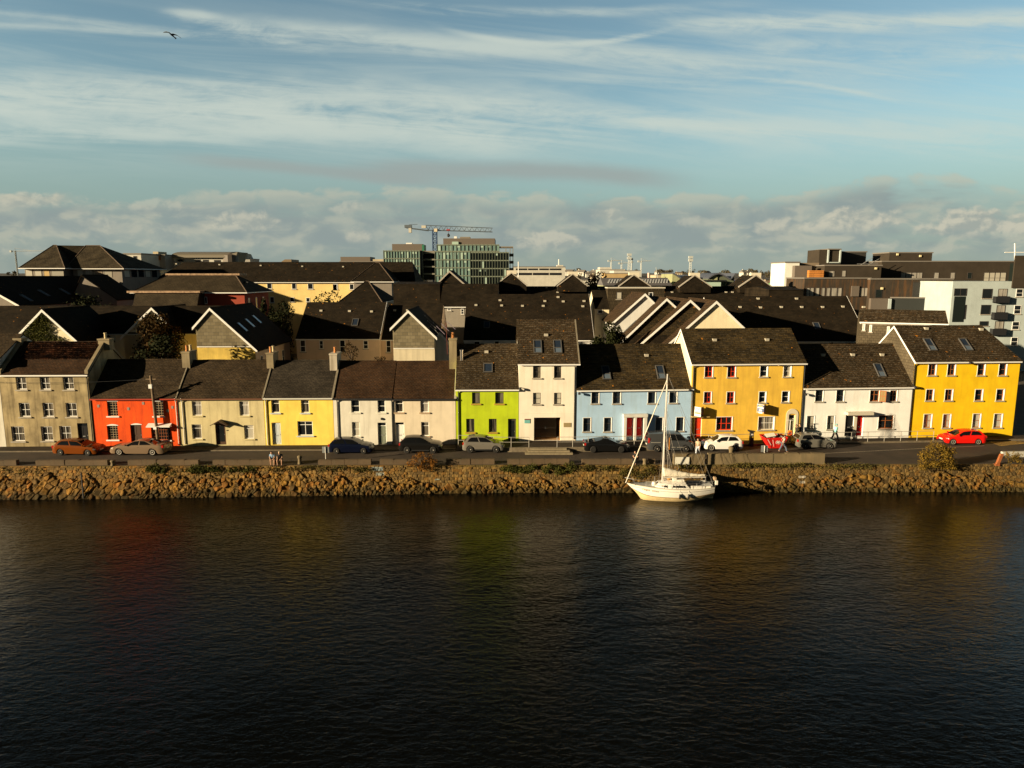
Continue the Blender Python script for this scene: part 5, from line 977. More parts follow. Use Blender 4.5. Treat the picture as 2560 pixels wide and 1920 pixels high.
abox(2012,2176,697,None,0,9,M_DCL2,'lower_wall',cop=True); abox(2177,2382,699,None,-1.0,9,M_DCL2,'rusted_wall',cop=True)
abox(2062,2204,665,None,10,18,M_DCL,'upper_wall',cop=True); abox(2205,2543,655,None,14,26,M_DCL,'top_floor',cop=True)
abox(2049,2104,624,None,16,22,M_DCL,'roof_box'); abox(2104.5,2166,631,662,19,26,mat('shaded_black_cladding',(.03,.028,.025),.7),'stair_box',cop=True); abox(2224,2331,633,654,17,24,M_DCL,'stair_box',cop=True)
o=abox(2071,2074,623,657,15.6,15.98,M_PW,'box_frame'); abox(2101,2104,623,657,15.6,15.98,M_PW,'box_frame'); abox(2071,2104,621.5,624,15.5,22,M_LEDGE,'box_frame'); abox(2074.2,2100.8,655,657.5,15.6,15.98,M_PW,'box_frame')
abox(1963.5,1999,657,None,12,20,plaster('white_render_end',(.70,.70,.64),amt=.08),'white_end_wall',cop=True); abox(1988,2030,664,None,10.5,11.9,M_PLANT,'sloped_wall'); abox(1999.5,2048,657,None,14,20,M_SHD if False else mat('brown_panel',(.20,.15,.10),.8),'brown_wall')
abox(2023.5,2060,676,694,8.9,9.9,slate('cedar_boards',(.50,.20,.05),(.42,.16,.04),w=3,h=.35,patch=.2,zk=1.0),'cedar_panel')
for (x0,x1) in ((2016,2024),(2025,2034),(2038,2048),(2053,2062),(2066,2075),(2078,2092),(2094,2104)):
    wpx(T,fR,(x0,719,x1,741),fm=M_DARKFR,pane=M_NET,sill=False,f=.1)
for (x0,x1) in ((2150,2160),(2161,2172)): wpx(T,fR,(x0,719,x1,741),fm=M_DARKFR,pane=M_NET,sill=False)
abox(2130,2149,715,741,-.3,-.02,M_PLANT,'door_recess'); wpx(T,fR,(2190,724,2204,744),d=-1.0,fm=M_PIPE,pane=M_OGD,sill=False); wpx(T,fR,(2318,725,2350,746),d=-1.0,fm=M_WHITE,pane=M_GL,bar='v',sill=False)
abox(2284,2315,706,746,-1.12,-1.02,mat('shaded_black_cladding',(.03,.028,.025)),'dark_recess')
for (x0,x1,y0,y1) in ((2072,2086,677,692),(2105,2114,676,692)): wpx(T,fR,(x0,y0,x1,y1),d=10,fm=M_DARKFR,pane=M_NET,sill=False)
for (x0,x1) in ((2252,2264),(2265,2278),(2279,2291),(2292,2305),(2335,2346),(2376,2387),(2419,2429)): wpx(T,fR,(x0,681,x1,697),d=14,fm=M_DARKFR,pane=M_NET if x0<2400 else M_OGD,sill=False)
for (x0,x1) in ((2460,2472),(2473,2486),(2487,2499),(2500,2513)): wpx(T,fR,(x0,681,x1,707),d=13.9 if False else 14,fm=M_DARKFR,pane=M_BLIND,bar='h',sill=False)
# curved dark balcony wall
n=16; q=MB(); a,z1=fR.S(2230,745.5,-2); b,_=fR.S(2378,745.5,-2); z0=fR.S(2300,776,-2)[1]
pts=[]
for i in range(n+1):
    t=i/n; pts.append((a+(b-a)*t,-1.4-3.2*math.sin(math.pi*(.5+.5*t)) if False else -1.2-2.6*math.sin(math.pi*min(1,t*1.0)*.5+ .0)*math.cos(math.pi*.5*t**6)))
for i in range(n):
    (s0,d0),(s1,d1)=pts[i],pts[i+1]; q.add([fR.W(s0,d0,z0),fR.W(s1,d1,z0),fR.W(s1,d1,z1),fR.W(s0,d0,z1),fR.W(s0,0,z0),fR.W(s1,0,z0),fR.W(s1,0,z1),fR.W(s0,0,z1)],[(0,1,2,3),(3,2,6,7),(0,1,5,4)])
q.build('curved_balcony',mat('balcony_black',(.022,.024,.022),.5),T)
q=MB(); 
for i in range(n):
    (s0,d0),(s1,d1)=pts[i],pts[i+1]; q.add([fR.W(s0,d0-.08,z1+.002),fR.W(s1,d1-.08,z1+.002),fR.W(s1,d1-.08,z1+.22),fR.W(s0,d0-.08,z1+.22),fR.W(s0,d0+.3,z1+.002),fR.W(s1,d1+.3,z1+.002),fR.W(s1,d1+.3,z1+.22),fR.W(s0,d0+.3,z1+.22)],[(0,1,2,3),(3,2,6,7),(4,5,6,7)])
q.build('balcony_coping',M_LEDGE,T)
abox(2178,2229,746,None,-1.8,-1.02,M_PLANT,'plinth_wall'); abox(2222,2229.5,747,772,-1.95,-1.82,M_PW,'white_post')
# lamps, roof rail, low slate wing in front of the block
for (x,y,d) in ((2204,721,-1.0),(2315,725,-1.0),(2189,671,10),(2243,636,17),(2300,640,17)):
    s,z=fR.S(x,y,d); MB().fbox(fR,s-.2,s+.2,d-.25,d-.01,z-.2,z+.2).build('wall_lamp',mat('lamp_cream',(.7,.6,.35),.5),T)
q=MB(); 
for i in range(14):
    s,z=fR.S(2150+8*i,656,12); 
    if i<13: pass
for (x,y) in ((2145,660),(2152,655),(2160,650),(2168,657),(2176,653)): 
    s,z=fR.S(x,y,11); q.tube([fR.W(s,11,z-.6),fR.W(s+1.8,11,z+.5)],.05,4)
s0_,z=fR.S(2143,660,11); s1_,_=fR.S(2195,660,11); q.tube([fR.W(s0_,11,z),fR.W(s1_,11,z)],.07,4); q.tube([fR.W(s0_,11,z-.5),fR.W(s1_,11,z-.5)],.07,4)
q.build('roof_steps',M_ALU,T)
E['wg']=house('low slate clad wing with a pale framed rooflight left of the apartment block',DY(115,0),1920,2006,770,0,(1960,726),(1960,718),S_BG,S_BG,dr=6,name='slate_wing',cat='building',ovf=.1,sag=-1)
# white apartment wing on the far right
fW=DY(124,0); T=E['aw']=thing('white_apartment_block','pale blue white apartment block with small black balconies at the right edge','apartment block',fW.W(fW.S(2480,800)[0],6,0))
a,z1=fW.S(2383,703.5); b,_=fW.S(2700,703.5); MB().fbox(fW,a,b,0,12,0,z1).build('wall',M_PW,T); b2=fW.S(2538,655,.2)[0]
a2,za=fW.S(2534,700,-.4); zz=fW.S(2534,720,-.4)[1]; MB().fbox(fW,a2,b,-.25,-.002,zz,z1+4.5).build('dark_upper_wing',M_DCL,T); MB().fbox(fW,a2+1.5,b,2,3,z1,fW.S(2545,658,2)[1]).build('dark_upper_floor',M_OGD,T)
for (x0,x1,y0,y1,k) in ((2457,2479,722,746,0),(2453,2475,762,786,0),(2449,2470,803,815,0),(2541,2556,722,742,1),(2536,2551,763,785,1),(2531,2547,804,824,1),(2528,2543,843,864,1),(2583,2600,722,742,1)):
    wpx(T,fW,(x0,y0,x1,y1),fm=M_WHITE if k else M_DARKFR,pane=M_GL,bar='h' if k else None)
for (x0,x1,y0,y1) in ((2386,2416,721,740),(2384,2413,762,798)):
    wpx(T,fW,(x0,y0,x1,y1),fm=M_DARKFR,pane=M_GL,bar='v',sill=False)
MB().fbox(fW,fW.S(2386,740)[0],fW.S(2414,740)[0],-.06,-.002,fW.S(2386,805)[1],fW.S(2386,741)[1]).build('dark_panel',M_OGD,T)
for (x0,x1,y0,y1,yb) in ((2496,2517,722,741,757),(2492,2512,763,781,799),(2488,2508,803,822,838)):
    wpx(T,fW,(x0,y0,x1,y1),fm=M_DARKFR,pane=M_NET,bar='v',sill=False)
    a,zt=fW.S(x0-6,y1,-.75); b,_=fW.S(x1+8,y1,-.75); zb=fW.S(x0,yb,-.75)[1]
    MB().fbox(fW,a,b,-.83,-.75,zb,zt).fbox(fW,a,a+.08,-.75,-.002,zb,zt).fbox(fW,b-.08,b,-.75,-.002,zb,zt).fbox(fW,a,b,-.75,-.002,zb,zb+.12).build('balcony',M_PIPE,T)
# ---------------------------------------------------------------- white building with barrel roof and other far town blocks
def fblock(label,Y,px0,px1,py0,py1,depth,m_,cat='building',name='far_building',roofm=None,wins=(),parapet=True,zb=0):
    f=DY(Y,0); a,z1=f.S(px0,py0); b,_=f.S(px1,py0); T=thing(name,label,cat,f.W((a+b)/2,depth/2,zb))
    MB().fbox(f,a,b,0,depth,zb,z1).build('wall',m_,T); MB().fbox(f,a-.2,b+.2,-.2,depth,z1+.004,z1+.35).build('roof',roofm or M_LEDGE,T)
    for p in wins: wpx(T,f,p,fm=M_DARKFR,sill=False,f=.12)
    return T,f
W_FARW=plaster('far_white',(.50,.48,.42),amt=.1); W_FARC=plaster('far_cream',(.45,.38,.26),amt=.1); W_FARG=plaster('far_grey',(.34,.32,.29),amt=.1)
T,f=fblock('white hall with a grey barrel vaulted roof on the skyline at the left',205,432,559,644,660,16,W_FARW,wins=((444,648,460,654),(487,649,502,654.5),(507,649.5,522,654.5),(535,650,552,655)))
a,z1=f.S(428,644,-1); b,_=f.S(568,644,-1); zt=f.S(500,632,4)[1]; n=8
MB().prism([f.W(a,-1,z1)]+[f.W(a,-1+9*(1-math.cos(math.pi*.5*i/n)),z1+.4+(zt-z1)*math.sin(math.pi*.5*i/n)) for i in range(n+1)]+[f.W(a,18,zt),f.W(a,18,z1)],f.u*(b-a)).build('barrel_roof',mat('grey_brown_metal',(.19,.165,.125),.5),T)
c,_=f.S(573,640); MB().lathe(f.W(c,1,z1-1.8),[(2.2,0),(2.2,2.5),(.3,3.2)],12).build('round_tower',M_PLANT,T); e0,_=f.S(578,634); e1,_=f.S(594,634); MB().prism([f.W(e0,0,zt-3.4),f.W(e0,0,zt-.4),f.W(e1,0,zt+.1),f.W(e1-1.4,0,zt-3.4)],f.n*8).build('winged_roof',mat('grey_brown_metal',(.19,.165,.125)),T)
T,f=fblock('flat roofed cream and grey block right of the hipped roof building',190,310,352,636,690,12,W_FARW,wins=((333,640,343,648),)); 
T,f=fblock('grey town block with terraces behind the hipped roof building',200,352,412,639,690,12,W_FARG,wins=((359,646,366,650),(374,646,380,656),(392,648,398,656)))
a,z1=f.S(364,634); b,_=f.S(385,634); MB().fbox(f,a,b,1,8,0,z1).build('stair_tower',W_FARW,T); a,z1=f.S(382,629,2); b,_=f.S(395,629,2); MB().fbox(f,a,b,2,7,z1-6,z1).build('roof_plant',W_FARC,T); a,z1=f.S(386,639.5,-.4); b,_=f.S(400,639.5,-.4); MB().fbox(f,a,b,-.6,-.01,z1-1.2,z1).build('brick_panel',mat('far_brick',(.32,.13,.05),.8),T)
T,f=fblock('low pale block just right of the glazed hipped roof building',172,345,392,675,720,10,W_FARC,wins=((374,680,384,687),))
T,f=fblock('flat roofed brown and cream block on the skyline left of the office',300,850,960,655,690,20,W_FARC); a,z1=f.S(851,642,3); b,_=f.S(925,642,3); MB().fbox(f,a,b,3,14,z1-4,z1).build('plant_room',M_PLANT,T); a,z1=f.S(932,648,2); b,_=f.S(962,648,2); MB().fbox(f,a,b,2,14,0,z1).build('wing',W_FARC,T)
T,f=fblock('small grey tent roofed building on the skyline',330,592,625,648,670,12,W_FARG); a,z1=f.S(596,648); b,_=f.S(616,648); m_=(a+b)/2; MB().prism([f.W(a,0,z1+.3),f.W(m_-1,0,z1+2.3),f.W(m_+1,0,z1+2.3),f.W(b,0,z1+.3)],f.n*9).build('hip_roof',M_PIPE,T)
T,f=fblock('brown gabled hall on the skyline above the long yellow block',280,700,728,657,680,14,W_FARC); a,z1=f.S(699,657); b,_=f.S(729,657); c,z2=f.S(706,648); e,_=f.S(722,648); MB().prism([f.W(a,0,z1),f.W(c,3,z2),f.W(e,3,z2),f.W(b,0,z1)],f.n*10).build('gable_roof',mat('brown_metal_roof',(.24,.17,.10),.7),T)
T,f=fblock('long white modern building with a ribbon window right of the office',330,1284,1413,668,705,18,W_FARW,wins=((1290,671,1318,675.5),(1320,671,1345,675.5),(1348,671,1372,675.5),(1374,671,1403,675.5),(1286,682,1330,688),(1332,682,1372,688),(1374,682,1404,688)))
a,z1=f.S(1393,662.5,2); b,_=f.S(1408,662.5,2); MB().fbox(f,a,b,2,8,z1-3,z1).build('roof_plant',W_FARW,T); a,z1=f.S(1397,648,3); MB().tube([f.W(a,3,z1-9),f.W(a,3,z1)],.25,5).build('roof_mast',M_WHITE,T)
T,f=fblock('white institutional block under the far cranes',620,1500,1560,674,700,30,W_FARW); a,z1=f.S(1500,671,3); b,_=f.S(1528,670,3); MB().fbox(f,a,b,3,20,0,z1+1).build('upper_block',W_FARW,T)
T,f=fblock('long low white warehouse under the far cranes',560,1535,1602,677,700,25,W_FARW); T,f=fblock('yellow brick building below the white warehouse',420,1513,1571,684,705,16,plaster('far_yellow',(.44,.31,.15),amt=.15)); T,f=fblock('low pale building with a long flat roof left of the wavy roofed hall',430,1640,1712,688,705,20,W_FARC)
T,f=fblock('small cream cottage row behind the first pale chimney',300,1455,1474,701,722,10,W_FARW)
# hall with solar roof, and the two wavy roofed green halls
f=DY(205,0); T=thing('school_hall','long grey metal roofed hall with a line of slanted skylights','hall',f.W(f.S(1600,705)[0],8,0)); a,z0=f.S(1508,714); b,_=f.S(1681,714); zt=f.S(1600,694.5,7)[1]; MB().fbox(f,a,b,0,14,0,z0).build('wall',plaster('sage_wall',(.30,.31,.17)),T)
MB().prism([f.W(a,-.4,z0),f.W(a,7,zt),f.W(a,14.4,z0)],f.u*(b-a)).build('roof',mat('grey_seam_roof',(.13,.12,.12),.45,var=.15),T)
for i in range(22):
    s=a+1.5+(b-a-3)*i/21; 
    if i in (8,9,10): continue
    P=f.W(s,2.0,z0+(zt-z0)*2.4/7.4+.06); up=f.W(s+.9,5.2,z0+(zt-z0)*5.6/7.4+.06)-P; MB().obox(P,f.u*.5,up,Vector((0,0,.10))).build('skylight',mat('bright_skylight',(.5,.5,.5),.2,.6),T)
def wavy(label,Y,pts,py_base,depth,name,wins=(),wm=None):
    f=DY(Y,0); P=[f.S(x,y) for x,y in pts]; T=thing(name,label,'hall',f.W(sum(p[0] for p in P)/len(P),depth/2,0))
    MB().prism([f.W(P[0][0],0,0)]+[f.W(s,0,z) for s,z in P]+[f.W(P[-1][0],0,0)],f.n*depth).build('wall',wm or plaster('sage_wall',(.30,.31,.17)),T)
    q=MB(); 
    for i in range(len(P)-1):
        (s0,z0),(s1,z1)=P[i],P[i+1]; q.prism([f.W(s0,-1,z0+.02),f.W(s1,-1,z1+.02),f.W(s1,-1,z1+.4),f.W(s0,-1,z0+.4)],f.n*(depth+2))
    q.build('wavy_roof',mat('blue_grey_roof',(.075,.08,.10),.5),T)
    for p in wins: wpx(T,f,p,fm=M_DARKFR,sill=False)
    return T,f
wavy('sage green hall with a butterfly roof between two cross gables',215,((1681,685),(1688,688.5),(1696,694),(1703,699),(1710,696),(1718,692),(1728,690)),715,16,'wavy_roof_hall',wins=((1686,706,1692,712),(1696,706,1700,712)))
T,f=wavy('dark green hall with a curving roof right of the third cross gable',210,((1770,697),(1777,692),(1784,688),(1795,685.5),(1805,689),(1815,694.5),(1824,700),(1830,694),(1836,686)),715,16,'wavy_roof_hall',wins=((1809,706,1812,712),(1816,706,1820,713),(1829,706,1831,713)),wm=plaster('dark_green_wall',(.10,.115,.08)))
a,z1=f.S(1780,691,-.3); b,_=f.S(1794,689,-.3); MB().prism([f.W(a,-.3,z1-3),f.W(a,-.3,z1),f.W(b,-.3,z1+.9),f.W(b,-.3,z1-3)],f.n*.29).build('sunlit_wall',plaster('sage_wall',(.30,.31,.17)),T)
a,z1=f.S(1763,703,-3); b,_=f.S(1800,703,-3); MB().fbox(f,a,b,-4,-.4,0,z1).build('glazed_porch',M_OGP,T); MB().fbox(f,a-1,b+1.5,-4.6,-.35,z1+.01,z1+.35).build('porch_roof',M_PIPE,T)
f=DY(240,0); T=thing('solar_hall','low hall with rows of blue solar panels on its roof','hall',f.W(f.S(1852,705)[0],5,0)); a,z0=f.S(1836,715); b,_=f.S(1880,715); zt=f.S(1850,698,8)[1]; MB().fbox(f,a,b,0,16,0,z0).build('wall',W_FARG,T); MB().prism([f.W(a,-.4,z0),f.W(a,8,zt),f.W(a,16.4,z0)],f.u*(b-a)).build('roof',mat('grey_seam_roof',(.13,.12,.12)),T)
for i in range(9):
    s=a+.8+(b-a-2)*i/9; P=f.W(s,1.5,z0+(zt-z0)*1.9/8.4+.1); up=f.W(s-.3,5.6,z0+(zt-z0)*6/8.4+.1)-P; MB().obox(P,f.u*.42,up,Vector((0,0,.10))).build('solar_panel',mat('solar_blue',(.05,.05,.30),.2,.6),T)
f=DY(180,0); T=thing('green_shed','small bright green roof behind the slate wing','shed',f.W(f.S(1952,715)[0],3,0)); a,z0=f.S(1940,719); b,_=f.S(1966,719); m_,zt=f.S(1954,709); MB().prism([f.W(a,0,0),f.W(a,0,z0),f.W(b,0,z0),f.W(b,0,0)],f.n*8).build('wall',W_FARW,T); MB().prism([f.W(a-.3,-.3,z0),f.W(m_-.8,-.3,zt),f.W(m_+.8,-.3,zt),f.W(b+.3,-.3,z0)],f.n*8.6).build('roof',mat('bright_green_sheet',(.05,.42,.03),.5),T)
# ---------------------------------------------------------------- things on the quay and in the street
def solo(name,mb,m,label,cat,org,group=None,smooth=False):
    return tag(mb.build(name,m,None,smooth,org=org),label,cat,group)
def text(par,body,P,ux,uz,size,m,name='lettering'):
    c=bpy.data.curves.new(name,'FONT'); c.body=body; c.size=size; c.align_x='CENTER'; c.align_y='CENTER'; c.extrude=.004; c.materials.append(m)
    tmp=bpy.data.objects.new(name,c); COL.objects.link(tmp); me=bpy.data.meshes.new_from_object(tmp.evaluated_get(bpy.context.evaluated_depsgraph_get())); bpy.data.objects.remove(tmp); o=bpy.data.objects.new(name,me); COL.objects.link(o); ux=Vector(ux).normalized(); uz=Vector(uz).normalized(); n=ux.cross(uz)
    Mx=Matrix((ux,uz,n)).transposed().to_4x4(); Mx.translation=Vector(P)-ORG[par.name]; o.parent=par; o.matrix_local=Mx; return o
M_PARA=plaster('parapet_concrete',(.115,.078,.045),dirt=(.10,.08,.05),amt=.7,patch=.3,bump=1.0); M_PARA2=plaster('parapet_stone_pale',(.18,.135,.075),dirt=(.12,.10,.06),amt=.7,patch=.3,bump=1.0)
def parapet(px0,px1,label,h,back=.35,th=.42,m=M_PARA,y=1160):
    a=onZ(px0,y,h*.5).x; b=onZ(px1,y,h*.5).x; q=MB(); n=max(1,int((b-a)/1.1))
    # worn cope blocks: slightly uneven tops and faces
    xs=[a+(b-a)*i/n for i in range(n+1)]
    for i in range(n):
        x0,x1=xs[i],xs[i+1]-.012; y0=quayY(x0)+back+random.uniform(-.02,.02); hh=h+random.uniform(-.03,.03)
        q.obox((x0,y0,-.01),(x1-x0,(x1-x0)*.0075,0),(0,th,0),(0,0,hh-.05)); q.obox((x0+.01,y0+.03,hh-.06),(x1-x0-.02,0,0),(0,th-.06,0),(0,0,.06))
    return solo('parapet',q,m,label,'parapet wall',((a+b)/2,quayY(a)+back,0),'low parapet walls along the quay edge')
for x0,x1,lb in ((-60,34,'low quay parapet block at the left edge of the photo'),(82,262,'low quay parapet block below the orange hatchback'),(313,490,'low quay parapet block below the bronze saloon car'),(526,681,'low quay parapet block on which the two people sit'),
    (791,924,'low quay parapet block behind the leftmost street sign'),(946,1050,'low quay parapet block left of the small orange shrub'),(1113,1236,'low quay parapet block below the silver crossover'),(1268,1425,'low quay parapet block facing the stone steps'),(1457,1588,'low quay parapet block left of the person in black')):
    parapet(x0,x1,lb,.46)
parapet(1686,1764,'higher quay parapet block behind the white board',.98,.15,.5,M_PARA2,1150); parapet(1771,2063,'long higher quay parapet below the white hatchback and red skip',.98,.2,.5,M_PARA2,1148)
def bollard(px,py,label,h=.8,r=.2,m=None):
    P=onZ(px,py); solo('bollard',MB().lathe(P,[(r*1.05,0),(r,.08),(r*.82,h*.45),(r*.86,h*.62),(r*1.12,h*.8),(r*1.1,h*.92),(r*.6,h)],12),m or M_PARA2,label,'bollard',P,'mooring bollards on the quay',True)
bollard(283,1164,'stone mooring bollard in the gap below the orange hatchback',.5); bollard(750,1160,'stone mooring bollard right of the two seated people',.8); bollard(1827,1143,'stone mooring bollard in front of the white hatchback',1.05,.24); bollard(1612,1161,'short dark mooring bollard beside the person in black',.55,.2)
def signpost(px,py,pw,ph,label,pt):
    P=onZ(px,py,0); T=thing('street_sign',label,'sign',P); zt=onY(px,pt,P.y).z
    MB().tube([P,P+Vector((0,0,zt))],.04,8).build('post',M_PIPEW,T); s=pw/25.5; h=ph/25.5
    MB().box((P.x-s/2,P.y+.05,zt-h),(P.x+s/2,P.y+.075,zt)).build('sign_plate',mat('sign_back',(.34,.36,.36),.35,.5,.5),T)
    for z in (zt-h*.25,zt-h*.75): MB().box((P.x-s*.3,P.y+.03,z-.02),(P.x+s*.3,P.y+.049,z+.02)).build('bracket',M_ALU,T)
signpost(815,1157,16,15,'street sign seen from behind on a pale post near the yellow house',1117); signpost(1910,1152,16,16,'street sign seen from behind on a pale post below the red skip',1114)
# utility pole with wires
P=onZ(397,1117,.1); T=thing('utility_pole','weathered wooden utility pole with white boxes in front of the red house','utility pole',P); zt=onY(381,939,P.y).z; top=P+Vector((-.25,0,zt-.1))
MB().tube([P,P.lerp(top,.5),top],[.16,.14,.11],10).build('pole',mat('pole_wood',(.16,.11,.065),.85,var=.3),T)
for yy in (965,1067):
    z=onY(382,yy,P.y).z; c=P.lerp(top,(z-P.z)/(top.z-P.z)); MB().box((c.x-.16,c.y-.34,z-.2),(c.x+.16,c.y-.12,z+.2) if yy==965 else (c.x+.14,c.y-.12,z+.05)).build('junction_box',M_WHITE,T)
z=onY(381,948,P.y).z; MB().box((top.x-.5,top.y-.05,z-.05),(top.x+.5,top.y+.05,z+.05)).build('cross_arm',mat('pole_wood',(.16,.11,.065)),T)
def wire(a,b,sag,r=.014,n=14): 
    a,b=Vector(a),Vector(b); return [a.lerp(b,i/n)-Vector((0,0,sag*4*(i/n)*(1-i/n))) for i in range(n+1)]
pc=Vector((top.x,top.y,z)); L=onY(-60,952,P.y-.2)
for dx,lb,e,sg in ((-.45,'upper overhead wire from the utility pole past the grey house',onY(-60,953,P.y-.3),.25),(.45,'overhead wire from the utility pole to the red house eaves',FL.W(FL.S(446,1000)[0],-.05,4.6),.12),):
    solo('overhead_wire',MB().tube(wire(pc+Vector((dx,0,0)),e,sg),.016,5),M_PIPE,lb,'wire',pc)
# steps up to the gate
gx0,gx1=onZ(1326,1125,.1).x,onZ(1415,1125,.1).x; T=thing('stone_steps','worn stone steps up to the gated archway of the tall house','steps',((gx0+gx1)/2,65,0)); yk=facY(3)-2.9
M_STEP=plaster('step_stone',(.25,.205,.13),amt=.5,patch=.25)
for i,(zz,ext,mg) in enumerate(((.15,1.05,.55),(.30,.72,.28),(.446,.38,.0))):
    MB().box((gx0-mg,yk-ext,zz-.15+(.003 if i else -.01)),(gx1+mg,yk-.004,zz)).build('step',M_STEP,T)
# railings of the raised pavement
def railing(X0,X1,label,n,hz=1.02,off=.09,short=False):
    T=thing('railing',label,'railing',((X0+X1)/2,facY((X0+X1)/2)-paveW((X0+X1)/2)+off,paveZ((X0+X1)/2)))
    f=lambda X:Vector((X,facY(X)-paveW(X)+off,paveZ(X)))
    for i in range(n+1):
        X=X0+(X1-X0)*i/n; MB().tube([f(X)-Vector((0,0,.02)),f(X)+Vector((0,0,hz))],.026,6).build('post',M_ALUP,T)
    for h in (hz,hz*.52): MB().tube([f(X0+(X1-X0)*i/(n*2))+Vector((0,0,h)) for i in range(n*2+1)],.026,6).build('rail',M_ALUP,T)
M_ALUP=mat('galvanised_rail',(.40,.37,.32),.45,.5,.3)
railing(-5.3,gx0-.15,'galvanised railing in front of the lime green house left of the steps',4); railing(gx1-.9,24.2,'long galvanised railing in front of the pale blue and ochre houses',13); railing(26.0,43.6,'galvanised railing in front of the white and golden yellow houses',10)
# sale boards on the ochre house
def vboard(x0,xa,x1,y0,y1,label,band):
    s0,zt=FR.S(x0,y0); sa,_=FR.S(xa,y0,-.7); zb=FR.S(x0,y1)[1]; w=sa-s0; s1=sa+w
    T=thing('sale_board',label,'sign',FR.W(sa,-.3,zb)); Z=Vector((0,0,zt-zb)); A=FR.W(s0,-.12,zb); B=FR.W(sa,-.72,zb); C=FR.W(s1,-.12,zb); u1=(B-A); u2=(C-B)
    n1=Vector((u1.y,-u1.x,0)).normalized(); n2=Vector((u2.y,-u2.x,0)).normalized()
    M_SW=mat('sign_white',(.78,.77,.74),.45)
    a=MB().obox(A,u1,-n1*.02,Z).build('board',M_SW if band==0 else mat('sign_navy',(.04,.07,.16),.45),T); c=MB().obox(B,u2,-n2*.02,Z).build('board',mat('sign_shade_side',(.10,.06,.07),.5),T)  # right board faces away from the sun; shade put into its dark colour
    H=Z.z
    def pan(par,A,u,n,t0,t1,v0,v1,m,k=1): MB().obox(A+u*t0+n*.001*k+Vector((0,0,H*v0)),u*(t1-t0),n*.006,Vector((0,0,H*(v1-v0)))).build('printed_band',m,par)
    if band==0:
        text(a,'DNG',A+u1*.5+n1*.006+Vector((0,0,H*.80)),u1,(0,0,1),H*.36,mat('sign_grey_letters',(.10,.11,.13),.5))
        pan(a,A,u1,n1,.08,.93,.42,.60,mat('sign_photo_blue',(.22,.36,.45),.5)); pan(a,A,u1,n1,.08,.93,.26,.42,mat('sign_orange',(.70,.22,.10),.5)); pan(a,A,u1,n1,.30,.68,.10,.17,mat('sign_grey_letters',(.10,.11,.13)))
        pan(c,B,u2,n2,.08,.93,.20,.36,mat('sign_dullred',(.35,.06,.06),.5))
    else:
        pan(a,A,u1,n1,.0,1.0,.0,.18,mat('sign_orange',(.70,.22,.10))); pan(a,A,u1,n1,.22,.78,.0,.17,M_SW,8); pan(a,A,u1,n1,.2,.75,.74,.88,mat('sign_yellow',(.65,.55,.15),.5)); pan(a,A,u1,n1,.08,.92,.58,.72,M_SW); pan(a,A,u1,n1,.25,.72,.26,.45,mat('sign_pale',(.55,.6,.62),.5))
        pan(a,A,u1,n1,-.03,.0,.0,1.02,M_SW,2); pan(a,A,u1,n1,.0,1.0,.985,1.03,M_SW,2)
vboard(1735.7,1753,1762,1016,1039,'white angled sale board reading DNG above the red door',0); vboard(1892.5,1910.5,1920,1010,1031.5,'navy angled sale board below the upper windows of the ochre house',1)
s,z=FR.S(1745,1041); solo('door_canopy',MB().fbox(FR,s-.75,s+1.1,-.45,-.002,z-.02,z+.05),mat('sand_ledge',(.50,.36,.14),.8),'thin ledge over the ochre house red door','canopy',FR.W(s,0,z))
# parking meter, life ring, skip, white board, rusty post, guard rail
P=onZ(1879,1116,.0); T=thing('parking_meter','tall black parking meter with a slanted solar top by the ochre house','parking meter',P)
MB().box((P.x-.19,P.y,0),(P.x+.19,P.y+.34,1.0)).box((P.x-.17,P.y+.02,1.0),(P.x+.17,P.y+.32,1.45)).build('cabinet',mat('meter_black',(.018,.022,.024),.4),T); MB().prism([(P.x-.36,P.y-.02,1.52),(P.x+.30,P.y-.02,1.46),(P.x+.30,P.y-.02,1.54),(P.x-.36,P.y-.02,1.66)],(0,.42,0)).build('solar_panel',M_PIPE,T); MB().box((P.x-.1,P.y-.012,1.15),(P.x+.1,P.y+.0195,1.3)).build('screen',mat('meter_screen',(.5,.48,.42),.4),T); MB().box((P.x-.02,P.y-.02,.86),(P.x+.12,P.y-.001,1.0)).build('label_plate',mat('label_yellow',(.6,.5,.05),.5),T)
s,z=FR.S(1974,1083,-1.2); P=FR.W(s,-1.2,.18); T=thing('life_ring_post','orange life ring box on a pale post with a T bar near the arched door','life ring',P); zc=z
MB().tube([P,P+Vector((0,0,2.35))],.045,7).build('post',M_PIPEW,T); zt=P.z+2.35; MB().box((P.x-.32,P.y-.03,zt-.06),(P.x+.32,P.y+.03,zt)).build('cross_bar',M_PIPEW,T)
pts=[(-.26,-.28),(-.26,.12),(-.12,.27),(.12,.27),(.26,.12),(.26,-.28)]; MB().prism([(P.x+x,P.y-.12,zc+.05+y) for x,y in pts],(0,.07,0)).build('backing_box',mat('box_orange_yellow',(.75,.30,.02),.5),T)
q=MB(); n=20
for i in range(n):
    for j in range(8):
        a=2*math.pi*i/n; b=2*math.pi*j/8; r=.17+.05*math.cos(b); q.v.append((P.x+r*math.cos(a),P.y-.17+.05*math.sin(b),zc+.03+r*math.sin(a)))
q.f=[(i*8+j,((i+1)%n)*8+j,((i+1)%n)*8+(j+1)%8,i*8+(j+1)%8) for i in range(n) for j in range(8)]; q.build('life_ring',mat('ring_red',(.55,.06,.02),.5),T,True)
P=onZ(1941,1124); T=thing('skip','red builders skip heaped with rubble and white boards','skip',P); L2=1.12; ang=R(4); ux=Vector((math.cos(ang),math.sin(ang),0)); uy=Vector((-math.sin(ang),math.cos(ang),0)); O=P+uy*.75
def sk(x,y,z): return O+ux*x+uy*y+Vector((0,0,z))
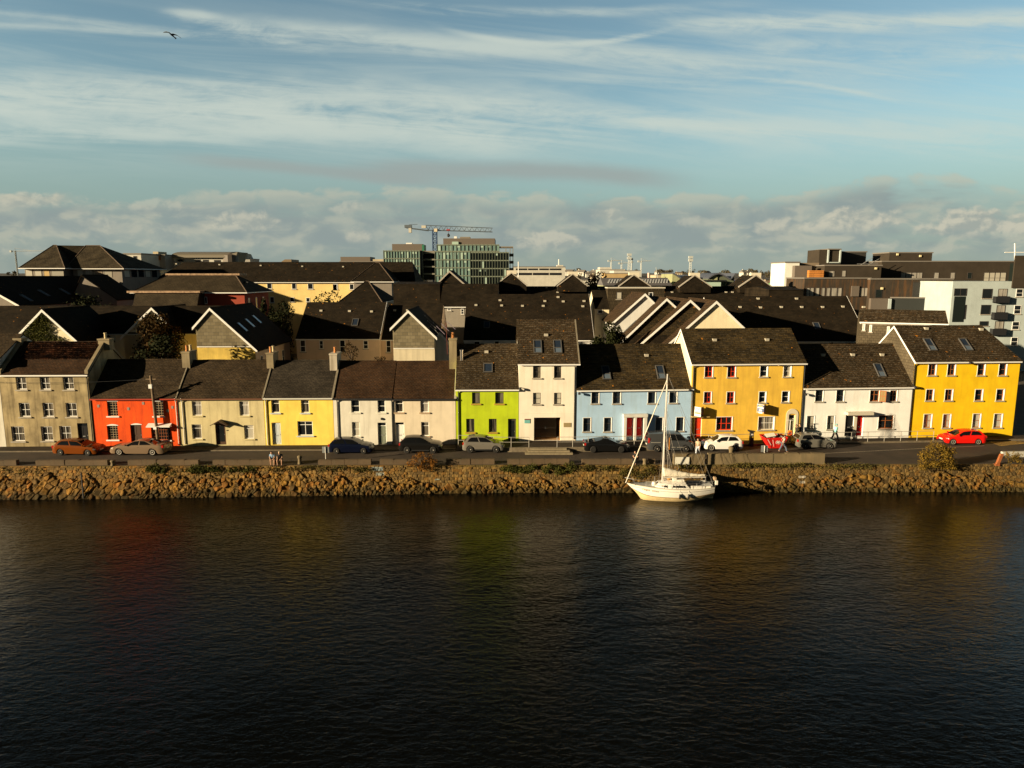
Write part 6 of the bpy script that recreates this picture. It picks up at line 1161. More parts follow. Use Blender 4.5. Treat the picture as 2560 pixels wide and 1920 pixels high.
q=MB(); B=[(-.62,-.62,.1),(.62,-.62,.1),(.62,.62,.1),(-.62,.62,.1)]; U=[(-1.2,-.72,1.2),(1.15,-.72,1.2),(1.15,.72,1.25),(-1.2,.72,1.25)]; I=[(x*.94,y*.92,z-.02) for x,y,z in U]; IB=[(x*.9,y*.9,.5) for x,y,z in B]
q.add([sk(*p) for p in B+U],[(3,2,1,0),(0,1,5,4),(1,2,6,5),(2,3,7,6),(3,0,4,7)]); q.add([sk(*p) for p in U+I],[(0,1,5,4),(1,2,6,5),(2,3,7,6),(3,0,4,7)]); q.add([sk(*p) for p in I+IB],[(0,4,5,1),(1,5,6,2),(2,6,7,3),(3,7,4,0),(4,5,6,7)])
for x in (-.5,.45): q.add([sk(x-.04,-.65,.12),sk(x+.04,-.65,.12),sk(x*1.5+.04,-.76,1.18),sk(x*1.5-.04,-.76,1.18)],[(0,1,2,3)])
q.build('body',mat('skip_red',(.62,.016,.012),.45,var=.15),T)
M_SKW=mat('skip_white_marks',(.70,.64,.58),.6)
c=sk(.15,-.70,.72); up=(sk(.15,-.72,1.2)-sk(.15,-.62,.1)).normalized(); n_=ux.cross(up); q=MB()
for i in range(16): 
    a=2*math.pi*i/16; a2=2*math.pi*(i+1)/16
    if i in(3,11): continue
    p=lambda t,r:c+ux*(r*math.cos(t))+up*(r*.8*math.sin(t))+n_*.004
    q.poly(p(a,.25),p(a2,.25),p(a2,.20),p(a,.20))
q.poly(*[c+ux*(.15*math.cos(t)*(1+.4*math.sin(3*t)))+up*(.12*math.sin(t))+n_*.004 for t in [2*math.pi*k/12 for k in range(12)]]); q.build('emblem',M_SKW,T)
for (x0,z0,x1,z1) in ((-.95,1.05,-.55,.45),(-.42,1.0,-.28,.3)):
    q=MB(); a=sk(x0,-.685-.045*z0,z0); b=sk(x1,-.685-.045*z1,z1); t=(b-a); sd=t.cross(n_).normalized()*.035
    for k in range(6):
        p0=a+t*(k/6+.02); p1=a+t*((k+.7)/6+.02); q.poly(p0-sd+n_*.02,p1-sd+n_*.02,p1+sd+n_*.02,p0+sd+n_*.02)
    q.build('painted_marks',M_SKW,T)
rb=MB(); rr=random.Random(4)
for i in range(46):
    x=rr.uniform(-1.0,.95); y=rr.uniform(-.55,.55); zz=1.1+.28*(1-abs(x)/1.2)*rr.random()*(1.6 if x>-.2 else 1); a=rr.uniform(0,3); d=Vector((math.cos(a),math.sin(a),rr.uniform(-.3,.3)))*rr.uniform(.08,.22); e=Vector((-d.y,d.x,rr.uniform(-.1,.1)))*rr.uniform(.5,1)
    rb.obox(sk(x,y,zz-.15),d,e,Vector((0,0,rr.uniform(.06,.2))))
rb.build('rubble',mat('rubble_grey',(.16,.14,.12),.9,var=.5,vs=5),T)
MB().obox(sk(-1.0,-.6,1.22),ux*.95+Vector((0,0,.12)),uy*.55+Vector((0,0,.2)),Vector((0,0,.03))).build('loose_board',mat('board_white',(.62,.60,.52),.6),T)
P=onZ(1709,1166.5,0); P.y=quayY(P.x)+.06; T=thing('notice_board','blank white notice board leaning on the higher quay parapet','board',P)
MB().obox((P.x-.64,P.y-.03,.03),(1.28,.01,0),(0,.03,0),(0,.04,.70)).build('panel',mat('board_white',(.62,.60,.52)),T)
for x in (-.5,.5): MB().obox((P.x+x-.03,P.y+.01,0),(.06,0,0),(0,.05,0),(0,.04,.6)).build('batten',M_PIPEW,T)
P=onY(2493,1156,quayY(45)+.05); P.z=-.12; solo('rusty_post',MB().obox((P.x-.14,P.y-.1,P.z),(.26,0,0),(0,.22,0),(.38,.05,1.08)).obox((P.x-.22,P.y-.14,P.z),(.4,0,0),(0,.3,0),(0,0,.16)),mat('rust',(.28,.085,.025),.8,var=.35,vs=5),'rusty orange steel post leaning on the quay edge','post',P)
P0=onZ(2508,1137,.25); T=thing('guard_rail','pale concrete kerb rail at the right end of the quay','barrier',P0); MB().prism([(P0.x,P0.y,-.0),(P0.x,P0.y+.4,-.0),(P0.x,P0.y+.36,.5),(P0.x,P0.y+.05,.5)],(9,.5,0)).build('rail',mat('pale_concrete_rail',(.45,.43,.38),.8,var=.15),T)
P=onY(206,1215,59.6); solo('outfall_pipe',MB().tube([onY(203,1182,60.3),onY(206,1212,59.35),onY(209,1246,58.75)],.06,7),M_PIPE,'dark drain pipe running down the quay wall at the left','pipe',P)
# stone relics: granite block by the person in black
P=onZ(1611,1158); solo('stone_block',MB().box((P.x+.35,P.y-.2,0),(P.x+.95,P.y+.2,.42)),M_PARA,'loose stone block right of the person in black','stone block',P)
# aerial on the chimney between pink and lime houses
H=HS['pink']; b0=FL.W(FL.S(1119,884,3.2)[0],2.9,0); zb=onY(1119,886,b0.y).z; zt=onY(1113,806,b0.y).z; T=thing('tv_aerial','thin red television aerial beside the tall brown chimney','aerial',(b0.x,b0.y,zb))
MB().tube([(b0.x,b0.y,zb),(b0.x-.1,b0.y,zt)],.022,5).build('mast',mat('aerial_red',(.22,.05,.04),.5),T)
for k,(xa,ya,xb,yb) in enumerate(((1091,815,1112,836),(1103,809,1123,828),(1117,803,1139,824))):
    MB().tube([onY(xa,ya,b0.y+.3),onY(xb,yb,b0.y-.3)],.03,5).build('element',mat('aerial_steel',(.34,.27,.33),.35,.5,.6),T)
for z in (zb+.15,zb+1.1): MB().tube([(b0.x,b0.y,z),(b0.x+.45,b0.y+.15,z-.12)],.02,4).build('bracket',M_ALU,T)
# ---------------------------------------------------------------- cars
M_CGL=mat('car_glass',(.006,.0065,.007),.08,.28); M_TYRE=mat('tyre_rubber',(.014,.013,.012),.85); M_RIM=mat('alloy_rim',(.58,.53,.46),.45,.4,.15); M_RIMD=mat('dark_rim',(.07,.065,.06),.35,.5,.7); M_HL=mat('headlight',(.55,.55,.52),.12,.6); M_TL=mat('tail_light',(.40,.015,.01),.2,.6); M_TRIM=mat('black_trim',(.015,.015,.016),.5); M_PLATE=mat('number_plate_white',(.65,.63,.5),.5)
TYPES={ # shoulder line, cabin (rear base, roof rear, roof front, screen base), height, width, tyre radius, ground clearance
 'hatch':(((-.5,.62),(-.485,.86),(-.46,.98),(-.3,.99),(.2,.93),(.27,.92),(.40,.83),(.465,.72),(.5,.52)),(-.475,-.37,.06,.27),1.46,1.72,.31,.19),
 'saloon':(((-.5,.60),(-.49,.95),(-.45,1.02),(-.33,1.03),(.2,.95),(.25,.94),(.42,.82),(.475,.70),(.5,.5)),(-.36,-.17,.05,.24),1.45,1.84,.33,.18),
 'coupe':(((-.5,.60),(-.49,.92),(-.45,.99),(-.33,.98),(.2,.92),(.25,.91),(.42,.80),(.475,.68),(.5,.48)),(-.42,-.12,.05,.25),1.40,1.80,.34,.17),
 'suv':(((-.5,.66),(-.488,.94),(-.46,1.06),(-.3,1.07),(.2,1.02),(.27,1.01),(.41,.93),(.47,.80),(.5,.58)),(-.475,-.36,.06,.27),1.58,1.80,.345,.24),
 'wagon':(((-.5,.62),(-.488,.88),(-.46,1.0),(-.3,1.0),(.2,.94),(.26,.93),(.41,.83),(.47,.72),(.5,.52)),(-.47,-.40,.06,.26),1.46,1.78,.33,.19),
 'van':(((-.5,.60),(-.497,1.05),(-.47,1.12),(-.3,1.14),(.28,1.10),(.36,1.08),(.45,.96),(.485,.84),(.5,.56)),(-.495,-.475,.20,.36),1.84,1.86,.34,.2)}
def car(label,kind,paint,px0,px1,py,face,yaw=0.0,rim=M_RIM,L=None,extra=None,group='cars parked along the street'):
    sh,(cr,rr,rf,cs),Ht,Wd,tr,gc=TYPES[kind]
    P=onZ((px0+px1)/2,py); a=onZ(px0,py).x; b=onZ(px1,py).x; L=L or (b-a)*.985
    T=thing('van' if kind=='van' else 'car',label,'van' if kind=='van' else 'car',(0,0,0),group); hw=Wd/2
    def sz(f):
        for (x0,z0),(x1,z1) in zip(sh,sh[1:]):
            if x0<=f<=x1: t=(f-x0)/(x1-x0); t=t*t*(3-2*t) if x1>.26 else t; return z0+(z1-z0)*t
        return sh[-1][1]
    wx=(-L*.5+L*.20,L*.5-L*.185); ra=tr+.07
    fs=sorted(set([-.5,-.495,-.485,-.46,-.43]+[-.4+.05*i for i in range(17)]+[.42,.45,.47,.485,.495,.5]+[(w+d*ra)/L for w in wx for d in (-1,-.95,-.8,-.55,-.28,0,.28,.55,.8,.95,1)]))
    q=MB(); sec=[]; 
    for f in fs:
        x=f*L; e=abs(f); taper=1-.13*max(0,(e-.40)/.10)**2.0; w=hw*taper; zs=sz(f); zb=gc+(.10 if e>.49 else .04 if e>.47 else 0); zo=zb
        for c in wx:
            d=abs(x-c)
            if d<ra: zo=max(zo,tr+math.sqrt(ra*ra-d*d))
        zo=min(zo,zs-.10); zm=max(zo+.03,min(gc+.28,zs-.16)); zm2=max(zm+.02,zs-.16)
        sec.append([(x,0,zb),(x,w*.80,zb),(x,w*.97,zo),(x,w,zm),(x,w*.995,zm2),(x,w*.955,zs-.02),(x,w*.80,zs+.015),(x,0,zs+.04)])
    full=[s+[(x,-y,z) for x,y,z in s[-2:0:-1]] for s in sec]; n=len(full[0])
    for s in full: q.v+=s
    for i in range(len(full)-1):
        for j in range(n): q.f.append((i*n+j,i*n+(j+1)%n,(i+1)*n+(j+1)%n,(i+1)*n+j))
    q.f.append(tuple(range(n))[::-1]); k=(len(full)-1)*n; q.f.append(tuple(range(k,k+n)))
    # cabin
    nb=9; wb=hw*.905; wt=hw*(.70 if kind!='van' else .84)
    base=[]; roof=[]
    for i in range(nb):
        t=i/(nb-1); fb=cr+(cs-cr)*t; fr_=rr+(rf-rr)*t; base.append((fb*L,wb*(1-.05*max(0,t-.7)/.3),sz(fb)-.01)); 
        zz=Ht-.075*(2*t-1)**2*(1.0 if t<.5 else 1.15) if kind!='van' else Ht-.04*(2*t-1)**2
        if kind=='coupe' and t<.5: zz-=.05*(1-2*t)
        roof.append((fr_*L,wt,zz-.03))
    k=len(q.v)
    for (b_,r_) in zip(base,roof): 
        m=[(b_[0]*.45+r_[0]*.55,b_[1]*.42+r_[1]*.58+.015,b_[2]*.45+r_[2]*.55)]
        q.v+=[b_,m[0],r_,(r_[0],r_[1]*.62,r_[2]+.04),(r_[0],-r_[1]*.62,r_[2]+.04),(r_[0],-r_[1],r_[2]),(m[0][0],-m[0][1],m[0][2]),(b_[0],-b_[1],b_[2])]
    for i in range(nb-1):
        for j in range(7): q.f.append((k+i*8+j,k+i*8+j+1,k+(i+1)*8+j+1,k+(i+1)*8+j))
    q.f.append(tuple(k+j for j in range(8))[::-1]); e=k+(nb-1)*8; q.f.append(tuple(e+j for j in range(8)))
    body=q.build('body',paint,T,True)
    mod=body.modifiers.new('edge','EDGE_SPLIT'); mod.split_angle=R(38)
    # glass, a little proud of the cabin
    def sp(t,v,sgn):
        i=min(nb-2,int(t*(nb-1))); u=t*(nb-1)-i
        B=Vector(base[i]).lerp(Vector(base[i+1]),u); Rf=Vector(roof[i]).lerp(Vector(roof[i+1]),u)
        M_=Vector((B.x*.45+Rf.x*.55,B.y*.42+Rf.y*.58+.015,B.z*.45+Rf.z*.55)); p=B.lerp(M_,v/.55) if v<.55 else M_.lerp(Rf,(v-.55)/.45)
        return Vector((p.x,(p.y+.008)*sgn,p.z))
    spans=((.12,.50),(.545,.95)) if kind not in('van','coupe') else (((.60,.965),) if kind=='van' else ((.20,.50),(.54,.95)))
    for sgn in (1,-1):
        for t0,t1 in spans:
            g=MB(); m_=6; k0=0
            for i in range(m_+1):
                t=t0+(t1-t0)*i/m_
                lo,hi=.08,.90
                if t0<.3 and i==0 and kind!='van': hi=.62
                for v in (lo,.5*(lo+min(hi,.9)),hi): g.v.append(tuple(sp(t,v,sgn)))
            for i in range(m_):
                for j in range(2): g.f.append((i*3+j,(i+1)*3+j,(i+1)*3+j+1,i*3+j+1))
            g.build('side_window',M_CGL,T,True)
    def endglass(i,nm,off,v0,v1,yf=.88):
        B=Vector(base[i]); Rf=Vector(roof[i]); g=MB()
        def p(v,y): c=B.lerp(Rf,v); w=(B.y+(Rf.y-B.y)*v)*yf; return (c.x+off,w*y,c.z+.03*(1-y*y)*v)
        for v in (v0,(v0+v1)/2,v1):
            for y in (-1,-.5,0,.5,1): g.v.append(p(v,y))
        g.f=[(j*5+i_,j*5+i_+1,(j+1)*5+i_+1,(j+1)*5+i_) for j in range(2) for i_ in range(4)]; g.build(nm,M_CGL,T,True)
    endglass(nb-1,'windscreen',.02,.06,.95); endglass(0,'rear_window',-.02,.12 if kind!='coupe' else .06,.88,.84)
    # wheels
    for x in wx:
        for sgn in (1,-1):
            yc=sgn*(hw-.115); w=MB().lathe((x,yc,tr),[(tr*.55,-.10),(tr*.93,-.10),(tr,-.06),(tr,.06),(tr*.93,.10),(tr*.55,.10)],20,'y').build('wheel',M_TYRE,T,True)
            r=MB(); yo=yc+sgn*.085; R0=tr*.67
            r.lathe((x,yo-sgn*.0,tr),[(R0*.84,-.012),(R0*.86,.02),(R0,.022),(R0*1.0,-.03)],20,'y',False); r.lathe((x,yo,tr),[(R0*.2,-.03),(R0*.22,.02),(R0*.1,.03)],10,'y')
            for s_ in range(5):
                a=2*math.pi*s_/5+.3; d=Vector((math.cos(a),0,math.sin(a))); e_=Vector((-math.sin(a),0,math.cos(a)))
                r.obox(Vector((x,yo-.012,tr))+d*R0*.15-e_*.035,e_*.07,Vector((0,.024,0)),d*R0*.72)
            r.build('rim',rim,w)
    # lamps, plates, mirrors, trim
    for sgn in (1,-1):
        zf=sz(.455)-.10; MB().obox((L*.432,sgn*hw*.90-.10*(sgn<0)-(.0 if sgn<0 else .02),zf-.05),(L*.045,-sgn*.10,-.03),(0,.10,.01),(0,0,.13)).build('headlight',M_HL,T)
        zr_=sz(-.47)-.18; MB().obox((-L*.497,sgn*hw*.80-(.06 if sgn>0 else .12),zr_-.05),(L*.035,0,0),(0,.18,0),(0,0,.24 if kind!='van' else .5)).build('tail_light',M_TL,T)
        bx,by,bz=base[-1]; MB().obox((bx-.30,sgn*(hw*.93)-(.0 if sgn>0 else .19),bz+.02),(.10,0,.01),(0,.19,0),(0,0,.13)).build('wing_mirror',paint if kind!='van' else M_TRIM,T)
        MB().obox((-L*.05,sgn*(hw*.99)-.02,sz(0)-.20),(.2,0,0),(0,.04,0),(0,0,.035)).build('door_handle',paint if kind!='van' else M_TRIM,T)
    MB().box((L*.499,-.26,gc+.26),(L*.506,.26,gc+.37)).build('number_plate',M_PLATE,T); MB().box((-L*.506,-.26,gc+.40),(-L*.499,.26,gc+.51)).build('number_plate',M_PLATE,T)
    MB().box((L*.485,-hw*.62,gc+.06),(L*.503,hw*.62,gc+.22)).build('grille',M_TRIM,T); MB().box((-L*.47,-hw*.8,gc-.02),(L*.46,hw*.8,gc+.1)).build('underbody',M_TRIM,T)
    if kind in('suv',): 
        for sgn in (1,-1): MB().obox((wx[0]+ra,sgn*(hw*.99)-.015,gc+.01),(wx[1]-wx[0]-2*ra,0,0),(0,.03,0),(0,0,.12)).build('sill_trim',M_TRIM,T)
    if extra: extra(T,L,hw,Ht,base,roof,paint,gc)
    ya=R(yaw); th=(0 if face>0 else math.pi)+ya
    T.rotation_euler=(0,0,th); T.location=(P.x,P.y+hw-.03,0.004); ORG[T.name]=Vector((0,0,0)); return T
def paint(n,c,metal=.2,rough=.32): return mat(n,c,.16,.30,metal*.6)
car('orange hatchback parked in front of the grey house','hatch',paint('paint_orange',(.17,.042,.005)),128,246,1139.5,1,-4)
car('bronze saloon car parked in front of the red house','saloon',paint('paint_bronze',(.24,.165,.105),.5),272,412,1139,-1,-2)
car('navy blue hatchback parked between the yellow and white houses','hatch',paint('paint_navy',(.004,.006,.018)),819,931,1135.5,1)
car('black sport utility car parked in front of the cream pink house','suv',paint('paint_black',(.008,.0075,.007),0),996,1104,1134,1)
car('silver grey crossover parked in front of the lime green house','suv',paint('paint_silver',(.21,.19,.16),.5),1155,1261,1132.5,1)
car('low black coupe parked right of the stone steps','coupe',paint('paint_gloss_black',(.006,.006,.006),0),1460,1576,1132.5,1,rim=M_RIMD)
def vanx(T,L,hw,Ht,base,roof,p,gc):
    for sgn in (1,-1):
        MB().obox((-L*.06,sgn*hw*1.003-.006,gc+.06),(.09,0,0),(0,.012,0),(0,0,1.2)).build('orange_stripe',mat('stripe_orange',(.55,.22,.03),.5),T)
        for k in range(2): MB().obox((-L*.44,sgn*hw*1.0-.02,.95),(.95,0,0),(0,.04,0),(0,0,.045)).build('side_rail',mat('pale_trim',(.3,.28,.24),.5),T) if k==0 else None
        q=MB()
        for k in range(9):
            if k in (3,): continue
            q.obox((-L*.0+.13*k+.03,sgn*hw*1.004-.005,gc+.25),(.09,0,0),(0,.01,0),(0,0,.08))
        q.build('faint_lettering',mat('lettering_grey',(.24,.22,.19),.6),T)
car('dark grey van with an orange stripe parked behind the sailboat mast','van',paint('paint_dark_grey',(.052,.054,.056),.2,.4),1620,1736,1130.5,1,extra=vanx,L=4.55)
car('white hatchback parked in front of the ochre house','hatch',paint('paint_white',(.78,.75,.70),0),1760,1859,1127.5,-1)
def open_tail(T,L,hw,Ht,base,roof,p,gc):
    Rr=Vector(roof[0]); g=MB().obox((Rr.x+.02,-hw*.72,Rr.z),(-.85,0,-.05),(0,hw*1.44,0),(.02,0,.06)); g.build('raised_tailgate',p,T)
    MB().box((-L*.505,-hw*.7,.62),(-L*.47,hw*.7,1.05)).build('boot_opening',M_TRIM,T)
car('grey estate car parked in front of the white house with a red door','wagon',paint('paint_warm_grey',(.17,.16,.135),.4),1992,2094,1123,1)

car('bright red hatchback parked in front of the golden yellow house','hatch',paint('paint_red',(.68,.010,.006),0),2363,2467,1112.5,-1)
# ---------------------------------------------------------------- sailboat
BX=onZ(1678,1236,WZ).x-.45; BY=59.0
T=thing('sailboat','white sailing yacht with a furled sail moored at the quay wall','sailboat',(BX,BY,WZ)); HL=3.74; HB=1.28
def hull_b(t):  # half beam, -1 bow .. 1 stern
    u=(t+1)/2; return HB*(math.sin(min(1,u/.62)*math.pi/2)**.8 if u<.62 else 1-.30*((u-.62)/.38)**2)
def hull_sh(t): return 1.36-.20*math.sin((t+1)/2*math.pi*.9)-.06*(t+1)/2
def hull_k(t): u=(t+1)/2; return -.45+.95*max(0,1-u/.30)**1.6+.62*max(0,(u-.55)/.45)**1.6
NS=29; secs=[]
for i in range(NS):
    t=-1+2*i/(NS-1); x=t*HL; b=max(.02,hull_b(t)); zs=hull_sh(t); zk=hull_k(t); rake=lambda z:(.55*(1-(z-zk)/(zs-zk)) if t<-.6 else 0)*((-t-.6)/.4 if t<-.6 else 0)
    row=[]
    for v,w in ((1,1),(.93,1.012),(.76,.995),(.64,.975),(.53,.945),(.34,.82),(.14,.52),(0,.03)):
        z=zk+(zs-zk)*v; row.append((BX+x+rake(z)*1.6,BY,b*w,WZ+z))
    secs.append(row)
M_GEL=mat('gelcoat_white',(.76,.72,.64),.3,.5,coat=.3,var=.05); M_AF=mat('antifoul_cream',(.62,.47,.24),.7,var=.15); M_DECK=mat('deck_grey',(.50,.50,.48),.7,var=.1)
def hullpart(r0,r1,m,nm,par):
    q=MB(); w=r1-r0+1
    for s in (-1,1):
        k=len(q.v)
        for row in secs:
            for (x,y,b,z) in row[r0:r1+1]: q.v.append((x,y+s*b,z))
        for i in range(NS-1):
            for j in range(w-1): q.f.append((k+i*w+j,k+i*w+j+1,k+(i+1)*w+j+1,k+(i+1)*w+j))
    if True:
        e=[(x,y-b,z) for x,y,b,z in secs[-1][r0:r1+1]]+[(x,y+b,z) for x,y,b,z in secs[-1][r0:r1+1]][::-1]; k=len(q.v); q.v+=e; q.f.append(tuple(range(k,k+len(e))))
    return q.build(nm,m,par,True)
hull=hullpart(0,4,M_GEL,'hull',T); hullpart(4,7,M_AF,'keel_bottom',T)
for o_ in (hull,): mm=o_.modifiers.new('edge','EDGE_SPLIT'); mm.split_angle=R(40)
q=MB()
for i in range(NS-1):
    a,b=secs[i][0],secs[i+1][0]; c0=.05*a[2]; c1=.05*b[2]
    for s in (-1,1): q.poly((a[0],a[1]+s*a[2]*.99,a[3]-.01),(b[0],b[1]+s*b[2]*.99,b[3]-.01),(b[0],b[1],b[3]+c1),(a[0],a[1],a[3]+c0))
q.build('deck',M_DECK,T)
q=MB()
for s in (-1,1): q.tube([(r[0][0],r[0][1]+s*r[0][2],r[0][3]+.03) for r in secs],.035,5)
q.build('toe_rail',mat('rail_cream',(.66,.60,.48),.5),T)
q=MB()
for s in (-1,1): q.tube([(r[3][0]*.0+r[4][0],r[4][1]+s*(r[4][2]+.004),r[4][3]+.03) for r in secs],.028,4)
q.build('boot_stripe',mat('stripe_brown',(.16,.09,.03),.6),hull)
q=MB()
for s in (-1,1): q.tube([(r[1][0],r[1][1]+s*(r[1][2]+.003),r[1][3]-.06) for r in secs[1:]],.016,4)
q.build('sheer_stripe',mat('stripe_grey',(.22,.20,.18),.6),hull)
def bz(x): t=(x)/HL; return WZ+hull_sh(t)
# cabin trunk with dark windows, hatch, coaming round the cockpit
q=MB(); C=[(-1.35,.48,.04),(-.95,.62,.34),(-.2,.80,.46),(.95,.86,.52),(1.25,.84,.50),(1.62,.86,.05)]; n=8
for (x,w,h) in C:
    z=bz(x); q.v+=[(BX+x,BY-w-.08,z),(BX+x,BY-w,z+h*.75),(BX+x,BY-w*.72,z+h),(BX+x,BY,z+h+.04),(BX+x,BY+w*.72,z+h),(BX+x,BY+w,z+h*.75),(BX+x,BY+w+.08,z)]
for i in range(len(C)-1):
    for j in range(6): q.f.append((i*7+j,i*7+j+1,(i+1)*7+j+1,(i+1)*7+j))
q.f.append(tuple(range(7))[::-1]); q.f.append(tuple(range(35,42))); cab=q.build('cabin',M_GEL,T)
for s in (-1,1):
    for x0,x1 in ((-.95,-.28),(.02,1.22)):
        z0=bz(x0); f=lambda x,v:(BX+x,BY+s*((.60+.20*min(1,(x+.95)/.75)+.06*max(0,x/.95) if x<.95 else .86)+.09-.065*v),bz(x)+(.34+.12*min(1,(x+.95)/.75) if x<-.2 else .48)*.75*v)
        MB().poly(f(x0,.30),f(x1,.25),f(x1-.10,.85),f(x0+.12,.80)).build('cabin_window',M_CGL,cab)
MB().box((BX+.35,BY-.38,bz(.6)+.53),(BX+1.2,BY+.38,bz(.6)+.66)).box((BX+.25,BY-.25,bz(.6)+.55),(BX+.6,BY+.25,bz(.6)+.78)).build('hatch',M_GEL,T)
for y0 in (-.9,.72): MB().box((BX+1.7,BY+y0,bz(2.4)-.02),(BX+3.4,BY+y0+.18,bz(2.4)+.22)).build('cockpit_coaming',M_GEL,T)
MB().box((BX+1.72,BY-.70,bz(2.4)+.0),(BX+3.5,BY+.70,bz(2.4)+.075)).build('cockpit',mat('cockpit_shadow_grey',(.20,.21,.23),.7),T)
MB().lathe((BX-1.38,BY-.1,bz(-1.4)-.02),[(.20,0),(.2,.3),(.14,.42)],10).build('deck_box',M_GEL,T)
MB().lathe((BX-.05+.0,BY+.2,bz(0)+.5),[(.08,0),(.22,.12),(.2,.25),(.05,.3)],10).build('buoy',mat('buoy_orange',(.55,.27,.05),.5),T)
# rudder, outboard bracket, stern rail with a white canister
MB().prism([(BX+3.35,BY,WZ-.8),(BX+3.2,BY,WZ+.12),(BX+3.15,BY,WZ+.55),(BX+3.85,BY,WZ+.75),(BX+3.92,BY,WZ+.6),(BX+3.9,BY,WZ-.8)],(0,.06,0)).build('rudder',M_AF,T)
MB().tube([(BX+2.75,BY,WZ+.3),(BX+2.75,BY,WZ-.3)],.05,6).tube([(BX+2.5,BY,WZ+.02),(BX+3.0,BY,WZ+.02)],.03,6).build('propeller_leg',M_AF,T)
q=MB(); zs=bz(3.5)
for (x,y) in ((2.7,-1.0),(3.5,-.92),(3.85,-.6),(3.85,.6),(3.5,.92),(2.7,1.0)): q.tube([(BX+x,BY+y,zs-.02),(BX+x,BY+y,zs+.6)],.018,5)
q.tube([(BX+2.7,BY-1,zs+.6),(BX+3.5,BY-.92,zs+.6),(BX+3.85,BY-.6,zs+.6),(BX+3.85,BY+.6,zs+.6),(BX+3.5,BY+.92,zs+.6),(BX+2.7,BY+1,zs+.6)],.018,5); q.build('stern_rail',M_ALU,T)
q=MB(); zb=bz(-3.6)
for y in (-.25,.25): q.tube([(BX-3.1,BY+y*1.7,bz(-3.1)),(BX-3.2,BY+y*1.6,zb+.5),(BX-3.95,BY,zb+.55)],.018,5)
for x in (-2.2,-1.1,0,1.2,2.1):
    for s in (-1,1): q.tube([(BX+x,BY+s*hull_b(x/HL)*.95,bz(x)),(BX+x,BY+s*hull_b(x/HL)*.95,bz(x)+.55)],.012,4)
q.build('pulpit_and_stanchions',M_ALU,T)
q=MB()
for s in (-1,1):
    for h in (.28,.54): q.tube([(BX+x,BY+s*hull_b(x/HL)*.95,bz(x)+h) for x in (-3.1,-2.2,-1.1,0,1.2,2.1,2.7)],.007,4)
q.build('guard_wires',M_ALU,T)
MB().box((BX+3.78,BY-.95,zs+.30),(BX+3.98,BY-.72,zs+.66)).build('canister',M_GEL,T); MB().box((BX+3.8,BY-.5,zs+.55),(BX+3.98,BY-.1,zs+.82)).build('stern_box',mat('tan_cover',(.36,.25,.15),.8),T)
# mast, boom, furled sail, rigging
mx=onY(1656,1197,BY).x; mz0=bz(mx-BX)+.2; mzt=onY(1669,935,BY).z; mtx=onY(1669,935,BY).x; MT=Vector((mtx,BY,mzt)); M0=Vector((mx,BY,mz0-.2))
mast=MB().tube([M0,M0.lerp(MT,.6),MT],[.085,.08,.06],10).build('mast',mat('mast_silver',(.62,.58,.52),.35,.5,.3),T)
sp=M0.lerp(MT,.50); MB().tube([sp+Vector((0,-.62,.05)),sp,sp+Vector((0,.62,.05))],.025,5).build('spreader',M_ALU,mast)
be=onY(1764,1193,BY); b0=M0.lerp(MT,.075); MB().tube([b0+Vector((.05,0,-.02)),be],.055,7).build('boom',mat('mast_silver',(.62,.58,.52)),T)
q=MB(); N=26; seg=10; rs=random.Random(3)
for i in range(N+1):
    t=i/N; c=b0.lerp(be,t)+Vector((.02,0,.16+.32*(1-t)**2.2)); r=.42*(1-t)**1.7+.115; wv=.018*math.sin(i*1.9)+rs.uniform(-.012,.012)
    for j in range(seg):
        a=2*math.pi*j/seg; q.v.append((c.x+.05*math.sin(a*2+i*.7),c.y+(.14+.03*math.sin(i*1.3+a*3))*math.cos(a)*(1.0 if t<.9 else .7),c.z+(r+wv)*math.sin(a)*(1 if math.sin(a)>0 else .75)))
for i in range(N):
    for j in range(seg): q.f.append((i*seg+j,i*seg+(j+1)%seg,(i+1)*seg+(j+1)%seg,(i+1)*seg+j))
q.f.append(tuple(range(seg))[::-1]); q.f.append(tuple(range(N*seg,N*seg+seg))); q.build('furled_sail',mat('sail_cover',(.66,.60,.48),.8,var=.12,vs=5),T,True)
bow=Vector((BX-3.86,BY,bz(-3.86)+.05)); hd=M0.lerp(MT,.955)
MB().tube([bow,bow.lerp(hd,.5),hd],[.05,.052,.035],6).build('furled_jib',mat('sail_cover',(.66,.60,.48)),T)
st=MB()
for s in (-1,1):
    tip=sp+Vector((0,s*.62,.05)); ch=lambda x:Vector((BX+x,BY+s*hull_b(x/HL)*.93,bz(x)))
    st.tube([ch(-.35),tip,hd],.011,4); st.tube([ch(-.05),tip],.010,4); st.tube([ch(-.75),M0.lerp(MT,.5)],.010,4); st.tube([ch(.35),M0.lerp(MT,.48)],.010,4); st.tube([ch(1.0),M0.lerp(MT,.62)],.009,4)
st.tube([MT,Vector((BX+3.85,BY,zs+.1))],.012,4).tube([MT,be+Vector((-.1,0,.1))],.009,4).tube([M0.lerp(MT,.7),be.lerp(b0,.35)],.008,4).tube([M0.lerp(MT,.7),be.lerp(b0,.65)],.008,4).tube([be,Vector((BX+3.1,BY,bz(3.1)))],.012,4).tube([be+Vector((-.3,0,0)),Vector((BX+2.7,BY+.4,bz(2.7)))],.012,4)
st.build('rigging_wires',mat('wire_steel',(.30,.27,.24),.4,.5,.5),T)
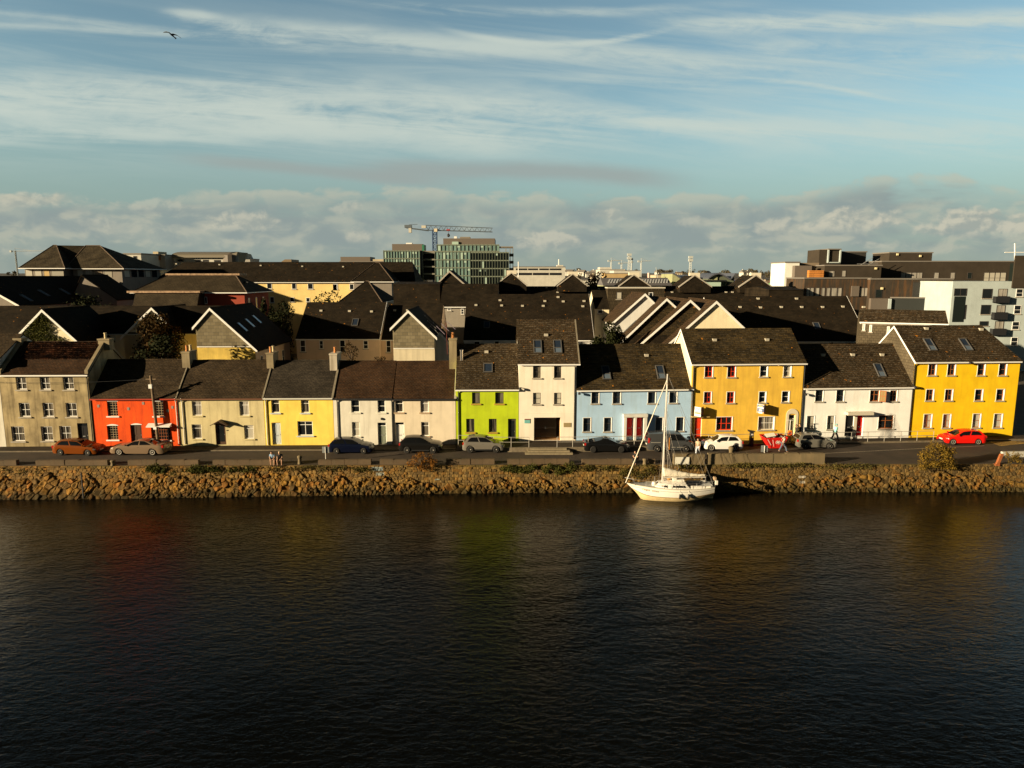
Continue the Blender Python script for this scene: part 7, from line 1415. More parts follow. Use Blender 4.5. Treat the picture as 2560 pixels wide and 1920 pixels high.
for px in (1700,1722):
    x=onY(px,1225,BY-1.3).x-BX; b=hull_b(x/HL)*1.02; z=bz(x); f=MB().lathe((BX+x,BY-b-.08,z-.52),[(.03,-.24),(.085,-.18),(.09,.12),(.045,.2),(.02,.23)],10).build('fender',M_TRIM,T,True); MB().tube([(BX+x,BY-b-.11,z-.3),(BX+x,BY-b*.97,z+.03)],.012,4).build('rope',M_PIPEW,f)
i0=5; p0=Vector((secs[4][1][0],secs[4][1][1]-secs[4][1][2],secs[4][1][3])); p1=Vector((secs[10][1][0],secs[10][1][1]-secs[10][1][2],secs[10][1][3])); p2=Vector((secs[7][2][0],secs[7][2][1]-secs[7][2][2],secs[7][2][3]))
ux=(p1-p0).normalized(); pm=(Vector(secs[6][1][:1]+(secs[6][1][1]-secs[6][1][2],secs[6][1][3]))); 
for k,(wd,col) in enumerate((('L\'E',(.45,.22,.05)),('sprit',(.32,.24,.16)),('E',(.45,.22,.05)),('rrant',(.32,.24,.16)))):
    ii=(5.0,6.2,7.85,8.85)[k]; a=int(ii); u=ii-a
    r=[Vector((secs[a][j][0],secs[a][j][1]-secs[a][j][2],secs[a][j][3])).lerp(Vector((secs[a+1][j][0],secs[a+1][j][1]-secs[a+1][j][2],secs[a+1][j][3])),u) for j in (1,2)]
    d=[Vector((secs[b][1][0],secs[b][1][1]-secs[b][1][2],secs[b][1][3])) for b in (a,a+1)]
    ux=(d[1]-d[0]).normalized(); uz=(r[0]-r[1]).normalized(); nn=ux.cross(uz).normalized(); uz=nn.cross(ux)
    text(hull,wd,r[0].lerp(r[1],.45)+nn*.03,ux,uz,.21,mat('name_%d'%k,col,.6),'boat_name')
# ---------------------------------------------------------------- people: one skinned body each, clothes over it
def skin(name,V,Ed,Rad,m,par,root=0,sub=1):
    me=bpy.data.meshes.new(name); me.from_pydata([tuple(v) for v in V],Ed,[]); me.update(); me.materials.append(m)
    o=bpy.data.objects.new(name,me); COL.objects.link(o); o.parent=par; ORG[o.name]=Vector((0,0,0))
    md=o.modifiers.new('skin','SKIN'); md.use_smooth_shade=True; md.branch_smoothing=.3
    for i,r in enumerate(Rad):
        sv=me.skin_vertices[0].data[i]; sv.radius=r if isinstance(r,tuple) else (r,r); sv.use_root=(i==root)
    s=o.modifiers.new('sub','SUBSURF'); s.levels=sub; s.render_levels=sub; return o
M_SKIN=mat('skin',(.48,.27,.17),.55); 
def person(label,P,face,J,top,legs,hair,sleeve='long',legl='long',extra=None,hairlen=.0,group=None,shoe=(.04,.035,.03)):
    """J: joints in metres, x to the person's left, y ahead, z up"""
    T=thing('person',label,'person',(0,0,0),group); V=[];Ed=[];Rd=[];ix={}
    def v(n,p,r,pr=None):
        ix[n]=len(V); V.append(Vector(p)); Rd.append(r)
        if pr: Ed.append((ix[pr],ix[n]))
    pel=Vector(J['pelvis']); ch=Vector(J['chest']); hd=Vector(J['head']); up=(ch-pel).normalized(); nk=ch+up*.13+(hd-ch)*.18
    v('pelvis',pel,(.125,.10)); v('waist',pel.lerp(ch,.45),(.115,.09),'pelvis'); v('chest',ch,(.135,.10),'waist'); v('neck',nk.lerp(hd,.30),.052,'chest'); v('jaw',hd-Vector((0,-.012,.07)),(.062,.07),'neck'); v('brow',hd+Vector((0,0,.02)),(.073,.088),'jaw'); v('crown',hd+Vector((0,-.01,.10)),(.055,.062),'brow')
    fd=Vector(J.get('look',(0,1,0))).normalized(); v('nose',hd+fd*.105-Vector((0,0,.015)),.014,'brow')
    sdv=Vector((-fd.y,fd.x,0)) if abs(fd.z)<.95 else Vector((1,0,0))
    for s,n in ((1,'L'),(-1,'R')): v('ear'+n,hd-sdv*s*-.085+Vector((0,0,-.0)),.016,'brow')
    for n in 'LR':
        v('sh'+n,J['sh'+n],.062,'chest'); v('el'+n,J['el'+n],.044,'sh'+n); v('wr'+n,J['wr'+n],.030,'el'+n)
        w=Vector(J['wr'+n]); d=(w-Vector(J['el'+n])).normalized(); pa=w+d*.075; v('pa'+n,pa,(.040,.022),'wr'+n)
        s1=d.cross(Vector((0,1,.2))).normalized() if abs(d.y)<.9 else Vector((1,0,0)); nn=d.cross(s1)
        for k,(o_,l) in enumerate(((-.030,.066),(-.011,.078),(.010,.074),(.029,.058))):
            v('f%s%d'%(n,k),pa+d*l*.55+s1*o_,.009,'pa'+n); v('g%s%d'%(n,k),pa+d*l*.95+s1*o_+nn*.018,.008,'f%s%d'%(n,k))
        v('th'+n,w+d*.05+s1*.048+nn*.01,.010,'wr'+n); v('tt'+n,w+d*.085+s1*.060+nn*.018,.009,'th'+n)
        v('hip'+n,J['hip'+n],.092,'pelvis'); v('kn'+n,J['kn'+n],.060,'hip'+n); v('an'+n,J['an'+n],.040,'kn'+n); f=Vector(J.get('toe'+n,Vector(J['an'+n])+Vector((0,.17,-.055)))); v('ba'+n,f,.036,'an'+n)
    skin('body',V,Ed,Rd,M_SKIN,T)
    def sub(nm,names,edges,dr,m,root=0):
        k={n:i for i,n in enumerate(names)}; V2=[]; R2=[]
        for n in names:
            p=V[ix[n]] if n in ix else Vector(extra_pts[n]); V2.append(p); r=Rd[ix[n]] if n in ix else extra_r[n]; R2.append(tuple(a+dr for a in r) if isinstance(r,tuple) else r+dr)
        return skin(nm,V2,[(k[a],k[b]) for a,b in edges],R2,m,T,root)
    extra_pts={};extra_r={}
    for n in 'LR':
        extra_pts['cu'+n]=V[ix['sh'+n]].lerp(V[ix['el'+n]],.72); extra_r['cu'+n]=.055; extra_pts['fo'+n]=V[ix['el'+n]].lerp(V[ix['wr'+n]],.9); extra_r['fo'+n]=.034
        extra_pts['kk'+n]=V[ix['hip'+n]].lerp(V[ix['kn'+n]],.88); extra_r['kk'+n]=.068; extra_pts['sk'+n]=V[ix['kn'+n]].lerp(V[ix['an'+n]],.92); extra_r['sk'+n]=.05
        extra_pts['he'+n]=V[ix['an'+n]]+Vector((0,-.04,-.05)); extra_r['he'+n]=.035
    extra_pts['co']=V[ix['chest']].lerp(V[ix['neck']],.55); extra_r['co']=.075
    nm=['pelvis','waist','chest','co']; eg=[('pelvis','waist'),('waist','chest'),('chest','co')]
    for n in 'LR':
        nm+=['sh'+n]+(['el'+n,'fo'+n] if sleeve=='long' else ['cu'+n]); eg+=[('chest','sh'+n)]+([('sh'+n,'el'+n),('el'+n,'fo'+n)] if sleeve=='long' else [('sh'+n,'cu'+n)])
    sub('jacket' if sleeve=='long' else 'shirt',nm,eg,.050,top)
    nm=['pelvis']; eg=[]
    for n in 'LR':
        nm+=['hip'+n]+(['kn'+n,'sk'+n] if legl=='long' else ['kk'+n]); eg+=[('pelvis','hip'+n)]+([('hip'+n,'kn'+n),('kn'+n,'sk'+n)] if legl=='long' else [('hip'+n,'kk'+n)])
    sub('trousers' if legl=='long' else 'shorts',nm,eg,.036,legs)
    for n in 'LR': skin('shoe',[extra_pts['he'+n],V[ix['ba'+n]]+Vector((0,0,0)),V[ix['ba'+n]]+(V[ix['ba'+n]]-extra_pts['he'+n]).normalized()*.05],[(0,1),(1,2)],[.046,.046,.034],mat('shoe_%.2f'%shoe[0],shoe,.7),T)
    q=MB(); nu,nv=12,8; fy=Vector((fd.x,fd.y,0)).normalized(); rx=Vector((fy.y,-fy.x,0)); c0=hd-fy*.012+Vector((0,0,.025))
    for a_ in range(nv+1):
        ph=math.pi*a_/nv
        for b_ in range(nu): th=2*math.pi*b_/nu; q.v.append(tuple(c0+rx*(.092*math.sin(ph)*math.cos(th))+fy*(.108*math.sin(ph)*math.sin(th))+Vector((0,0,.112*math.cos(ph)))))
    for a_ in range(nv):
        for b_ in range(nu):
            th=2*math.pi*(b_+.5)/nu; ph=math.pi*(a_+.5)/nv; z_=.112*math.cos(ph); y_=.108*math.sin(ph)*math.sin(th)
            if z_>.035 or (y_<.01 and z_>-.055-.9*hairlen): q.f.append((a_*nu+b_,a_*nu+(b_+1)%nu,(a_+1)*nu+(b_+1)%nu,(a_+1)*nu+b_))
    if hairlen: q.tube([hd-fy*.07+Vector((0,0,.03)),hd-fy*.10-Vector((0,0,.10)),hd-fy*.11-Vector((0,0,.12+hairlen))],[.075,.07,.03],8)
    q.build('hair',hair,T,True)
    if extra: extra(T,V,ix)
    T.rotation_euler=(0,0,face); T.location=P; return T
def stand(st=0.0,arm=.06,lean=0.0):
    """standing or in mid stride (st: half the step length)"""
    J=dict(pelvis=(0,0,.93),chest=(0,.02+lean,1.36),head=(0,.07+lean*1.4,1.66))
    for n,s in (('L',1),('R',-1)):
        f=st*s; J['sh'+n]=(s*.185,.01+lean,1.40); J['el'+n]=(s*(.225+arm*.3),-f*.35+lean-.03,1.13); J['wr'+n]=(s*(.215+arm),-f*.8+lean+.08,.90)
        J['hip'+n]=(s*.095,0,.90); J['kn'+n]=(s*.10,f*.55+.05,.50 if f>=0 else .49); J['an'+n]=(s*.10,f,.09 if f>=0 else .14); 
        if f<0: J['toe'+n]=(s*.10,f+.14,.035)
        else: J['toe'+n]=(s*.105,f+.17,.045)
    return J
def seated(arms,kn=(.45,.45),an=(.05,.05),sp=(.18,.18),lookdown=.15):
    J=dict(pelvis=(0,0,.10),chest=(0,.18,.46),head=(0,.34,.73),look=(0,1,-lookdown))
    for i,(n,s) in enumerate((('L',1),('R',-1))):
        J['sh'+n]=(s*.18,.18,.49); J['el'+n]=(s*.22,.25,.26); J['wr'+n]=arms[i]; J['hip'+n]=(s*.10,.02,.09); J['kn'+n]=(s*sp[i],kn[i],.08); J['an'+n]=(s*sp[i]*.9,kn[i]+an[i],-.36); J['toe'+n]=(s*sp[i]*.95,kn[i]+an[i]+.17,-.42)
    return J
HAIRB=mat('hair_dark',(.02,.014,.01),.6); HAIRBR=mat('hair_brown',(.07,.035,.018),.6); HAIRW=mat('cap_cream',(.62,.52,.34),.7); SKY_=mat('shirt_blue',(.22,.33,.47),.8); BLK=mat('cloth_black',(.014,.013,.014),.85); NAV=mat('cloth_navy',(.03,.035,.05),.8); JEAN=mat('jeans_pale',(.42,.46,.52),.85); DEN=mat('jeans_blue',(.09,.11,.15),.85); FLOR=mat('blouse_pattern',(.46,.36,.24),.8,var=.4,vs=14); TURQ=mat('jacket_turquoise',(.25,.66,.58),.6); DKJ=mat('jacket_dark',(.03,.024,.02),.8); KHA=mat('shorts_khaki',(.05,.045,.04),.8); TEE=mat('tee_pale_print',(.52,.44,.36),.8,var=.35,vs=12)
def PX(px,py,z=0): return onZ(px,py,z)
a=PX(689,1157,.0); b=PX(707,1157,.0); ay=quayY(a.x)+.36
person('person in a pale blue shirt seated on the quay parapet with bare legs out',Vector((a.x,ay+.10,.46)),math.pi,seated(((.14,.34,.14),(-.12,.36,.14)),kn=(.42,.44),an=(-.04,.0),sp=(.10,.26)),SKY_,KHA,HAIRBR,'short','short')
person('person in a black shirt and cream cap seated on the quay parapet',Vector((b.x,ay+.10,.46)),math.pi+.12,seated(((.16,.40,.02),(-.10,.38,.14)),kn=(.44,.45),an=(.0,-.05),sp=(.2,.2),lookdown=.4),BLK,KHA,HAIRW,'short','short')
P=PX(1590,1158.5); person('person in black clothes with long dark hair sitting on the quay edge',Vector((P.x,quayY(P.x)+.45,.46)),math.pi-.6,seated(((.08,.36,.22),(-.08,.36,.24)),kn=(.40,.42),an=(.02,.02),sp=(.13,.13),lookdown=.5),BLK,BLK,HAIRB,'short','long',hairlen=.16)
P=PX(1744,1140.5); person('person in pale jeans and a patterned blouse walking along the road',Vector((P.x,P.y,0)),R(150),stand(.24,.02),FLOR,JEAN,HAIRB,'short','long',hairlen=.14,extra=lambda T,V,ix:skin('shoulder_bag',[V[ix['chest']]+Vector((-.02,-.17,.0)),V[ix['waist']]+Vector((-.02,-.17,.02))],[(0,1)],[.09,.10],mat('bag_violet',(.14,.08,.16),.8),T))
def bottle(T,V,ix): skin('backpack',[V[ix['chest']]+Vector((0,-.18,.02)),V[ix['waist']]+Vector((0,-.18,.02))],[(0,1)],[.12,.12],mat('bag_rust',(.42,.10,.06),.8),T)
P=PX(1957,1131); person('person with a rust backpack and printed tee striding past the red skip',Vector((P.x,P.y,0)),R(-90),stand(.36,.10,.04),TEE,DEN,HAIRBR,'short','long',extra=bottle)
s,z=FR.S(1993,1096,-1.0); P=FR.W(s,-.9,.18); person('person in a long dark jacket walking beside the arched door',P,R(95),stand(.30,.02,.03),DKJ,BLK,HAIRBR,'long','long')
s,z=FR.S(2004,1096,-1.1); P=FR.W(s+.1,-.5,.18); person('second dark clad person half hidden next to the white house wall',P,R(80),stand(.2,.02),BLK,BLK,HAIRB,'long','long')
s,z=FR.S(2086,1096,-.8); P=FR.W(s,-.85,.18); person('person in a turquoise jacket and hood walking past the white house',P,R(-80),stand(.34,.0,.05),TURQ,BLK,mat('hood_teal',(.14,.36,.33),.7),'long','long')
# ---------------------------------------------------------------- a gull over the town
P=onY(428.5,86.5,70); T=thing('gull','dark gull gliding with bent wings in the upper left sky','bird',P); M_BIRD=mat('gull_dark',(.030,.035,.04),.7)
q=MB(); 
def ring(c,ax,r1,r2,n=8):
    k=len(q.v); ax=Vector(ax).normalized(); u=ax.cross(Vector((0,0,1))).normalized(); w=u.cross(ax)
    for j in range(n):
        a=2*math.pi*j/n; q.v.append(tuple(Vector(c)+u*r1*math.cos(a)+w*r2*math.sin(a)))
    return k
ax=Vector((.45,.75,-.45)).normalized(); ks=[ring(P+ax*t*.55,ax,r,r*.9) for t,r in ((-.62,.012),(-.5,.045),(-.36,.055),(-.25,.06),(0,.095),(.3,.075),(.6,.05),(.85,.075),(.95,.06))]
for a,b in zip(ks,ks[1:]):
    for j in range(8): q.f.append((a+j,a+(j+1)%8,b+(j+1)%8,b+j))
q.f.append(tuple(range(ks[0],ks[0]+8))[::-1]); q.f.append(tuple(range(ks[-1],ks[-1]+8)))
rt=Vector((.93,.0,-.22)).normalized(); upv=Vector((.2,-.2,.95)).normalized(); fw=-ax
for s in (1,-1):
    L=[(0.0,.0,.13),(.25,.09,.15),(.48,.10,.13),(.72,.03,.09),(.92,-.07,.03)] if s>0 else [(0,0,.13),(.25,.12,.15),(.48,.16,.13),(.72,.13,.09),(.95,.06,.03)]
    k=len(q.v)
    for (x,z,c) in L:
        o=P+rt*x*s*.92+upv*z
        for d,h in ((.5,.0),(.2,.02),(-.5,.0),(0,-.014)): q.v.append(tuple(o+fw*(c*1.5*d-abs(x)*.12)+upv*h))
    for i in range(len(L)-1):
        for j in range(4): q.f.append((k+i*4+j,k+i*4+(j+1)%4,k+(i+1)*4+(j+1)%4,k+(i+1)*4+j))
    q.f.append((k+16,k+17,k+18,k+19))
q.build('body',M_BIRD,T,True)
# ---------------------------------------------------------------- vegetation
def leafcloud(centers,radii,n,size,seed,flat=0.0,gap=.0):
    r=np.random.default_rng(seed); C=np.array(centers,float); Rr=np.array(radii,float); w=Rr.prod(axis=1)**.75; w/=w.sum(); k=r.choice(len(C),n,p=w)
    d=r.normal(size=(n,3)); d/=np.linalg.norm(d,axis=1)[:,None]; rad=r.uniform(.35,1,(n,1))**.45; P=C[k]+d*rad*Rr[k]*(1+r.normal(0,.10,(n,1)))
    nrm=d*.8+r.normal(size=(n,3))*.6; nrm/=np.linalg.norm(nrm,axis=1)[:,None]; t=np.cross(nrm,r.normal(size=(n,3))); t/=np.linalg.norm(t,axis=1)[:,None]; b=np.cross(nrm,t); s=size*r.uniform(.55,1.35,(n,1))
    A=P+t*s*.5; B=P+b*s*.32; Cc=P-t*s*.5; D=P-b*s*.32; V=np.stack([A,B,Cc,D],1).reshape(-1,3); return V
def crown(par,name,centers,radii,n,size,m,seed):
    V=leafcloud(centers,radii,n,size,seed); o0=np.array(ORG[par.name]) if par is not None else np.zeros(3); me=bpy.data.meshes.new(name); me.from_pydata((V-o0).tolist(),[],[(4*i,4*i+1,4*i+2,4*i+3) for i in range(n)]); me.update(); me.materials.append(m)
    o=bpy.data.objects.new(name,me); COL.objects.link(o); ORG[o.name]=Vector(o0); 
    if par is not None: o.parent=par
    return o
L_DARK=leafmat('leaf_dark',(.010,.013,.005),(.026,.028,.009)); L_AUT=leafmat('leaf_autumn',(.014,.016,.006),(.085,.042,.012),1.3); L_ORA=leafmat('leaf_orange',(.06,.03,.008),(.30,.12,.015),3.5); L_YEL=leafmat('leaf_yellow_green',(.022,.024,.007),(.25,.145,.02),3.2); L_IVY=leafmat('leaf_ivy',(.030,.036,.010),(.10,.095,.018),2.0); L_MOSS=leafmat('leaf_moss',(.045,.045,.012),(.13,.10,.025),2.5); L_FAR=leafmat('leaf_far',(.055,.052,.034),(.105,.085,.048),.25); M_BARK=mat('bark',(.06,.042,.028),.9,var=.3)
def tree(name,label,cat,base,h,rx,ry,n,size,m,seed,trunk=True,nc=14,low=.25,group=None,dome=1.0):
    base=Vector(base); T=thing(name,label,cat,base,group); r=random.Random(seed); cs=[];rs=[]
    for i in range(nc):
        a=r.uniform(0,6.28); q=r.random()**.6; z=low+(1-low)*r.random(); k=math.sqrt(max(.05,1-((z-.55)/.55)**2)) if z>.55 else .75+.25*z/.55
        cs.append((base.x+rx*.72*q*k*math.cos(a),base.y+ry*.72*q*k*math.sin(a),base.z+h*(z*.86))); f=r.uniform(.26,.46); rs.append((rx*f,ry*f,h*f*.42*dome))
    if trunk:
        q=MB(); top=base+Vector((r.uniform(-.1,.1)*rx,0,h*.75)); q.tube([base-Vector((0,0,.1)),base.lerp(top,.4)+Vector((.1*rx*r.uniform(-1,1),0,0)),top],[h*.028+.03,h*.02+.02,.02],7)
        for c in cs[:8]:
            s=base.lerp(top,r.uniform(.25,.6)); q.tube([s,s.lerp(Vector(c),.6)+Vector((0,0,.06*h)),Vector(c)],[h*.012+.012,h*.008+.008,.008],5)
        q.build('trunk',M_BARK,T)
    crown(T,'crown',cs,rs,n,size,m,seed); return T
P=onY(395,858,89); tree('tree','big dark autumn tree between the ivy gable and the slate hung gable','tree',(P.x,89.3,3.2),onY(395,785,89).z-3.2,3.8,2.2,9000,.30,L_AUT,21,nc=26,low=.05)
P=onY(440,870,82); tree('tree','low dark shrub in shade behind the orange red house','shrub',(P.x-1.5,81.5,2.5),onY(440,830,82).z-2.5,3.4,2.0,5000,.28,L_DARK,22,nc=16,low=.05)
P=onY(1522,862,88); tree('tree','round dark evergreen tree beside the saw tooth gables','tree',(P.x,88,4.5),onY(1522,799,88).z-4.5,2.25,1.7,10000,.26,L_DARK,23,nc=20,low=.02)
P=onY(880,905,79); tree('tree','thin dark shrub rising behind the white chimney','shrub',(P.x,79,5.5),onY(875,852,79).z-5.5,1.1,.8,900,.16,L_AUT,24,nc=9); P=onY(950,905,80); tree('tree','low shrub behind the cream pink house roof','shrub',(P.x,80,6.2),onY(950,888,80).z-6.2,1.0,.7,500,.15,L_AUT,25,nc=7)
for i,(x,y,w,lb) in enumerate(((824,728,1.0,'broad dark green bush in front of the long yellow block'),(790,733,.8,'dark bush left of the small pyramid roof'),(705,748,.9,'dark tree beside the yellow block left corner'),(665,742,.55,'small dark tree at the red walled building corner'))):
    P=onY(x,y,118); tree('bush',lb,'bush',(P.x,118,4),P.z-4,2.6*w,1.6,1600,.35,L_DARK,30+i,nc=12,low=.3)
for i,(x,y,w,lb) in enumerate(((215,735,1.3,'dark tree in shade in front of the glazed corner building'),(262,745,.7,'small dark tree right of the shaded skylight roof'))):
    P=onY(x,y,106); tree('tree',lb,'tree',(P.x,106,3),P.z-3,3.0*w,2,2200,.4,L_DARK,36+i,nc=14,low=.2)
P=onY(545,800,100); tree('tree','bare autumn tree behind the slate hung gable','tree',(onY(708,770,101).x,101,3),onY(708,765,101).z-3,1.1,.9,600,.22,L_AUT,39,nc=9)
P=onY(695,800,106); tree('tree','dense dark tree between the slate hung gable and the estate terrace','tree',(P.x,106,2),onY(695,772,106).z-2,2.6,2,3000,.32,L_DARK,40,nc=14,low=.05)
# ivy on the gable
g=E['a2']; fr=g.fr; cs=[];rs=[]; rr=random.Random(5)
for (x,y) in ((108,790),(100,797),(92,806),(112,800),(84,815),(100,812),(118,812),(76,824),(90,824),(106,826),(122,826),(70,834),(84,838),(100,838),(118,842),(134,848),(150,854),(94,850),(78,850),(112,856)):
    s,z=fr.S(x,y); cs.append(tuple(fr.W(s,-.18,z))); rs.append((.75,.16,.6))
T=thing('ivy','thick ivy covering the cream gable behind the grey house','ivy',fr.W(fr.S(100,850)[0],-.2,2)); crown(T,'leaves',cs,rs,5200,.16,L_IVY,41)
q=MB(); 
for c in cs[:10]: q.tube([fr.W(fr.S(100,850)[0],-.05,2.2),Vector(c)+Vector((0,.12,0))],[.05,.015],4)
q.build('stems',M_BARK,T)
# quay shrubs and ivy
def quaybush(label,px0,px1,y0,y1,n,m,seed,ry=.45,size=.13,nm='shrub',nc=16,off=.1):
    xm=(px0+px1)/2; P=onY(xm,(y0+y1)/2,60.6); a=onY(px0,y1,60.6); b=onY(px1,y0,60.6); r=random.Random(seed); T=thing(nm,label,nm,(P.x,quayY(P.x),a.z)); cs=[];rs=[]; W_=b.x-a.x; H_=b.z-a.z
    for i in range(nc):
        u=r.uniform(.08,.92); v=r.uniform(.05,.95)*(1-(2*u-1)**2*.55) if nm=='shrub' else r.uniform(.1,.9); cs.append((a.x+W_*u,quayY(P.x)-off-ry*r.uniform(0,.8),a.z+H_*v)); f=r.uniform(.08,.19) if nm=='shrub' else r.uniform(.07,.13); rs.append((W_*f,ry*.5,H_*(f if nm=='shrub' else r.uniform(.2,.4))))
    crown(T,'leaves',cs,rs,n,size,m,seed); q=MB(); 
    for c in cs[:10]: q.tube([(P.x+(c[0]-P.x)*.3,quayY(P.x)+.1,a.z+.02),Vector(c)],[.03,.008],4)
    q.build('stems',M_BARK,T); return T
quaybush('small orange leaved shrub growing on the quay wall below the black sport utility car',1020,1088,1128,1178,1500,L_ORA,51,.5,.11,nc=26); quaybush('large yellow and green shrub on the quay wall below the red hatchback',2298,2396,1108,1172,5600,L_YEL,52,.9,.12,nc=44)
for i,(x0,x1,y0,y1,n,lb,m) in enumerate(((362,452,1163,1190,2200,'ivy hanging from the quay top below the bronze saloon car',L_IVY),(452,560,1164,1188,2300,'ivy hanging from the quay top left of the two seated people',L_IVY),(562,640,1166,1182,900,'thin ivy on the quay top below the olive cream house',L_IVY),(1242,1345,1162,1182,2000,'ivy hanging from the quay top below the stone steps',L_IVY),(1345,1440,1160,1184,2000,'ivy hanging from the quay top right of the stone steps',L_IVY),
    (0,110,1168,1200,700,'dry weeds on the quay wall at the left edge',L_MOSS),(1545,1650,1168,1200,1300,'yellowish weeds on the quay wall behind the sailboat bow',L_MOSS),(1690,1760,1164,1174,500,'mossy weeds on the quay top below the higher parapet',L_MOSS),(1820,2060,1160,1172,1500,'mossy weeds along the foot of the long higher parapet',L_MOSS),(2050,2200,1162,1176,600,'thin weeds on the quay top left of the large shrub',L_MOSS),(2515,2570,1136,1160,700,'weeds on the quay right of the rusty post',L_YEL),(880,935,1168,1182,350,'small weeds on the quay wall right of the leftmost sign',L_MOSS),(1440,1545,1163,1178,700,'weeds on the quay top left of the person in black',L_MOSS),(655,900,1163,1178,700,'sparse weeds on the quay top below the yellow house',L_MOSS))):
    quaybush(lb,x0,x1,y0,y1,n,m,60+i,.22,.11,'ivy' if m is L_IVY else 'weeds',nc=26,off=.02)
# ---------------------------------------------------------------- the far town: trees, houses, cranes and masts on the horizon
PR=[]
def farbase(px,py_hint,Y): x=onY(px,680,Y).x; return Vector((x,Y,groundZ(x,Y)))
protos=[]
rr=random.Random(12)
for k in range(4):
    T=tree('tree','rounded tree in the wooded band along the far horizon','tree',(0,0,0),10,5.2,4.2,420,1.25,L_FAR,80+k,nc=12,low=.08,group='trees along the far horizon'); protos.append(T)
far=[]
for i in range(165):
    band=rr.random(); px=rr.uniform(1290,1985) if band<.90 else rr.uniform(-40,75); Y=rr.choice((rr.uniform(330,560),rr.uniform(560,1000),rr.uniform(1000,1700))); far.append((px,Y))
far.sort(key=lambda a:a[1])
for i,(px,Y) in enumerate(far):
    o=protos[i] if i<4 else copy_tree(protos[i%4]); s=rr.uniform(.6,1.15)*(1.45 if Y<560 else 1.15 if Y<900 else 1.3); o.location=farbase(px,0,Y)-Vector((0,0,.3)); o.scale=(s*rr.uniform(.85,1.4),s*rr.uniform(.85,1.2),s*rr.uniform(.8,1.05)); o.rotation_euler=(0,0,rr.uniform(0,6.28))
P=onY(1498,700,255); tree('tree','rust coloured tree left of the grey hall with skylights','tree',(P.x,255,0),onY(1498,679,255).z,7.5,5,2600,.9,leafmat('leaf_rust',(.06,.04,.012),(.20,.095,.02),.5),95,nc=18,low=.1)
P=onY(1762,700,300); tree('tree','orange bush left of the curving dark green hall','tree',(P.x,300,0),onY(1762,688,300).z,3.5,3,700,.9,L_ORA,96,nc=9,low=.1)
# far houses: one prototype each of white and cream, with wall, roof and chimney
def farhouse(m,rm,lb):
    T=thing('far_house',lb,'house',(0,0,0),'houses among the trees on the far horizon'); MB().box((-5,-4,-1),(5,4,5)).build('wall',m,T); MB().prism([(-5.3,-4.4,4.8),(-5.3,0,8),(-5.3,4.4,4.8)],(10.6,0,0)).build('roof',rm,T); MB().box((-3.4,-.5,6),(-2.4,.5,9)).build('chimney',m,T)
    for x in (-3,0,3): MB().box((x-.6,-4.06,2.6),(x+.6,-3.98,4)).build('window',M_GL,T)
    return T
fh=[farhouse(W_FARW,M_LEDGE,'small pale gabled house among the trees on the far horizon'),farhouse(W_FARC,mat('far_brown_roof',(.13,.09,.06),.8),'small cream house with a brown roof among the trees on the far horizon')]
for i in range(44):
    o=fh[i] if i<2 else copy_tree(fh[i%2]); Y=rr.uniform(380,1600); px=rr.uniform(1300,1975) if rr.random()<.92 else rr.uniform(-30,60); s=rr.uniform(.8,1.2)*(1 if Y<800 else 1.3); o.location=farbase(px,0,Y); o.scale=(s*rr.uniform(.8,2.2),s,s*.9); o.rotation_euler=(0,0,rr.uniform(-.7,.7))
M_FARM=mat('hazed_far_steel',(.42,.44,.43),.6)  # far steel greyed pale: distance haze put into its colour
def farcrane(px,pyt,pyb,jx0,jx1,Y,lb):
    x=onY(px,pyt,Y); T=thing('tower_crane',lb,'crane',(x.x,Y,groundZ(x.x,Y))); z0=groundZ(x.x,Y); zt=x.z; a=onY(jx0,pyt+1,Y); b=onY(jx1,pyt,Y); w=Y*.00042
    q=MB(); 
    for dx in (-1,1):
        for dy in (-1,1): q.tube([(x.x+dx*w*1.6,Y+dy*w,z0),(x.x+dx*w*1.6,Y+dy*w,zt)],w*.8,4)
    for k in range(8): z=z0+(zt-z0)*k/8; q.tube([(x.x-w*1.6,Y-w,z),(x.x+w*1.6,Y-w,z+(zt-z0)/8)],w*.5,4)
    q.build('mast',M_FARM,T); MB().tube([a,b],w*1.0,4).tube([(x.x,Y,zt+w*9),b.lerp(x,.4)],w*.4,4).tube([(x.x,Y,zt),(x.x,Y,zt+w*9)],w*.6,4).build('jib',M_FARM,T); MB().box((a.x,Y-w*3,zt-w*5),(a.x+w*6,Y+w*3,zt+w)).build('counterweight',M_FARM,T)
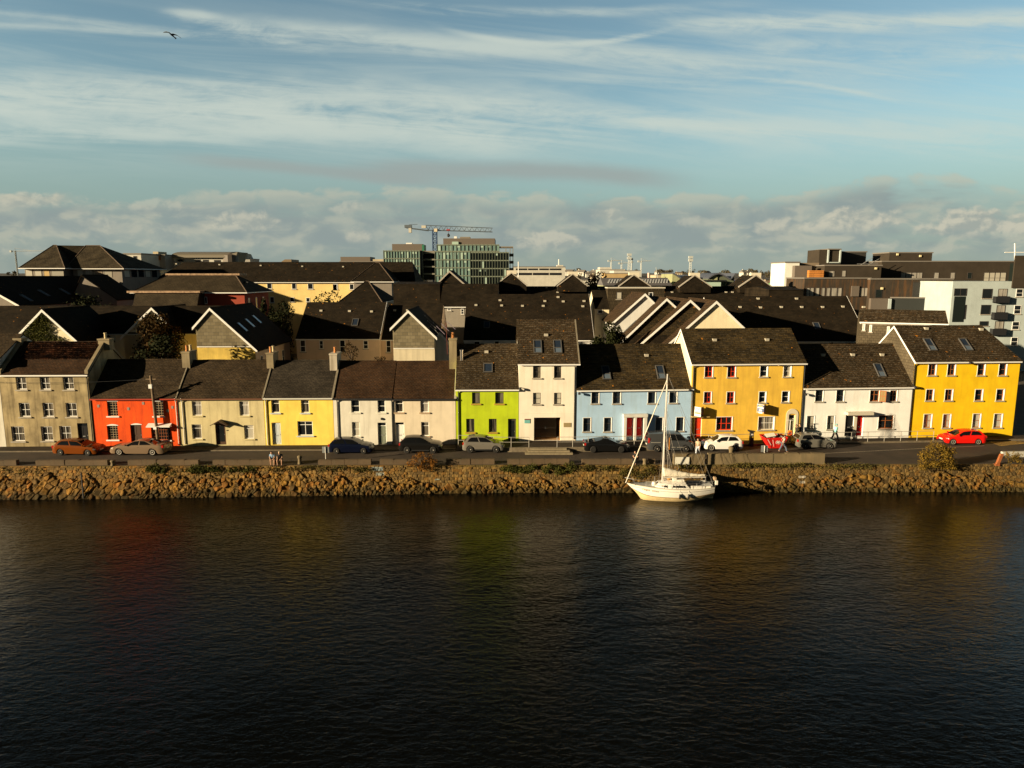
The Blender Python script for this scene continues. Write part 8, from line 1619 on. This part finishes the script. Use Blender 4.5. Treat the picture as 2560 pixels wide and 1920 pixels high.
farcrane(38,627,657,25,108,420,'pale tower crane far off at the left edge of the skyline'); farcrane(1528,651,671,1519,1553,950,'leftmost of the pale cranes far off in the middle of the skyline'); farcrane(1554,657,674,1546,1577,980,'shortest pale crane beside the far lattice mast'); farcrane(1603,652,675,1594,1629,950,'pale crane right of the far lattice mast')
def farmast(px,pt,Y,r,lb,solid=False,m=M_FARM):
    x=onY(px,pt,Y); z0=groundZ(x.x,Y); T=thing('mast',lb,'mast',(x.x,Y,z0))
    if solid: MB().tube([(x.x,Y,z0),(x.x,Y,x.z)],[r,r*.8],8).build('shaft',m,T)
    else:
        q=MB()
        for dx in (-1,0,1): q.tube([(x.x+dx*r*1.3,Y+(dx==0)*r,z0),(x.x+dx*r*.6,Y+(dx==0)*r,x.z)],r*.22,4)
        for k in range(12): z=z0+(x.z-z0)*k/12; q.tube([(x.x-r*1.1,Y,z),(x.x+r*1.1,Y,z+(x.z-z0)/12)],r*.16,4)
        q.build('lattice',m,T)
    for f in (.80,.92): z=z0+(x.z-z0)*f; MB().box((x.x-r*1.8,Y-r,z),(x.x+r*1.8,Y+r,z+r*2)).build('antenna',m,T)
farmast(1573.5,634,900,1.5,'tall far lattice mast in the middle of the skyline'); farmast(1579.5,645,905,.9,'slim pale far chimney beside the lattice mast',True); farmast(1727,641,900,1.5,'far lattice mast right of the skyline middle')
def yachtmast(px,pt,Y,lb,m,tilt=0,r=.09,spar=None):
    x=onY(px,pt,Y); b=onY(px+tilt,715,Y); T=thing('ship_mast',lb,'mast',(b.x,Y,0)); MB().tube([(b.x,Y,0),(b.x,Y,b.z),(x.x,Y,x.z)],[r*1.3,r*1.2,r],6).build('mast',m,T)
    if spar: z=onY(px,spar[2],Y).z; MB().tube([(onY(spar[0],spar[2],Y).x,Y,z),(onY(spar[1],spar[2],Y).x,Y,z)],r*.9,6).build('spar',m,T)
    return T
yachtmast(1622,682,222,'red and white mast in front of the grey hall with skylights',mat('mast_red_white',(.55,.40,.34),.6,var=.4,vs=1.2),0,.45); yachtmast(1640,668,225,'thin leaning mast right of the red and white mast',M_FARM,7,.09); yachtmast(2537,608,150,'white ship mast with a wide spar at the right edge of the skyline',M_WHITE,0,.11,(2512,2600,631)); yachtmast(1296,654,190,'white flagpole right of the glass office',M_WHITE,0,.13)
